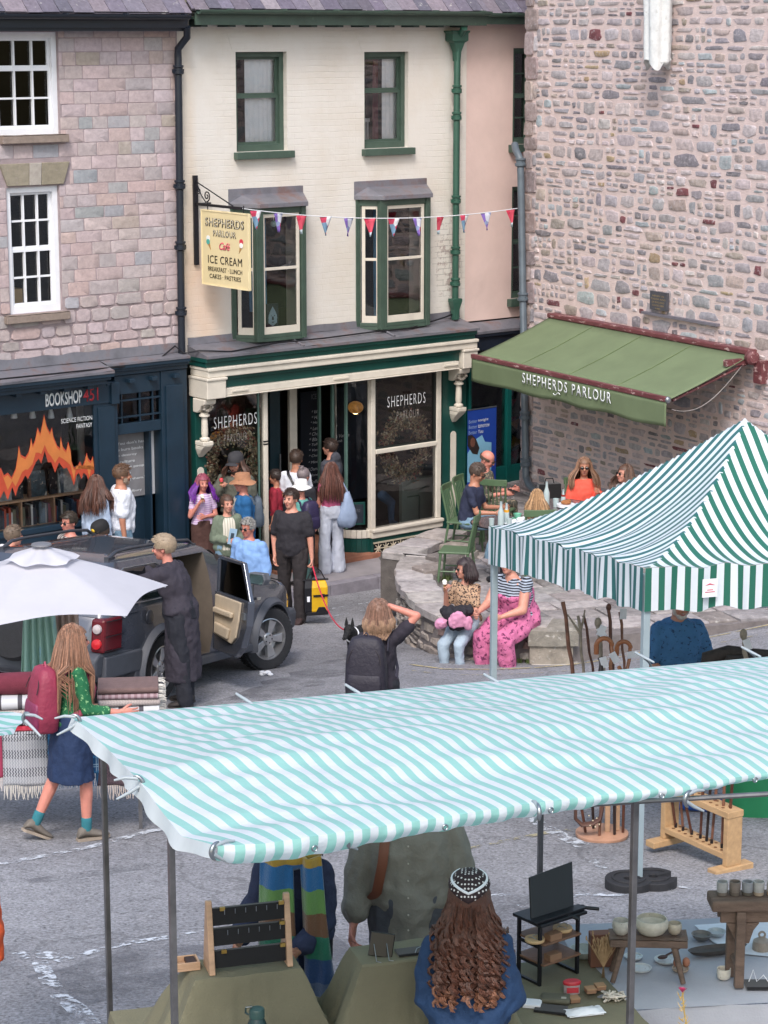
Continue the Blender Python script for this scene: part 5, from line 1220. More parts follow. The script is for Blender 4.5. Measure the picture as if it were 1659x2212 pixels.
Bp=[Lp[-1],cpt(575,1822,CH),cpt(760,1795,CH),cpt(960,1765,CH),cpt(1160,1733,CH),cpt(1320,1715,CH),cpt(1485,1700,CH),cpt(1659,1668,CH),cpt(1900,1634,CH)]
Tp=[Lp[0],cpt(535,1517),cpt(765,1497),cpt(1060,1471),cpt(1385,1443),cpt(1659,1419),cpt(1900,1397)]
Rp=[Tp[-1],Bp[-1]]
def polyf(P_):
 L_=[0.]
 for a,b in zip(P_,P_[1:]):L_.append(L_[-1]+(b-a).length)
 def f(t):
  s=t*L_[-1]
  for i in range(len(P_)-1):
   if L_[i+1]>=s-1e-9:return P_[i].lerp(P_[i+1],(s-L_[i])/(L_[i+1]-L_[i]))
  return P_[-1]
 return f
fL,fB,fT,fR=polyf(Lp),polyf(Bp),polyf(Tp),polyf(Rp)
def coons(u,v):
 return fT(u)*(1-v)+fB(u)*v+fL(v)*(1-u)+fR(v)*u-(Lp[0]*(1-u)*(1-v)+Tp[-1]*u*(1-v)+Lp[-1]*(1-u)*v+Bp[-1]*u*v)
def mintz(u,v):
 p=coons(u,v);q=FM.loc(p)
 e=min(1,u*9,(1-v)*8+.15,v*7)
 p=p+V((0,0,.13*sin(pi*v)**.8*min(1,u*5+.15)-.03*sin(pi*min(1,v*1.6))*abs(sin(q.x*2.1+.4))))
 r=.0045*sin(q.y*15+2.1*sin(q.x*2.2)+q.x*4.8)+.0035*sin(q.y*24+1.7*sin(q.x*3.7+1)+q.x*6)+.022*mn.noise(V((q.x*1.1,q.y*1.5,0)))+.010*mn.noise(V((q.x*5,q.y*5,2)))
 p.z+=r*e*1.0;return p
ST=T('market_stall','long market stall frame under a pale mint and white striped canopy','market stall',(FM.o.x,FM.o.y,0),FM.a)
def loc(p):q=FM.loc(p);return(q.x,q.y,q.z)
m_mint=stripes('mint_canopy_cloth','#a6ded7','#eef4fa',.078,.5,'X',.38,.02,.42,bump=.5)
cn_=MB();cn_.grid(lambda u,v:loc(mintz(u,v)),170,90);P('canopy',cn_,m_mint,ST,sh=60)
m_mintv=m_mint
vm=MB()
def vfn(u,v):
 p=mintz(u,1.0);q=fB(u);n_=V((.454,-.891,0));L_=q.x
 w=.008*sin(q.x*31)+.006*sin(q.x*53)+.012*mn.noise(V((q.x*6,v*3,0)))
 dd=(.075-.03*sm(.35,.8,u)+.02*sm(.0,.05,u)*(1-sm(.1,.3,u)))*v
 return loc(p+n_*(.010*sin(pi*v)+w*v-.045*v*v)-V((0,0,dd)))
vm.grid(vfn,200,5);P('valance',vm,m_mintv,ST,sh=60)
for u_ in(.12,.30,.46,.62,.78):
 c_=V(vfn(u_,.55))+V((0,-.006,0));P('grommet',MB().tube([(c_.x+.011*cos(t),c_.y,c_.z+.011*sin(t))for t in[2*pi*k/14 for k in range(15)]],.0035,6),m_chrome,ST,sh=60)
for u_ in():P('seam',MB().tube([V(loc(mintz(u_,k/60)))+V((0,0,.003))for k in range(61)],.0035,5),mat('canopy_seam','#c9dcde',.6),ST,sh=60)
vm=MB();vm.grid(lambda u,v:loc(mintz(0,u)-V((.02*v+.01*sin(u*40)*v,0,.05*v+.02*v*sin(u*pi)))),60,4);P('side_flap',vm,mat('white_canopy_edge','#dfe6ea',.5,0,.06,5,trans=.3),ST,sh=60)
vm=MB();vm.grid(lambda u,v:loc(mintz(u,0)-V((0,0,.06*v))),80,3);P('back_flap',vm,mat('white_canopy_edge'),ST,sh=60)
def pole(p,htop,r=.0125,nm='pole'):
 z0=gz(p.x,p.y);return P(nm,MB().box(p.x-r,p.x+r,p.y-r,p.y+r,z0,htop),m_steel,None)
def stpole(px,d,ztop):
 x=(px-CX)/FPX*(d*CP+(8-(gz(0,d)+1.))*SP*0+d*0);t=ray(px,1900);s=d/t.y;p=V((t.x*s,d,0));z0=gz(p.x,p.y)
 q=FM.loc(p);r=.0135
 P('pole',MB().box(q.x-r,q.x+r,q.y-r,q.y+r,z0,ztop),m_steel,ST,bev=.003)
 return p
for px,d,v in((230,11.2,1636),(371,8.95,1792),(1166,12.25,1700),(1368,9.25,1722)):
 stpole(px,d,at_y(px,v,d).z+(.0 if px<400 else .01))
fr2=MB()
for a,b in(((371,1800),(1368,1735)),):
 pass
q1,q2_=FM.loc(at_y(371,1800,8.95)),FM.loc(at_y(1368,1732,9.25));q1.z+=.02
P('rail',MB().tube([q1,q2_,q2_+(q2_-q1)*.6],.012,8),m_steel,ST)
q3=FM.loc(at_y(230,1640,11.2));P('rail',MB().tube([q1,q3],.012,8),m_steel,ST)
def clamp(p,rz,lab,flip=1,sc=.8):
 o=T('spring_clamp',lab,'clamp',p,rz,'spring clamps on the mint canopy');o.scale=(sc,sc,sc)
 jaw=[(.045*cos(t),.0,.045*sin(t)*flip)for t in[-1.2+2.9*k/12 for k in range(13)]]
 P('jaw',MB().tube(jaw,[.004+.009*sin(pi*k/12)for k in range(13)],8,flat=1),m_chrome,o,sh=60)
 P('handle',MB().tube([(.02,0,.03*flip),(-.05,0,.035*flip),(-.11,.0,.02*flip)],[.011,.01,.006],8),mat('pale_grey_plastic','#9fa9b0',.45),o,sh=60)
 P('handle',MB().tube([(.03,0,-.01*flip),(-.03,.0,-.05*flip),(-.10,.01,-.09*flip)],[.011,.01,.006],8),mat('pale_grey_plastic'),o,sh=60)
for u,v,d_h,rz,lab in((158,1556,CH,.0,'grey spring clamp at the far left corner of the mint canopy'),(292,1690,CH,.0,'grey spring clamp halfway down the left edge of the mint canopy'),(472,1834,CH-.02,-2.3,'spring clamp at the near left corner of the mint canopy'),(757,1808,CH-.04,-1.8,'rusty coloured spring clamp on the valance above the scarf wearer'),(1160,1750,CH,-1.4,'large silver spring clamp on the mint canopy edge at the rear pole'),(1490,1722,CH-.02,-2.4,'spring clamp on the canopy edge right of the front pole')):
 clamp(cpt(u,v,d_h)+V((0,-.02,0)),rz,lab)
m_pgp=mat('pale_grey_plastic')
for(u,v),lab in(((530,1515),'first'),((766,1495),'second'),((1066,1472),'third'),((1392,1424),'fourth'),((1622,1412),'fifth')):
 p=cpt(u,v,CH+.02);o=T('spring_clamp','clamp handle poking over the far edge of the mint canopy, %s from the left'%lab,'clamp',p,0,'spring clamps on the mint canopy')
 P('handle',MB().tube([(-.05,.04,.03),(.0,0,.01),(.05,-.05,-.005)],[.007,.009,.006],8),m_pgp,o,sh=60);P('jaw',MB().tube([(.0,.02,.0),(.03,.05,-.03),(.05,.06,-.06)],.006,6),m_chrome,o,sh=60)
nb_=T('market_stall','corner of another mint striped stall canopy at the left edge of the picture','market stall',cpt(55,1548),0)
c0=cpt(55,1546);
ncp=[cpt(-160,1524),cpt(56,1545),cpt(30,1585,CH-.05),cpt(-160,1640)]
m2=MB();m2.grid(lambda u,v:(lambda p:p-V(nb_.location))((ncp[0].lerp(ncp[1],u)).lerp(ncp[3].lerp(ncp[2],u),v)+V((0,0,.01*sin(u*9+v*7)))),14,10)
P('canopy',m2,stripes('mint_canopy_cloth_left','#93d3c9','#dde9f2',.078,.5,'Y',.38,.02,.38),nb_,sh=60)
clamp(cpt(55,1552)+V((.02,-.02,0)),2.6,'spring clamp on the corner of the neighbouring canopy at the left edge')
TZ2=3.235;RZ=3.73;FTb=Frame(-.87,9.76,radians(16.4))
m_olive=mat('olive_cloth','#716e5a',.9,0,.07,4,.35,90);m_greycl=mat('grey_blue_cloth','#a0a3ab',.9,0,.06,4,.3,90)
ris=[(0.0,.51,0.,.24),(.79,1.42,-.04,.19)]
def drape(x,y,x0,x1,y0,y1,sx=.26,sy=.17):
 dx=max(x0-x,0,x-x1);dy=max(y0-y,0,y-y1)
 a_,b_=dx/sx,dy/sy
 return max(0,1-(max(a_,b_)*.75+sqrt(a_*a_+b_*b_)*.25))
def clothz(x,y):
 z=TZ2
 for i,r_ in enumerate(ris):
  d=drape(x,y,*r_,sx=.22 if i==0 or x>r_[1]else .20,sy=.34 if y>r_[3]else .055)
  dd=d if d>=1 else d**1.12
  z=max(z,TZ2+(RZ-TZ2)*dd)
  if 0<d<1:
   a=atan2(y-(r_[2]+r_[3])/2,x-(r_[0]+r_[1])/2);z+=.028*sin(a*11+i*2)*sin(pi*d)+.012*sin(a*23+i)*sin(pi*d)
 z+=.006*mn.noise(V((x*7,y*7,0)))
 return z
tbl=T('display_table','market table under an olive green cloth draped over two risers','table',(FTb.o.x,FTb.o.y,0),FTb.a)
ox0,ox1,oy0,oy1=-.36,2.26,-.38,.93
cl=MB()
def cfn(u,v):
 x,y=ox0+(ox1-ox0)*u,oy0+(oy1-oy0)*v
 e=max(ox0+.10-x,0)+max(oy0+.08-y,0)+max(y-oy1+.06,0)
 z=clothz(x,y)
 if e>0:z-=min(.6,e*6)
 return(x,y,z)
cl.grid(cfn,260,170)
P('tablecloth',cl,m_olive,tbl,sh=24)
hang=MB()
for fn in(lambda u,v:(ox0+(ox1-ox0)*u+.0,oy0+.02*sin(u*60)*v+.015*sin(u*23)-.02*v,cfn(u,0)[2]-.5*v),lambda u,v:(ox0+.02*sin(u*23)*v-.05*v,oy0+(oy1-oy0)*u,cfn(0,u)[2]-.45*v)):
 hang.grid(fn,90,6)
P('cloth_skirt',hang,m_olive,tbl,sh=60)
P('table_leg',MB().box(ox0+.15,ox0+.19,oy0+.15,oy0+.19,2.3,3.1).box(ox1-.2,ox1-.16,oy0+.15,oy0+.19,2.2,3.1),m_steel,tbl)
FP=Frame(1.22,10.55,radians(7));pt=T('display_table','pottery table under a grey blue linen cloth at the right edge','table',(FP.o.x,FP.o.y,0),FP.a)
pc_=MB();pc_.grid(lambda u,v:(-.14+2.*u,1.12*v,TZ2-.004+.003*mn.noise(V((u*9,v*5,0)))-(.0 if 0<u<1 else 0)),40,24)
pc_.grid(lambda u,v:(-.14+2.*u,-.0-.03*v-.02*sin(u*46)*v-.012*sin(u*19),TZ2-.004-.6*v),90,6)
pc_.grid(lambda u,v:(-.14-.03*v+.015*sin(u*24)*v,1.12*u,TZ2-.004-.5*v),30,5)
P('tablecloth',pc_,m_greycl,pt,sh=60);P('table_leg',MB().box(.1,.14,.1,.14,2.2,3.15).box(.1,.14,.9,.94,2.2,3.15),m_steel,pt)
wc=MB();q_=[at_z(u,v,TZ2+.004)for u,v in((1500,1998),(1700,1985),(1700,2070),(1600,2060),(1540,2035))]
tag(P('white_cloth',MB().poly([tuple(p)for p in q_])or wc,m_white),'white cloth laid over the back of the pottery table','cloth')if False else None
o=MB();o.poly([tuple(p)for p in q_]);tag(P('white_cloth',o,mat('white_linen','#d3d8df',.9)),'white cloth laid over the back of the pottery table','cloth')
def on(u,v,z=TZ2+.004):return at_z(u,v,z)
js=T('jewellery_stand','wooden frame stand with three black velvet panels of earrings on the left riser','display stand',FTb.w(.09,.10,RZ+.004),FTb.a)
wj,hj=.37,.34
for x in(0,wj):P('side_panel',MB().prism([(-.075,0),(.075,0),(.012,hj),(-.012,hj)],lambda p,t:(t,p[0],p[1]),x-.014,x+.014),m_wood,js,bev=.004)
m_velv=mat('black_velvet','#101014',.95,0,.1,5,sheen=.3)
for i,z in enumerate((.22,.125,.02)):
 v_=P('velvet_panel',MB().box(.012,wj-.012,-.02-.012*i,.005-.012*i,z,z+.09-.005),m_velv,js,bev=.004)
 for x in((.06,.34)[i%2:]+(.2,)*0 or(.1,)):P('brass_hinge',MB().box(x-.012,x+.012,-.03-.012*i,-.018-.012*i,z+.075,z+.092),mat('brass','#b79a55',.3,.8),v_)
for k in range(6):
 for x_,y_,z_ in((.07,-.03,.3),(.08,-.045,.205)):P('earring',MB().tube([(x_+.05*k,y_,z_),(x_+.05*k,y_,z_-.024)],.0018,4),m_chrome,js)
tb=T('wooden_tray','small open wooden tray beside the jewellery stand','tray',FTb.w(.0,.16,RZ+.004),FTb.a)
P('tray',MB().box(-.07,.05,-.05,.05,0,.012).box(-.07,-.06,-.05,.05,.012,.04).box(.04,.05,-.05,.05,.012,.04).box(-.06,.04,-.05,-.04,.012,.04).box(-.06,.04,.04,.05,.012,.04),m_wood,tb,bev=.002);P('lid',MB().box(-.01,.035,-.035,.035,.02,.038),mat('dark_leather','#3b241c',.6),tb)
p=on(800,2070,RZ+.004);tp=T('tablet_stand','black tablet propped on a silver wire easel on the middle riser','tablet',p,.1)
Mx=Matrix.Translation((0.0,.02,.005))@Matrix.Rotation(radians(-14),4,'X')@Matrix.Rotation(radians(10),4,'Y')
P('tablet',MB().box(-.01,.105,-.006,.004,0,.115,Mx),mat('tablet_black','#0c0d10',.25),tp,bev=.004)
P('wire_easel',MB().tube([(.02,.03,.06),(.025,-.045,.002),(.045,-.06,.002)],.002,6).tube([(.08,.03,.06),(.085,-.04,.002),(.105,-.045,.002)],.002,6),m_chrome,tp)
nk=T('necklace_board','black cloth strip with silver necklaces on the middle riser','jewellery display',on(900,2056,RZ+.004),.3)
P('board',MB().box(-.1,.1,-.04,.04,0,.012),m_velv,nk,bev=.004);P('chain',MB().tube([(-.02,-.04,.014),(-.0,0,.017),(.04,.03,.014),(.02,.06,.0)],.002,5).tube([(.03,-.04,.014),(.05,0,.017),(.07,.04,.014)],.002,5),m_chrome,nk)
p=at_y(555,2192,9.3);fk=T('flask','dark green drinking flask with a screw lid at the bottom of the picture','flask',V((p.x,p.y,p.z-.2)),0)
P('bottle',MB().lathe([(.04,0),(.042,.02),(.042,.16),(.03,.185),(.028,.19)],n=24),mat('dark_green_plastic','#1f3a3c',.3),fk,sh=40);P('lid',MB().lathe([(.034,.19),(.034,.222),(.03,.23),(.0,.232)],n=24),mat('dark_green_lid','#2c4a48',.4),fk,sh=40)
P('strap',MB().tube([(-.036,0,.2),(-.05,0,.21),(-.048,0,.235),(-.02,0,.238)],.005,6),mat('dark_green_plastic'),fk)
p=fk.location;tag(P('side_table',MB().box(-.25,.25,-.2,.2,-.02,0).box(-.2,-.17,-.15,-.12,-.5,-.02).box(.17,.2,-.15,-.12,-.5,-.02),m_oak,loc=(p.x,p.y,p.z)),'plain low wooden table carrying the green flask','table')
bsx=on(1165,2128);FK=Frame(bsx.x,bsx.y,radians(38))
ms=T('metal_shelf','black metal shelf unit with two wooden shelves on the olive table','shelf',(bsx.x,bsx.y,TZ2),FK.a)
H_=.33;W2_=.26;D2=.16
for x in(0,W2_):
 mf=MB()
 for y in(0,D2):mf.box(x-.008,x+.008,y-.008,y+.008,0,H_)
 mf.box(x-.007,x+.007,0,D2,0,.014).box(x-.007,x+.007,0,D2,.2,.212).box(x-.007,x+.007,0,D2,.1,.112)
 P('side_frame',mf,m_black,ms)
P('top_plate',MB().box(-.03,W2_+.03,-.04,D2+.02,H_,H_+.016),m_black,ms,bev=.003)
for z in(.11,.22):P('shelf',MB().box(.0,W2_,-.03,D2+.02,z,z+.012),m_oak,ms,bev=.003)
bk2=T('book_rest','tall black folding display panel leaning on the metal shelf unit','display panel',FK.w(-.03,.03,TZ2+H_+.018),FK.a)
Mx=Matrix.Rotation(radians(-24),4,'X')
P('panel',MB().prism([(0,0),(.29,.0),(.36,.23),(.06,.215)],lambda q,t:tuple(Mx@V((q[0],t,q[1]))),0,.014),mat('matt_black','#17181c',.45),bk2,bev=.003)
P('ledge',MB().box(-.02,.33,-.05,.01,-.001,.012),m_black,bk2,bev=.002);[P('clip',MB().tube([a_,b_],.01,8).ell(a_,(.018,.018,.014)),m_black,bk2,sh=60)for a_,b_ in(((.2,-.03,0),(.24,-.09,-.02)),((.33,-.02,.0),(.4,-.07,-.01)))]
def rel(o_,x,y,z):return FK.w(x,y,TZ2+z)
for nm,lab,x,y,z in(('wood_slice','round wood slice with wire jewellery on the top wooden shelf, left',-.0,.04,.232),('wood_slice','round wood slice with wire jewellery on the top wooden shelf, right',.21,.06,.232)):
 o=T(nm,lab,'wood slice',rel(ms,x,y,z),R.random());P('slice',MB().lathe([(.05,0),(.052,.008),(.05,.016)],n=20),mat('pale_wood','#c9ab80',.6),o);P('wire_ring',MB().tube([(.03*cos(t),.025*sin(t),.02+.008*sin(2*t))for t in[2*pi*k/16 for k in range(17)]],.0018,5),m_chrome,o)
for x,y,z,lab in((.09,-.0,.232,'small brown card box on the upper wooden shelf'),(.09,.0,.122,'small brown card box on the lower wooden shelf')):
 o=P('card_box',MB().box(-.04,.04,-.025,.025,0,.035),mat('brown_card','#8b6a52',.7),loc=rel(ms,x,y,z),bev=.002);o.rotation_euler.z=FK.a;tag(o,lab,'box','small card boxes')
def item(nm,lab,cat,u,v,rz,parts,z=TZ2+.004,group=None):
 o=T(nm,lab,cat,on(u,v,z),rz,group)
 for a in parts:P(a[0],a[1],a[2],o,bev=a[3]if len(a)>3 else 0,sh=a[4]if len(a)>4 else None)
 return o
m_card=mat('brown_card');m_case=mat('olive_case','#5b5a4c',.7,0,.1,10,.3,60)
item('pin_tub','clear tub of pins with a red oval lid on the olive cloth','tub',1235,2145,.1,[('tub',MB().rings([[V((.042*cos(t),.026*sin(t),z))for t in[2*pi*k/20 for k in range(20)]]for z in(0,.05)],True),mat('clear_plastic','#b9a7a8',.2),0,40),('lid',MB().rings([[V((r*cos(t),r*.62*sin(t),z))for t in[2*pi*k/20 for k in range(20)]]for r,z in((.046,.05),(.047,.062),(.04,.068))],True),mat('red_plastic','#c2323e',.35),0,40),('label',MB().box(-.03,.03,-.0275,-.0265,.012,.04),mat('red_label','#c9404a',.5))])
for i,(u,v,z)in enumerate(((1275,2143,0),(1275,2143,.026),(1296,2136,.0),(1296,2136,.026),(1240,2163,0))):
 item('card_box',['bottom small square card box of the left pair by the red tub','top small square card box of the left pair by the red tub','bottom small square card box of the right pair by the red tub','top small square card box of the right pair by the red tub','single small square card box in front of the red tub'][i],'box',u,v,.25,[('base',MB().box(-.025,.025,-.025,.025,0,.017),m_card,.002),('lid',MB().box(-.026,.026,-.026,.026,.0175,.025),mat('pale_brown_card','#a3805f',.7),.002)],TZ2+.004+z,'small card boxes')
item('zip_case','olive zip case with a small label, lying on the olive cloth','case',1200,2163,-.15,[('case',MB().box(-.075,.075,-.045,.045,0,.03),m_case,.012),('label',MB().box(.03,.055,-.03,-.01,.03,.032),mat('pale_label','#a8a69c',.7))])
item('white_box','white card box with a black edge at the elbow of the curly haired seller','box',1150,2172,-.2,[('box',MB().box(-.045,.045,-.04,.04,0,.02),m_white,.003)])
item('black_notebook','closed black notebook on the olive cloth','notebook',1190,2182,-.25,[('cover',MB().box(-.08,.08,-.045,.045,0,.012),m_velv,.003)])
item('white_pouch','crumpled white plastic pouch at the front of the olive cloth','pouch',1262,2188,.25,[('pouch',MB().grid(lambda u,v:((u-.5)*.2,(v-.5)*.09,.008+.02*sin(pi*u)*sin(pi*v)+.008*mn.noise(V((u*6,v*6,0)))),16,10).box(-.09,.09,-.04,.04,0,.01),mat('white_plastic','#dfe3e8',.3),0,50)])
cr_=MB();rc=random.Random(8)
for k in range(16):cr_.tube([(rc.uniform(-.06,.06),rc.uniform(-.04,.04),rc.uniform(.0,.04))for _ in range(4)],.005,6)
item('crumpled_ribbon','heap of crumpled cream ribbon on the corner of the olive cloth','ribbon',1325,2160,0,[('ribbon',cr_,mat('cream_ribbon','#c9c2b6',.8),0,60)])
def beamstool(nm,lab,fx,fy,ang,L_,Wd,H_,mt,z=TZ2+.004,tt=.045,lr_=.02,spl=.06):
 o=T(nm,lab,'stool',(fx,fy,z),ang)
 P('seat',MB().grid(lambda u,v:((u-.5)*L_,(v-.5)*Wd,H_+.006*mn.noise(V((u*7,v*3,fx)))),14,4).box(-L_/2+.002,L_/2-.002,-Wd/2+.002,Wd/2-.002,H_-tt,H_-.006),mt,o,bev=.006)
 for sx in(-1,1):
  for sy in(-1,1):P('leg',MB().tube([(sx*(L_/2-.07),sy*(Wd/2-.03),H_-tt),(sx*(L_/2-.07+spl),sy*(Wd/2-.01+spl*.2),.002)],[lr_,lr_*.8],8),mt,o,sh=50)
 return o
m_old=mat('old_grey_wood','#6f5c50',.75,0,.25,7,.7,50,stretch=(1,4,4))
p1,p2=on(1322,2110),on(1480,2176)
c=on(1400,2120);beamstool('wooden_stool','small rustic wooden stool carrying pale bowls on the pottery table',c.x,c.y+.05,radians(-3),.40,.15,.235,m_old,lr_=.017,spl=.05)
bc=on(1640,2120);bo=T('wooden_bench','tall dark carved wooden bench carrying five cups on the pottery table','bench',(bc.x,bc.y,TZ2+.004),radians(2))
BH=.47
P('top',MB().box(-.27,.5,-.085,.085,BH-.06,BH),m_old,bo,bev=.012);P('apron',MB().box(-.22,.5,-.05,-.03,BH-.13,BH-.06).box(-.22,.5,.03,.05,BH-.13,BH-.06),m_old,bo,bev=.006)
P('bracket',MB().xz([(-.19,BH-.13),(-.02,BH-.13),(-.05,BH-.17),(-.07,BH-.24),(-.13,BH-.24)],-.055,-.03),m_old,bo,bev=.004)
for x,y in((-.12,-.07),(-.14,.07)):P('leg',MB().box(x-.024,x+.024,y-.02,y+.02,0,BH-.06),m_old,bo,bev=.006)
P('stretcher',MB().tube([(-.13,-.07,.12),(-.13,.07,.12)],.016,8).tube([(-.13,-.07,.3),(-.13,.07,.3)],.016,8),m_old,bo)
def cup(nm,lab,cat,p,prof,col,group=None,n=24,sx=1.,band=None,rim=None):
 mt=mat('glaze_'+col[1:],col,.45,0,.12,40,.2,60,second='#6d6860',thr=(.66,.7),sscale=60);o=T(nm,lab,cat,p,0,group)
 P('body',MB().lathe(prof,n=n),mt,o,sh=40)
 if band:P('foot',MB().lathe(band[1],n=n),mat('glaze_'+band[0][1:],band[0],.8),o,sh=40)
 return o
def cupprof(r,h):return[(r*.8,0),(r*.92,h*.1),(r,h*.5),(r,h),(r-.004,h),(r*.85,h*.15),(0.001,h*.12)]
def bowlprof(r,h):return[(r*.4,0),(r*.5,h*.04),(r*.8,h*.4),(r,h),(r-.005,h),(r*.75,h*.45),(r*.3,h*.15),(.001,h*.12)]
for i,(u,c_,b_,tx)in enumerate(((1553,'#a3a3a2','#6d645c','pale grey cup with a brown base, leftmost on the bench'),(1580,'#7a7068','#5f564e','plain dark brown cup on the bench'),(1607,'#8f9296','#565149','mid grey cup with a dark base on the bench'),(1631,'#a9a9a6','#a08f7c','grey speckled cup with a sandy base on the bench'),(1660,'#b5afa5','#b08f72','cream cup with a pale brown base, rightmost on the bench'))):
 p=V((bc.x-.27+.045+.058*i+.0,bc.y-.01,TZ2+.004+BH));pp=at_z(u,1916,TZ2+BH+.004);p.x=pp.x;p.y=bc.y
 cup('cup',tx,'cup',p,[(a,z+.012)for a,z in cupprof(.029,.062)],c_,'cups on the carved bench',band=(b_,[(.022,0),(.0265,.004),(.0275,.02),(.0,.02)]))
sz=TZ2+.004+.235+.004
for u,v,r,h,c_,tx in((1343,2022,.048,.075,'#b5b2a9','rounded cream pot at the left end of the rustic stool'),(1410,2027,.088,.085,'#b9b4a6','large cream salad bowl at the middle of the rustic stool'),(1457,2018,.038,.06,'#b0a898','small cream cup at the right end of the rustic stool')):
 p=at_z(u,v,sz);q=V((p.x,c.y+.05,sz))
 cup('bowl',tx,'bowl',q,[(r*.5,0),(r*.75,h*.15),(r,h*.55),(r*.98,h*.8),(r*.88,h),(r*.84,h),(r*.9,h*.7),(r*.5,h*.2),(.001,h*.15)],c_)
for i,(u,v,r,h,c_,nm,tx)in enumerate(((1260,2068,.075,.05,'#a9b0ac','bowl','wide pale grey bowl behind the black shelf unit'),(1383,2093,.06,.01,'#c3c8c9','plate','white plate left of the stool leg, nearest the pole'),(1368,2068,.05,.01,'#c3c8c9','plate','white plate behind the front pole'),(1438,2075,.062,.01,'#c9cdcd','plate','white plate with a dark wooden spoon'),(1515,2030,.055,.035,'#6f6c68','bowl','dark grey bowl left of the carved bench'),(1548,2022,.05,.03,'#a6adb0','bowl','shallow grey bowl behind the dark grey one'),(1613,2012,.036,.03,'#b3aa9a','bowl','small tan bowl at the back of the white cloth'),(1563,2113,.036,.055,'#d2cdc0','cup','white rounded cup beside the bench leg'),(1645,2050,.05,.06,'#988c80','pot','brown ring handled pot on the white cloth'),(1470,2095,.045,.012,'#b8a48e','plate','tan egg dish under two brown eggs'))):
 prof=cupprof(r,h)if nm=='cup' else([(r*.9,0),(r,h),(r-.004,h),(r*.85,h*.4),(.001,h*.4)]if nm=='plate' else bowlprof(r,h))
 if nm=='pot':prof=[(r,0),(r,h*.4),(r*.9,h*.8),(r*.4,h*1.05),(r*.2,h*1.1),(.001,h*1.1)]
 o=cup(nm,tx,nm,on(u,v),prof,c_)
 if nm=='pot':P('handle',MB().tube([(.016*cos(t),0,h*1.15+.016*sin(t)+.012)for t in[2*pi*k/14 for k in range(15)]],.006,6),mat('glaze_988c80'),o,sh=50)
p=on(1438,2075);o=T('wooden_spoon','dark wooden spoon lying across a white plate','spoon',p+V((0,0,.018)),.5);P('bowl',MB().ell((-.02,0,.006),(.03,.02,.009),12,8),mat('dark_wood','#4a2f28',.5),o,sh=60);P('handle',MB().tube([(0,0,.01),(.1,.01,.03)],[.006,.005],8),mat('dark_wood'),o,sh=60)
for u,tx in((1462,'brown egg on the left of the egg dish'),(1482,'brown egg on the right of the egg dish')):
 p=on(u,2088,TZ2+.02);o=MB().ell((0,0,.024),(.02,.02,.027),14,10);tag(P('egg',o,mat('egg_shell','#a9745c',.6),loc=p,sh=60),tx,'egg','eggs on the tan dish')
o=T('long_dish','long dark leaf shaped platter on the pottery table','platter',on(1550,2060),.28)
lf=MB();nn_=28;rs=[]
for k,(s_,z)in enumerate(((.5,0),(.85,.012),(1,.035),(.97,.035),(.8,.016),(.1,.006))):rs.append([V((.17*s_*cos(t),.045*s_*sin(t)*(1-.25*cos(t)),z))for t in[2*pi*q/nn_ for q in range(nn_)]])
lf.rings(rs,True);P('dish',lf,mat('dark_clay','#4c4744',.6,0,.15,20),o,sh=50)
o=T('display_box','upright open brown cardboard box with dried grasses in front','box',on(1292,2090),.12);P('box',MB().box(-.04,.1,0,.07,0,.18),mat('reddish_card','#7a5140',.75,0,.15,6),o,bev=.003)
o=T('dried_grass','bundle of dried grasses leaning in a sheaf before the brown box','dried grass',on(1303,2112),0);mg_=MB();rg=random.Random(6)
for k in range(120):
 a=rg.gauss(0,.16);b=rg.gauss(0,.1);h=rg.uniform(.13,.23);r0=rg.uniform(-.008,.008)
 mg_.tube([(r0,0,0),(r0*.3+.0,0,.06),(a*h,b*h+.02,h)],[.0015,.0012,.002],3,False)
 if k%2:mg_.ell((a*h,b*h+.02,h),(.005,.005,.014),5,4)
P('grass_stem',mg_,mat('straw','#a58a68',.9,0,.2,30),o)
o=T('slate_tray','black slate tray with white wire display pieces at the front right','tray',on(1640,2130),.0);P('tray',MB().box(-.07,.1,-.05,.05,0,.016),m_velv,o,bev=.002);P('wire_stand',MB().tube([(-.05,.02,.016),(-.03,.02,.08),(-.01,.02,.016),(.02,.0,.06),(.05,.01,.016)],.003,6),m_white,o)
p=at_y(1500,2200,9.2);th=T('thistle_plant','dried yellow thistle plant with a pink flower at the bottom edge','plant',V((p.x,p.y,p.z-.3)),0);tm=MB();rt2=random.Random(14)
base=V((0,0,0));tip=V((-.055,0,.42));tm.tube([base,(-.02,0,.2),(-.045,0,.33),tip],.004,6)
for k in range(34):
 t=rt2.uniform(.35,.95);c_=base.lerp(tip,t)+V((-.01,0,0));a=rt2.uniform(-2.6,-.5)if k%2 else rt2.uniform(.3,2.6);e=c_+V((sin(a)*.04*(1.3-t),rt2.uniform(-.02,.02),.03*rt2.random()+.01));tm.tube([c_,c_.lerp(e,.6)+V((0,0,-.004)),e],[.003,.002,.001],4)
P('stem',tm,mat('dry_yellow','#b59a5c',.8,0,.2,20),th,sh=60)
pf=MB()
for k in range(60):
 a=rt2.random()*6.28;r_=rt2.random();pf.poly([tip+V((0,0,.0)),tip+V((cos(a)*.02*r_-.002,sin(a)*.02*r_,.022)),tip+V((cos(a+.2)*.02*r_+.002,sin(a+.2)*.02*r_,.022))])
P('flower',pf,mat('thistle_pink','#c2406e',.6),th,fix=False)
m_pine=mat('yellow_pine','#bd9a72',.55,0,.15,4,.2,40,stretch=(1,5,5))
ra,rb2=pg(1445,1836),pg(1590,1882);dv=(rb2-ra);RL=dv.length;FR_=Frame(ra.x,ra.y,atan2(dv.y,dv.x),0);rz0=(ra.z+rb2.z)/2
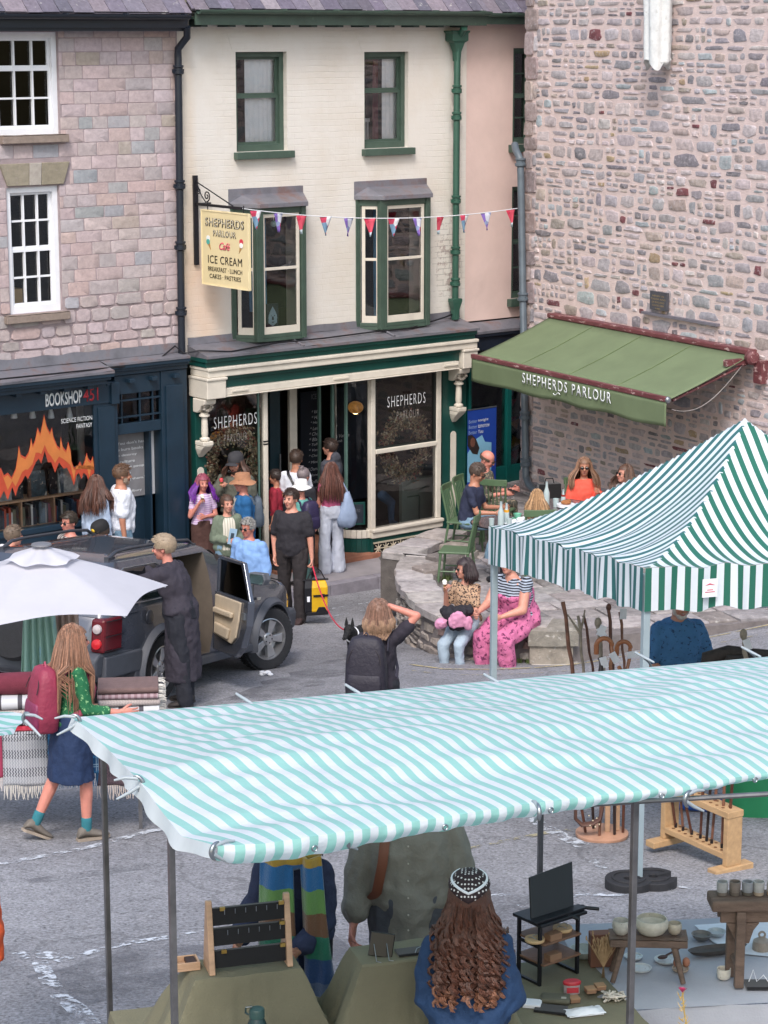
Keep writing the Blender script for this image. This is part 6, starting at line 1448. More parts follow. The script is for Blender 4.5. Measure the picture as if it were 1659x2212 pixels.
rk=T('stick_rack','long pine stick rack with drilled rails and four feet','rack',(ra.x,ra.y,rz0+.02),FR_.a);RL*=.93
rk_h=(1836-1738)/FPX*ra.y*1.0
rk_h=.42
for x in(0,RL):P('end_post',MB().box(x-.025,x+.025,-.07,.07,.05,rk_h),m_pine,rk,bev=.005);P('foot',MB().box(x-.05,x+.05,-.19,.17,0,.05),m_pine,rk,bev=.006)
P('rail',MB().box(-.03,RL+.03,-.075,.075,rk_h,rk_h+.05),m_pine,rk,bev=.005);P('rail',MB().box(.025,RL-.025,-.07,.07,.1,.145),m_pine,rk,bev=.005)
ho=MB()
for k in range(9):
 for y in(-.03,.035):ho.lathe([(.013,0),(.013,.002),(0,.002)],(.08+k*(RL-.16)/8,y,rk_h+.05),10);ho.lathe([(.013,0),(.013,.002),(0,.002)],(.08+k*(RL-.16)/8,y,.145),10)
P('drilled_hole',ho,mat('hole_dark','#6b4426',.8),rk)
m_stk=[mat('stick_brown','#5a3426',.4,0,.35,14,.3,40),mat('stick_dark','#2c1f1c',.4,0,.3,14),mat('stick_hazel','#7a5240',.45,0,.4,10),mat('stick_grey','#8a8072',.7,0,.3,12)]
m_crook=mat('honey_crook','#9a6240',.25,0,.15,8);m_tagm=mat('price_tag_paper','#d5d9df',.6)
for k,(t,ln,tp_,mi)in enumerate(((.1,1.0,(-.16,.02),0),(.22,1.0,(-.10,.05),2),(.36,.98,(-.22,.0),0),(.5,1.02,(.02,.03),0),(.6,.98,(.03,.0),1),(.68,1.0,(.05,.04),2),(.84,1.05,(.0,.0),2),(.93,1.05,(.03,.01),0))):
 p=FR_.w(RL*t,.0,rz0+.17);top_=p+V((tp_[0],tp_[1],ln))
 o=T('walking_stick','%s walking stick standing in the pine rack, %s from the left'%(('brown','black','hazel')[mi],ordn[k]),'walking stick',p,0,'walking sticks in the pine rack')
 P('shaft',MB().tube([(0,0,0),(top_-p)*.5+V((.004,0,0)),top_-p],[.010,.012,.013],8),m_stk[mi],o,sh=60);P('ferrule',MB().tube([(0,0,-.02),(0,0,.03)],.011,8),m_black,o)
rc_=pg(1300,1808);rd=T('round_stick_stand','round wooden turntable base of a stick stand with upright posts','stand',rc_+V((0,0,.01)),0)
P('base',MB().lathe([(.2,0),(.205,.01),(.205,.03),(.195,.036),(.001,.036)],n=40),mat('pinkish_wood','#b58a72',.5,0,.15,5),rd,sh=40)
P('post',MB().box(.02,.06,-.02,.02,.036,.7).box(.11,.14,.02,.05,.036,.7),m_wood,rd,bev=.004)
P('collar',MB().lathe([(.16,.55),(.17,.56),(.17,.585),(.001,.59)],n=30),m_wood,rd,sh=40)
for k,(x,y,tx_,ty_,mi,tx)in enumerate(((-.13,-.03,-.3,.0,0,'brown'),(-.06,.06,-.12,.05,1,'black'),(-.03,-.1,.02,.0,2,'slim hazel'),(.09,-.08,.07,.0,1,'glossy black'),(.16,-.03,.17,.03,0,'knotty brown'))):
 o=T('walking_stick','%s stick standing in the round stick stand'%tx,'walking stick',rc_+V((x,y,.05)),0,'sticks in the round stand');P('shaft',MB().tube([(0,0,0),((tx_-x)*.5,(ty_-y)*.5,.5),((tx_-x),(ty_-y),1.0)],[.011,.013,.014],8),m_stk[mi],o,sh=60)
o=T('saddle_piece','dark brown leather strap dotted with pale studs on the round stand','strap',rc_+V((-.09,-.14,.1)),0)
P('leather',MB().tube([(-.13,0,.22),(-.13,0,.1),(-.08,0,.05),(0,0,.06),(.06,0,.1),(.08,0,.2)],[.03,.035,.04,.04,.04,.03],10,flat=.4),mat('brown_leather','#5a3d33',.6),o,sh=60)
sd_=MB()
for x,z in((0,.1),(.03,.12),(.05,.07),(-.02,.06),(.02,.05),(-.03,.14)):sd_.ell((x,-.045,z),(.006,.004,.006),8,4)
P('stud',sd_,mat('pale_stud','#d8cdb0',.4),o)
def stick(u0,v0,u1,v1,d,r,mt,lab,crook=None,tags=(),fork=False,knob=False):
 a=at_y(u1,v1,d-.1);b=at_y(u0,v0,d);a=a+(a-b)*.45
 b2=b-a;o=T('walking_stick',lab,'walking stick',a,0,'sticks in the crook rack under the gazebo')
 n=8;P('shaft',MB().tube([b2*(k/n)+V((.006*sin(k*2.1),0,0))for k in range(n+1)],[r*(.85+.2*R.random())for _ in range(n+1)],8),mt,o,sh=60)
 if crook:
  rc2=crook;pts=[b2+V((-rc2+rc2*cos(t),0,rc2*sin(t)))for t in[pi*k/10 for k in range(11)]]+[b2+V((-2*rc2,0,-rc2*1.1))]
  P('crook',MB().tube(pts,[r*1.2]*10+[r*1.35,r*1.3],10),m_crook,o,sh=60)
 if knob:P('knob',MB().ell(b2,(r*1.5,r*1.4,r*2.2),10,8),mt,o,sh=60)
 if fork:P('prong',MB().tube([b2*.82,b2*.9+V((-.05,0,.02)),b2+V((-.09,0,.01))],[r,r*.7,r*.4],8).tube([b2*.84,b2*.94+V((.03,0,.0)),b2+V((.05,0,.05))],[r,r*.7,r*.4],8),mt,o,sh=60)
 for t,rz in tags:P('price_tag',MB().box(-.028,.028,-.003,0,-.045,.045,Matrix.Translation(b2*t+V((.02,-.03,0)))@Matrix.Rotation(rz,4,'Y')),m_tagm,o)
 return o
D_=17.9
stick(1217,1300,1240,1478,D_,.017,m_stk[2],'knotty brown stick, leftmost in the crook rack')
stick(1250,1330,1262,1478,D_-.1,.013,m_stk[3],'pale forked branch stick in the crook rack',fork=True)
stick(1262,1330,1285,1478,D_+.1,.012,m_stk[0],'straight dark brown stick beside the forked branch')
stick(1292,1345,1305,1478,D_-.2,.020,m_stk[3],'grey barked stick with two white tags',tags=((.92,.4),(.9,-.5)),knob=True)
stick(1315,1312,1325,1470,D_,.015,m_stk[0],'reddish polished stick with a swollen head',knob=True)
stick(1340,1322,1350,1468,D_+.1,.012,m_stk[2],'slim speckled stick with a white tag at its top',tags=((.99,.05),))
stick(1322,1395,1318,1475,D_-.4,.016,m_crook,'tall honey coloured crook handled stick, left of two',crook=.062,tags=((.8,-.5),))
stick(1362,1400,1352,1480,D_-.3,.015,m_crook,'honey coloured crook handled stick nearest the gazebo leg',crook=.055,tags=((.9,1.4),))
stick(1298,1420,1300,1478,D_-.5,.022,m_stk[1],'dark horn handled stick lying across the rack',tags=((.9,-.3),))
stick(1338,1440,1340,1475,D_-.6,.017,m_crook,'short honey coloured stick low in the crook rack')
stick(1606,1370,1612,1440,17.2,.02,m_stk[3],'stub of a stick with a large white tag right of the blue shirted seller',tags=((.8,-.35),),knob=True)
o=T('dark_branch','heap of dark twisted wood behind the stall canopy at the right','driftwood',at_y(1600,1425,17.6));mb=MB()
for pts_,rr_ in(([(-.3,0,-.3),(-.25,0,.02),(-.1,0,.06),(.1,.05,.03),(.4,.1,.0)],[.05,.07,.06,.05,.04]),([(-.2,-.1,-.2),(-.1,-.1,.02),(.1,-.05,.0),(.4,0,-.05)],[.04,.05,.05,.03])):mb.tube(pts_,rr_,10)
P('branch',mb,mat('dark_bark','#39322f',.8,0,.3,14,.8,30),o,sh=60)
o=T('green_basket','green fabric tub holding mossy greenery at the right edge behind the rack','tub',pg(1640,1755));P('tub',MB().rings([[V((r*cos(t),r*.7*sin(t),z))for t in[2*pi*k/24 for k in range(24)]]for r,z in((.28,0),(.33,.4),(.31,.4),(.27,.05))],True),mat('bright_green_fabric','#1f7a50',.7,0,.1,5),o,sh=40)
mo=MB();
for k in range(300):
 a=R.random()*6.28;r_=sqrt(R.random())*.27;c_=V((cos(a)*r_,sin(a)*r_*.7,.36+.06*R.random()));s_=V((R.uniform(-1,1),R.uniform(-1,1),R.uniform(-.3,1)))*.02;w_=V((s_.y,-s_.x,.01));mo.poly([c_-s_,c_+w_*.5,c_+s_])
P('greenery',mo,mat('moss_green','#6f7a4a',.8,0,.3,20),o,fix=False)
o=P('blue_bundle',MB().tube([(-.28,0,.05),(-.1,0,.07),(.1,.0,.06),(.3,0,.05)],[.03,.06,.07,.03],12),mat('blue_tarp','#1c4fa0',.5,0,.1,6,.8,12),loc=pg(1510,1752),sh=60);tag(o,'folded bright blue tarp on the ground behind the pine rack','tarp')
ux,uy=at_y(90,1200,19.0).x,19.0
pu=T('parasol','white market parasol with a small vent cap and worn hub, over the blanket stall','parasol',(ux,uy,gz(ux,uy)),0);ug=gz(ux,uy)
apx=at_y(90,1196,uy).z-ug;nr=6;Ru=1.10;a0=.30
def upt(a,t,drop=.36):
 k=(a-a0)/(2*pi/nr);f=k-floor(k);rr_=Ru*cos(pi/nr)/cos((f-.5)*2*pi/nr)
 r_=rr_*t*(1-.05*sin(pi*f)*t);z=apx-drop*t-.06*t*t*0+.03*sin(pi*t)-.05*t*(0 if True else 0)+.045*sin(pi*f)*t*t*.9
 return V((cos(a)*r_,sin(a)*r_,z))
m_par=mat('white_parasol_cloth','#d3d2da',.6,0,.04,3,.1,20,trans=.3)
cp_=MB();na=72
cp_.grid(lambda u,v:upt(a0+2*pi*u,.04+.96*v),na,14);P('canopy',cp_,m_par,pu,sh=30)
cp_=MB();cp_.grid(lambda u,v:upt(a0+2*pi*u,.3*v)+V((0,0,.075-.03*v+.012*sin(u*2*pi*6)*v)),na,6);P('vent_cap',cp_,m_par,pu,sh=30)
P('finial',MB().lathe([(.09,0),(.085,.012),(.04,.02),(.0,.022)],(0,0,apx+.076),20),mat('grey_plastic','#6f7076',.5),pu,sh=40)
P('pole',MB().tube([(0,0,0),(0,0,apx)],.022,12),m_white,pu)
for k in range(nr):P('rib',MB().tube([upt(a0+2*pi*k/nr,.05)-V((0,0,.02)),upt(a0+2*pi*k/nr,.98)-V((0,0,.02))],.008,6),m_white,pu)
def hangcloth(nm,lab,u0,u1,v0,v1,d,mt,folds,flare=1.25,group='blankets hanging from the parasol'):
 p0,p1=at_y(u0,v0,d),at_y(u1,v0,d);zb=at_y(u0,v1,d).z;w_=p1.x-p0.x;o=V((p0.x,d,zb))
 mb=MB();mb.grid(lambda u,v:((u-.5)*w_*(1+(flare-1)*(1-v))+w_/2,.035*sin(u*folds*2*pi+v)*(1.2-.6*v),(p0.z-zb)*v),folds*10,8)
 return tag(P(nm,mb,mt,loc=o,sh=60,solid=.004),lab,'blanket',group)
m_mintb=mat('mint_blanket','#8fb3a6',.9,0,.1,6,.5,80,second='#7fa9b5',thr=(.6,.64),sscale=3,stretch=(8,1,.6));m_beig=mat('beige_blanket','#a8958a',.9,0,.08,6,.5,80,second='#938175',thr=(.55,.6),sscale=3,stretch=(8,1,.6))
hangcloth('hanging_blanket','mint green blanket hanging in folds under the parasol',50,118,1325,1492,uy-.25,m_mintb,5,1.35)
hangcloth('hanging_blanket','beige blanket hanging beside the mint one under the parasol',112,168,1318,1450,uy-.12,m_beig,4,1.1)
ta,tb_=pg(-110,1802),pg(318,1792);FT=Frame(ta.x,ta.y,atan2(tb_.y-ta.y,tb_.x-ta.x));TL=(tb_-ta).length;TTZ=(ta.z+tb_.z)/2+.80
tt=T('blanket_table','trestle table carrying folded wool blankets at the left','table',(ta.x,ta.y,0),FT.a)
P('top',MB().box(0,TL,0,.78,TTZ-.03,TTZ),m_oak,tt)
for x,y in((TL-.05,.04),(TL-.02,.7),(.1,.05)):
 w=FT.w(x,y);P('leg',MB().box(x-.015,x+.015,y-.015,y+.015,gz(w.x,w.y),TTZ-.03),m_steel,tt)
def herring(name,a,b,sx=.06,sz=.055):
 m=mat(name,a,.95,0,.1,20,.5,120);N,L=nodes(m);sp=N.new('ShaderNodeSeparateXYZ');L.new(N['Texture Coordinate'].outputs['Object'],sp.inputs[0])
 zig=math_node(N,L,'ABSOLUTE',math_node(N,L,'SUBTRACT',math_node(N,L,'FRACT',math_node(N,L,'MULTIPLY',sp.outputs[2],1/.028)),.5))
 v=math_node(N,L,'FRACT',math_node(N,L,'ADD',math_node(N,L,'MULTIPLY',sp.outputs[0],1/.022),math_node(N,L,'MULTIPLY',zig,.9)))
 band=math_node(N,L,'GREATER_THAN',math_node(N,L,'FRACT',math_node(N,L,'MULTIPLY',sp.outputs[2],1/(sz*2.6))),.5)
 f=math_node(N,L,'MULTIPLY',math_node(N,L,'GREATER_THAN',v,.5),math_node(N,L,'ADD',math_node(N,L,'MULTIPLY',band,.6),.35))
 mx=N.new('ShaderNodeMix');mx.data_type='RGBA';L.new(f,mx.inputs[0]);mx.inputs[6].default_value=(*hexc(a),1);mx.inputs[7].default_value=(*hexc(b),1);L.new(mx.outputs[2],N['Principled BSDF'].inputs['Base Color']);return m
def tartan(name,base,c1,c2,px=.16):
 m=mat(name,base,.95,0,.1,20,.5,120);N,L=nodes(m);sp=N.new('ShaderNodeSeparateXYZ');L.new(N['Texture Coordinate'].outputs['Object'],sp.inputs[0]);src=None;col=(*hexc(base),1)
 last=None
 for ax in(0,2):
  for off,w,c in((0,.12,c1),(.25,.12,c1),(.6,.06,c2),(.7,.05,c2)):
   f=math_node(N,L,'FRACT',math_node(N,L,'ADD',math_node(N,L,'MULTIPLY',sp.outputs[ax],1/px),off));g_=math_node(N,L,'MULTIPLY',math_node(N,L,'LESS_THAN',f,w),.55)
   mx=N.new('ShaderNodeMix');mx.data_type='RGBA';L.new(g_,mx.inputs[0])
   if last is None:mx.inputs[6].default_value=col
   else:L.new(last,mx.inputs[6])
   mx.inputs[7].default_value=(*hexc(c),1);last=mx.outputs[2]
 L.new(last,N['Principled BSDF'].inputs['Base Color']);return m
def tbl_drape(lab,u0,u1,v1,mt,fr_col,y=-.02):
 a,b=FT.hit(u0,1650,-y)[0],FT.hit(u1,1650,-y)[0];zb=FT.hit((u0+u1)/2,v1,-y)[1];z1=TTZ+.012;o=FT.w(a,y,zb)
 r_=T('draped_blanket',lab,'blanket',o,FT.a,'blankets draped over the table front')
 mb=MB();mb.grid(lambda u,v:((b-a)*u,.012*sin(u*7+v*3)+.012*mn.noise(V((u*3,v*2,a)))-.02*(1-v),(z1-zb)*v),30,16);mb.grid(lambda u,v:((b-a)*u,.0+.35*v,z1-zb+.0),30,6)
 P('cloth',mb,mt,r_,sh=60,solid=.006)
 fm=MB();n=int((b-a)/.014)
 for k in range(n):
  x=(k+.5)*(b-a)/n;fm.tube([(x,-.02,.005),(x+R.uniform(-.006,.006),-.022,-.05),(x+R.uniform(-.015,.015),-.02,-.10-.02*R.random())],[.0045,.0035,.002],4,False)
 P('fringe',fm,mat('fringe_'+fr_col[1:],fr_col,.95,0,.1),r_)
m_hb=herring('grey_zigzag_wool','#a9acb3','#55565e');m_tart=tartan('blue_tartan_wool','#1f4f7c','#3f86b8','#a9c4d4');m_hbd=herring('dark_herringbone_wool','#5a4a52','#38303a')
tbl_drape('grey zigzag striped blanket with cream fringe, left of the walking girl',6,104,1695,m_hb,'#d5d0c8')
tbl_drape('deep blue tartan blanket hanging behind the walking girl',104,213,1670,m_tart,'#2f6f9c',-.03)
tbl_drape('dark brown herringbone blanket with pale fringe at the table corner',208,318,1695,m_hbd,'#c9bdb6')
tbl_drape('pink and cream blanket edge at the far left of the table',-60,6,1680,mat('raspberry_wool','#8f3550',.95,0,.1,10,.5,100),'#d8cfcb')
def folded(u,v,w,d,h,n0,mt,lab,rz=0,grp='folded blankets stacked on the table',roll=True,z=0,y=.35):
 x=FT.hit(u,v,-y)[0];p=FT.w(x,y,TTZ+.014+z);mb=MB()
 pr=[(-d/2,.004),(d/2-h/2,.0)]+[(d/2-h/2+h/2*cos(t),h/2+h/2*sin(t))for t in[-pi/2+pi*k/8 for k in range(9)]]+[(-d/2,h)]
 mb.prism([(-a,b)for a,b in pr][::-1],lambda q,t:(t,q[0],q[1]),-w/2,w/2)
 o=T('folded_blanket',lab,'blanket',p,FT.a+rz,grp);P('cloth',mb,mt,o,sh=50,bev=.006)
 fm=MB()
 for k in range(22):y0=-d/2+d*R.random();z0=h*R.random();fm.tube([(w/2,y0,z0),(w/2+.03,y0+.01,z0-.004),(w/2+.055,y0+.02*R.random(),z0-.03*R.random())],[.004,.003,.002],4,False)
 P('fringe',fm,mat('fringe_d5d0c8'),o);return o
m_red=tartan('red_tartan_wool','#a02338','#c8485c','#5a1826',.2);m_pl=stripes('grey_plaid_wool','#4f4d55','#c3c6cc',.16,.22,'X',0,0,.9);m_maroon=mat('maroon_wool','#6b2a3a',.95,0,.12,14,.5,100);m_cream2=herring('cream_houndstooth_wool','#b3a9a6','#8c8185');m_brownw=mat('brown_wool','#6f5a58',.95,0,.12,20,.5,100)
m_mauve=stripes('mauve_striped_wool','#8a7078','#a8949a',.05,.5,'X',0,0,.9)
zz=0
for h,mt,lab in((.075,m_red,'red tartan blanket at the bottom of the right hand stack'),(.075,m_pl,'grey and white checked blanket above the red tartan one'),(.055,m_cream2,'pale houndstooth blanket in the middle of the right hand stack'),(.04,m_mauve,'mauve striped blanket second from the top of the right hand stack'),(.05,m_brownw,'brown wool blanket on top of the right hand stack')):
 folded(278,1530,.48-.02*zz,.32,h,0,mt,lab,.06*(zz*10%2-.5),z=zz,y=.25);zz+=h+.004
zz=0
for h,mt,lab in((.04,m_red,'dark red blanket at the bottom of the left stack'),(.08,m_pl,'black and white checked blanket in the left stack'),(.04,m_cream2,'thin pale blanket in the left stack'),(.09,m_pl,'grey and white checked blanket under the maroon roll')):
 folded(62,1530,.56,.34,h,0,mt,lab,.04,z=zz,y=.2);zz+=h+.004
pr=FT.hit(72,1492,-.2)[0];o=T('rolled_blanket','thick maroon rolled blanket on top of the left stack','blanket',FT.w(pr,.2,TTZ+zz+.09),FT.a);P('roll',MB().tube([(-.3,0,.0),(-.1,0,0),(.1,0,0),(.32,0,.0)],[.085,.09,.09,.085],20),m_maroon,o,sh=60,bev=.0)
P('roll_end',MB().tube([(-.302-.002*k/60,.07*(1-k/60)*cos(k*.35),.07*(1-k/60)*sin(k*.35))for k in range(60)],.005,5),mat('raspberry_wool'),o)
def applied(o):
 bpy.context.view_layer.update();dg=bpy.context.evaluated_depsgraph_get();return bpy.data.meshes.new_from_object(o.evaluated_get(dg))
m_car=mat('dark_grey_car_paint','#555a66',.22,.45,.06,4);nodes(m_car)[0]['Principled BSDF'].inputs['Coat Weight'].default_value=.8;m_clad=mat('grey_plastic_cladding','#474a52',.6,0,.1,10,.2,60);m_tint=mat('tinted_glass','#11161a',.06,0,.2,3,spec=.7)
m_tyre=mat('tyre_rubber','#222327',.8,0,.15,20,.4,50);m_alloy=mat('alloy_wheel','#b4b5b8',.3,.8,.1,8);m_seatc=mat('cream_leather','#c3b39c',.6,0,.08,8);m_well=mat('wheel_well_black','#0d0d0f',.9)
pr_=pg(330,1515);th_c=radians(66.5)
fx,fy=pr_.x+.12*-sin(th_c)*-1*0,pr_.y
cdir=V((cos(th_c),sin(th_c),0));zr_=gz(pr_.x,pr_.y);pf_=pr_+cdir*2.565;zf_=gz(pf_.x,pf_.y);cp_an=atan2(zf_-zr_,2.565)
car=T('parked_car','dark grey off-road estate car parked nose downhill with its near rear door open','car',(0,0,0),th_c)
car.rotation_euler=(0,-cp_an,th_c)
lat=V((-sin(th_c),cos(th_c),0));ro=V((pr_.x,pr_.y,zr_))+lat*.80;car.location=ro
CARM=Matrix.Translation(ro)@car.rotation_euler.to_matrix().to_4x4()
st_=[(-.92,.60,.42,.62),(-.90,.76,.36,.96),(-.86,.83,.33,1.02),(-.7,.865,.32,1.06),(-.3,.885,.31,1.08),(.4,.89,.30,1.07),(1.2,.89,.30,1.06),(1.95,.885,.30,1.05),(2.2,.88,.3,1.06),(2.7,.865,.31,1.02),(3.05,.83,.33,.95),(3.25,.76,.36,.86),(3.36,.64,.40,.72)]
cb=MB();rs=[]
for x,w,zb,zt in st_:
 m_=(zb+zt)/2;half=[(0,zb),(w*.86,zb),(w*.96,zb+.06),(w,m_-.05),(w*.995,m_+.10),(w*.965,zt-.05),(w*.90,zt-.005),(w*.5,zt+.02),(0,zt+.025)]
 ring=[V((x,-y,z))for y,z in half]+[V((x,y,z))for y,z in half[-2:0:-1]]
 rs.append(ring)
cb.rings(rs,True);
gh=[]
for z,x0,x1,w in((1.0,-.88,2.12,.855),(1.09,-.86,2.0,.845),(1.3,-.80,1.72,.80),(1.52,-.72,1.38,.735),(1.62,-.68,1.22,.70),(1.665,-.6,1.1,.63),(1.675,-.4,.9,.4)):
 r=.10;pts=[]
 for cx_,cy_,a0_ in((x1-r,w-r,0),(x0+r,w-r,90),(x0+r,-w+r,180),(x1-r,-w+r,270)):
  for k in range(5):a=radians(a0_+22.5*k);pts.append(V((cx_+r*cos(a),cy_+r*sin(a),z)))
 gh.append(pts)
def temp(mb):me=mb.mesh('t');fixn(me);o=bpy.data.objects.new('t',me);COL.objects.link(o);return o
low=temp(cb);g2=MB();g2.rings(gh,True);top_o=temp(g2)
cut=MB()
for x in(0,2.565):
 for s in(-1,1):cut.lathe([(.43,0),(.43,.32)],(x,s*.62 if s>0 else-.94,.34),28,(0,1,0))
cuto=temp(cut)
dcut=MB().box(.34,1.12,-1.2,-.15,.38,1.56);dco=temp(dcut)
def boolm(o,c,op):m=o.modifiers.new('b','BOOLEAN');m.object=c;m.operation=op;m.solver='EXACT'
boolm(low,top_o,'UNION');boolm(low,cuto,'DIFFERENCE');boolm(low,dco,'DIFFERENCE')
me=applied(low)
for o in(low,top_o,cuto,dco):bpy.data.objects.remove(o)
me.name='body';me.materials.clear();body=P('body',me,[m_car,mat('cabin_trim','#5a5148',.8)],car,fix=False)
inn=[]
for p in me.polygons:
 c=p.center;vs_=[me.vertices[i].co for i in p.vertices];inb=all(.32<q.x<1.14 and q.y<-.12 and .36<q.z<1.58 for q in vs_)and(c.y>-.78 or abs(p.normal.y)<.6);ins=inb if True else(.34<c.x<1.28 and c.y>-.80 and c.y<-.1 and .36<c.z<1.6)or(abs(c.y)<.80 and c.z<.78 and min(abs(c.x),abs(c.x-2.565))<.45 and abs(p.normal.z)<.99 and False)
 p.material_index=1 if ins else 0
smooth(me,32)
def side(x,z,o=.004):
 t=(z-1.09)/(1.52-1.09);y=.845+(.735-.845)*t;return V((x,-(y+o),z))
def panel(nm,pts,mt,o=.004,th=.006,par=car,sgn=1):
 mb=MB();a=[side(x,z,o)for x,z in pts];b=[side(x,z,o-th)for x,z in pts]
 if sgn<0:a=[V((p.x,-p.y,p.z))for p in a];b=[V((p.x,-p.y,p.z))for p in b]
 mb.rings([b,a],True);return P(nm,mb,mt,par)
panel('quarter_window',[(-.66,1.12),(.14,1.12),(.18,1.16),(.10,1.48),(.04,1.52),(-.52,1.52),(-.58,1.48)],m_tint)
panel('front_window',[(1.36,1.12),(1.86,1.12),(1.62,1.38),(1.42,1.51),(1.36,1.51)],m_tint)
for s in(-1,):panel('side_window',[(-.66,1.12),(1.86,1.12),(1.42,1.51),(-.58,1.51)],m_tint,sgn=-1)
P('window_trim',MB().tube([side(-.7,1.1,.006),side(.16,1.1,.006),side(.21,1.14,.006),side(.12,1.5,.006),side(.05,1.54,.006),side(-.55,1.54,.006),side(-.62,1.5,.006),side(-.7,1.1,.006)],.008,6),mat('satin_trim','#8a8d92',.3,.6),car)
P('windscreen',MB().rings([[V((2.01,-.74,1.12)),V((2.01,.74,1.12)),V((1.42,.64,1.55)),V((1.42,-.64,1.55))],[V((2.03,-.74,1.12)),V((2.03,.74,1.12)),V((1.44,.64,1.55)),V((1.44,-.64,1.55))]],True),m_tint,car)
P('rear_window',MB().rings([[V((-.875,-.70,1.13)),V((-.875,.70,1.13)),V((-.75,.62,1.53)),V((-.75,-.62,1.53))],[V((-.895,-.70,1.13)),V((-.895,.70,1.13)),V((-.77,.62,1.53)),V((-.77,-.62,1.53))]],True),m_tint,car)
P('rear_bumper',MB().rings([[V((x,-y,z)),V((x,y,z)),V((x+.5,y+.0,z)),V((x+.5,-y,z))]for x,y,z in((-.93,.80,.36),(-.99,.86,.42),(-.99,.87,.6),(-.95,.875,.66))],True),m_clad,car,bev=.03)
P('front_bumper',MB().rings([[V((x-.35,-y,z)),V((x-.35,y,z)),V((x-.05,y-.02,z)),V((x,y*.5,z)),V((x,-y*.5,z)),V((x-.05,-y+.02,z))]for x,y,z in((3.36,.78,.34),(3.44,.82,.4),(3.44,.83,.56),(3.40,.82,.62))],True),m_clad,car,bev=.02)
def archm(x,r0=.415,r1=.49,y=.885,out=.05,sgn=-1):
 mb=MB();rs=[]
 for k in range(23):
  a=pi*1.12*k/22-.06*pi;c,s=cos(a),sin(a)
  rs.append([V((x+r0*c,sgn*(y-.12),.34+r0*s)),V((x+r0*c,sgn*(y+out),.34+r0*s)),V((x+(r0+.03)*c,sgn*(y+out+.008),.34+(r0+.03)*s)),V((x+r1*c,sgn*(y+.004),.34+r1*s)),V((x+r1*c,sgn*(y-.05),.34+r1*s))])
 mb.rings(rs,True);return mb
for x in(0,2.565):
 for s in(-1,1):P('wheel_arch',archm(x,sgn=s),m_clad,car,sh=50)
P('sill',MB().box(.46,2.12,-.90,-.8,.27,.36),m_clad,car,bev=.015);P('rear_cladding',MB().box(-.9,-.44,-.905,-.8,.40,.62),m_clad,car,bev=.015)
P('mud_flap',MB().box(-.52,-.46,-.90,-.66,.12,.42),m_clad,car,bev=.01)
P('belly',MB().box(-.8,3.1,-.7,.7,.24,.34),m_well,car)
lp=P('tail_light',MB().box(-.93,-.70,-.90,-.74,.66,1.0),mat('lamp_red_glass','#5e1820',.15,0,.1),car,bev=.03)
P('lens',MB().lathe([(.055,0),(.05,.02),(.0,.03)],(-.925,-.82,.75),16,(-1,0,0)),mat('lens_bright_red','#c3202a',.1),lp,sh=40)
P('lens',MB().lathe([(.05,0),(.045,.02),(.0,.03)],(-.925,-.82,.90),16,(-1,0,0)),mat('lens_clear','#b9aeb0',.1),lp,sh=40)
P('lamp_guard',MB().tube([(-.80-.1,-.905,z)for z in(.69,.69)],.006)if False else MB().box(-.92,-.71,-.915,-.905,.825,.833).box(-.92,-.71,-.915,-.905,.68,.688).box(-.92,-.71,-.915,-.905,.975,.983),m_black,lp)
P('number_plate',MB().box(-.945,-.925,.15,.62,.84,.95),mat('yellow_plate','#d9a62e',.4),car)
text('S C',car,0,0,.16,.07,0,m_letk,M=Matrix.Translation((-.948,.33,.86))@Matrix.Rotation(-pi/2,4,'Z'),ext=0,name='plate_lettering')
text('LA',car,0,0,.14,.07,0,mat('grey_plastic'),M=Matrix.Translation((-.994,-.28,.47))@Matrix.Rotation(-pi/2,4,'Z'),ext=.002,name='bumper_lettering')
P('badge',MB().box(-.955,-.925,-.42,-.28,.70,.735),mat('badge_grey','#a5a8ab',.4),car)
P('spare_wheel',MB().lathe([(.30,0),(.34,.03),(.34,.16),(.30,.2),(.1,.205),(.001,.205)],(-.90,.02,.86),32,(-1,0,0)),m_tyre,car,sh=40)
P('fuel_cap',MB().lathe([(.07,0),(.07,.012),(.06,.016),(.001,.016)],(-.30,-.885,.93),20,(0,-1,0)),mat('fuel_cap_grey','#41454e',.35,.3),car,sh=40)
P('side_repeater',MB().box(2.16,2.24,-.90,-.885,.84,.87),mat('amber_lens','#c9c3b8',.2),car,bev=.004)
P('rear_wiper',MB().tube([(-.92,-.1,1.12),(-.9,.25,1.2)],.012,6),m_black,car)
for s in(-1,1):
 y=s*.62;P('roof_rail',MB().tube([(-.62,y,1.66),(-.52,y,1.735),(-.3,y,1.75),(.6,y,1.755),(.95,y,1.73),(1.06,y,1.665)],[.02,.022,.020,.020,.022,.02],10).box(-.64,-.56,y-.025,y+.025,1.63,1.68).box(1.0,1.1,y-.025,y+.025,1.62,1.675),mat('rail_dark_grey','#3d4048',.4,.2),car,sh=50)
P('roof_rib',MB().box(-.5,.8,-.5,-.46,1.668,1.682).box(-.5,.8,.46,.5,1.668,1.682),m_car,car,bev=.006)
mi_=P('door_mirror',MB().rings([[V((1.86+dx,-.90-.5*w_+yy,1.08+zz))for yy,zz in((0,-.02),(-.20,-.03),(-.23,.05),(-.2,.14),(-.02,.14),(.01,.05))]for dx,w_ in((0,0),(.06,0),(.12,.03))],True),mat('mirror_shell','#5d6169',.35,.1),car,bev=.012)
P('mirror_glass',MB().poly([(1.855,-.925,1.075),(1.855,-1.09,1.07),(1.855,-1.11,1.13),(1.855,-1.09,1.20),(1.855,-.94,1.205)]),mat('mirror_glass','#9fc0c0',.05,.9,0),mi_)
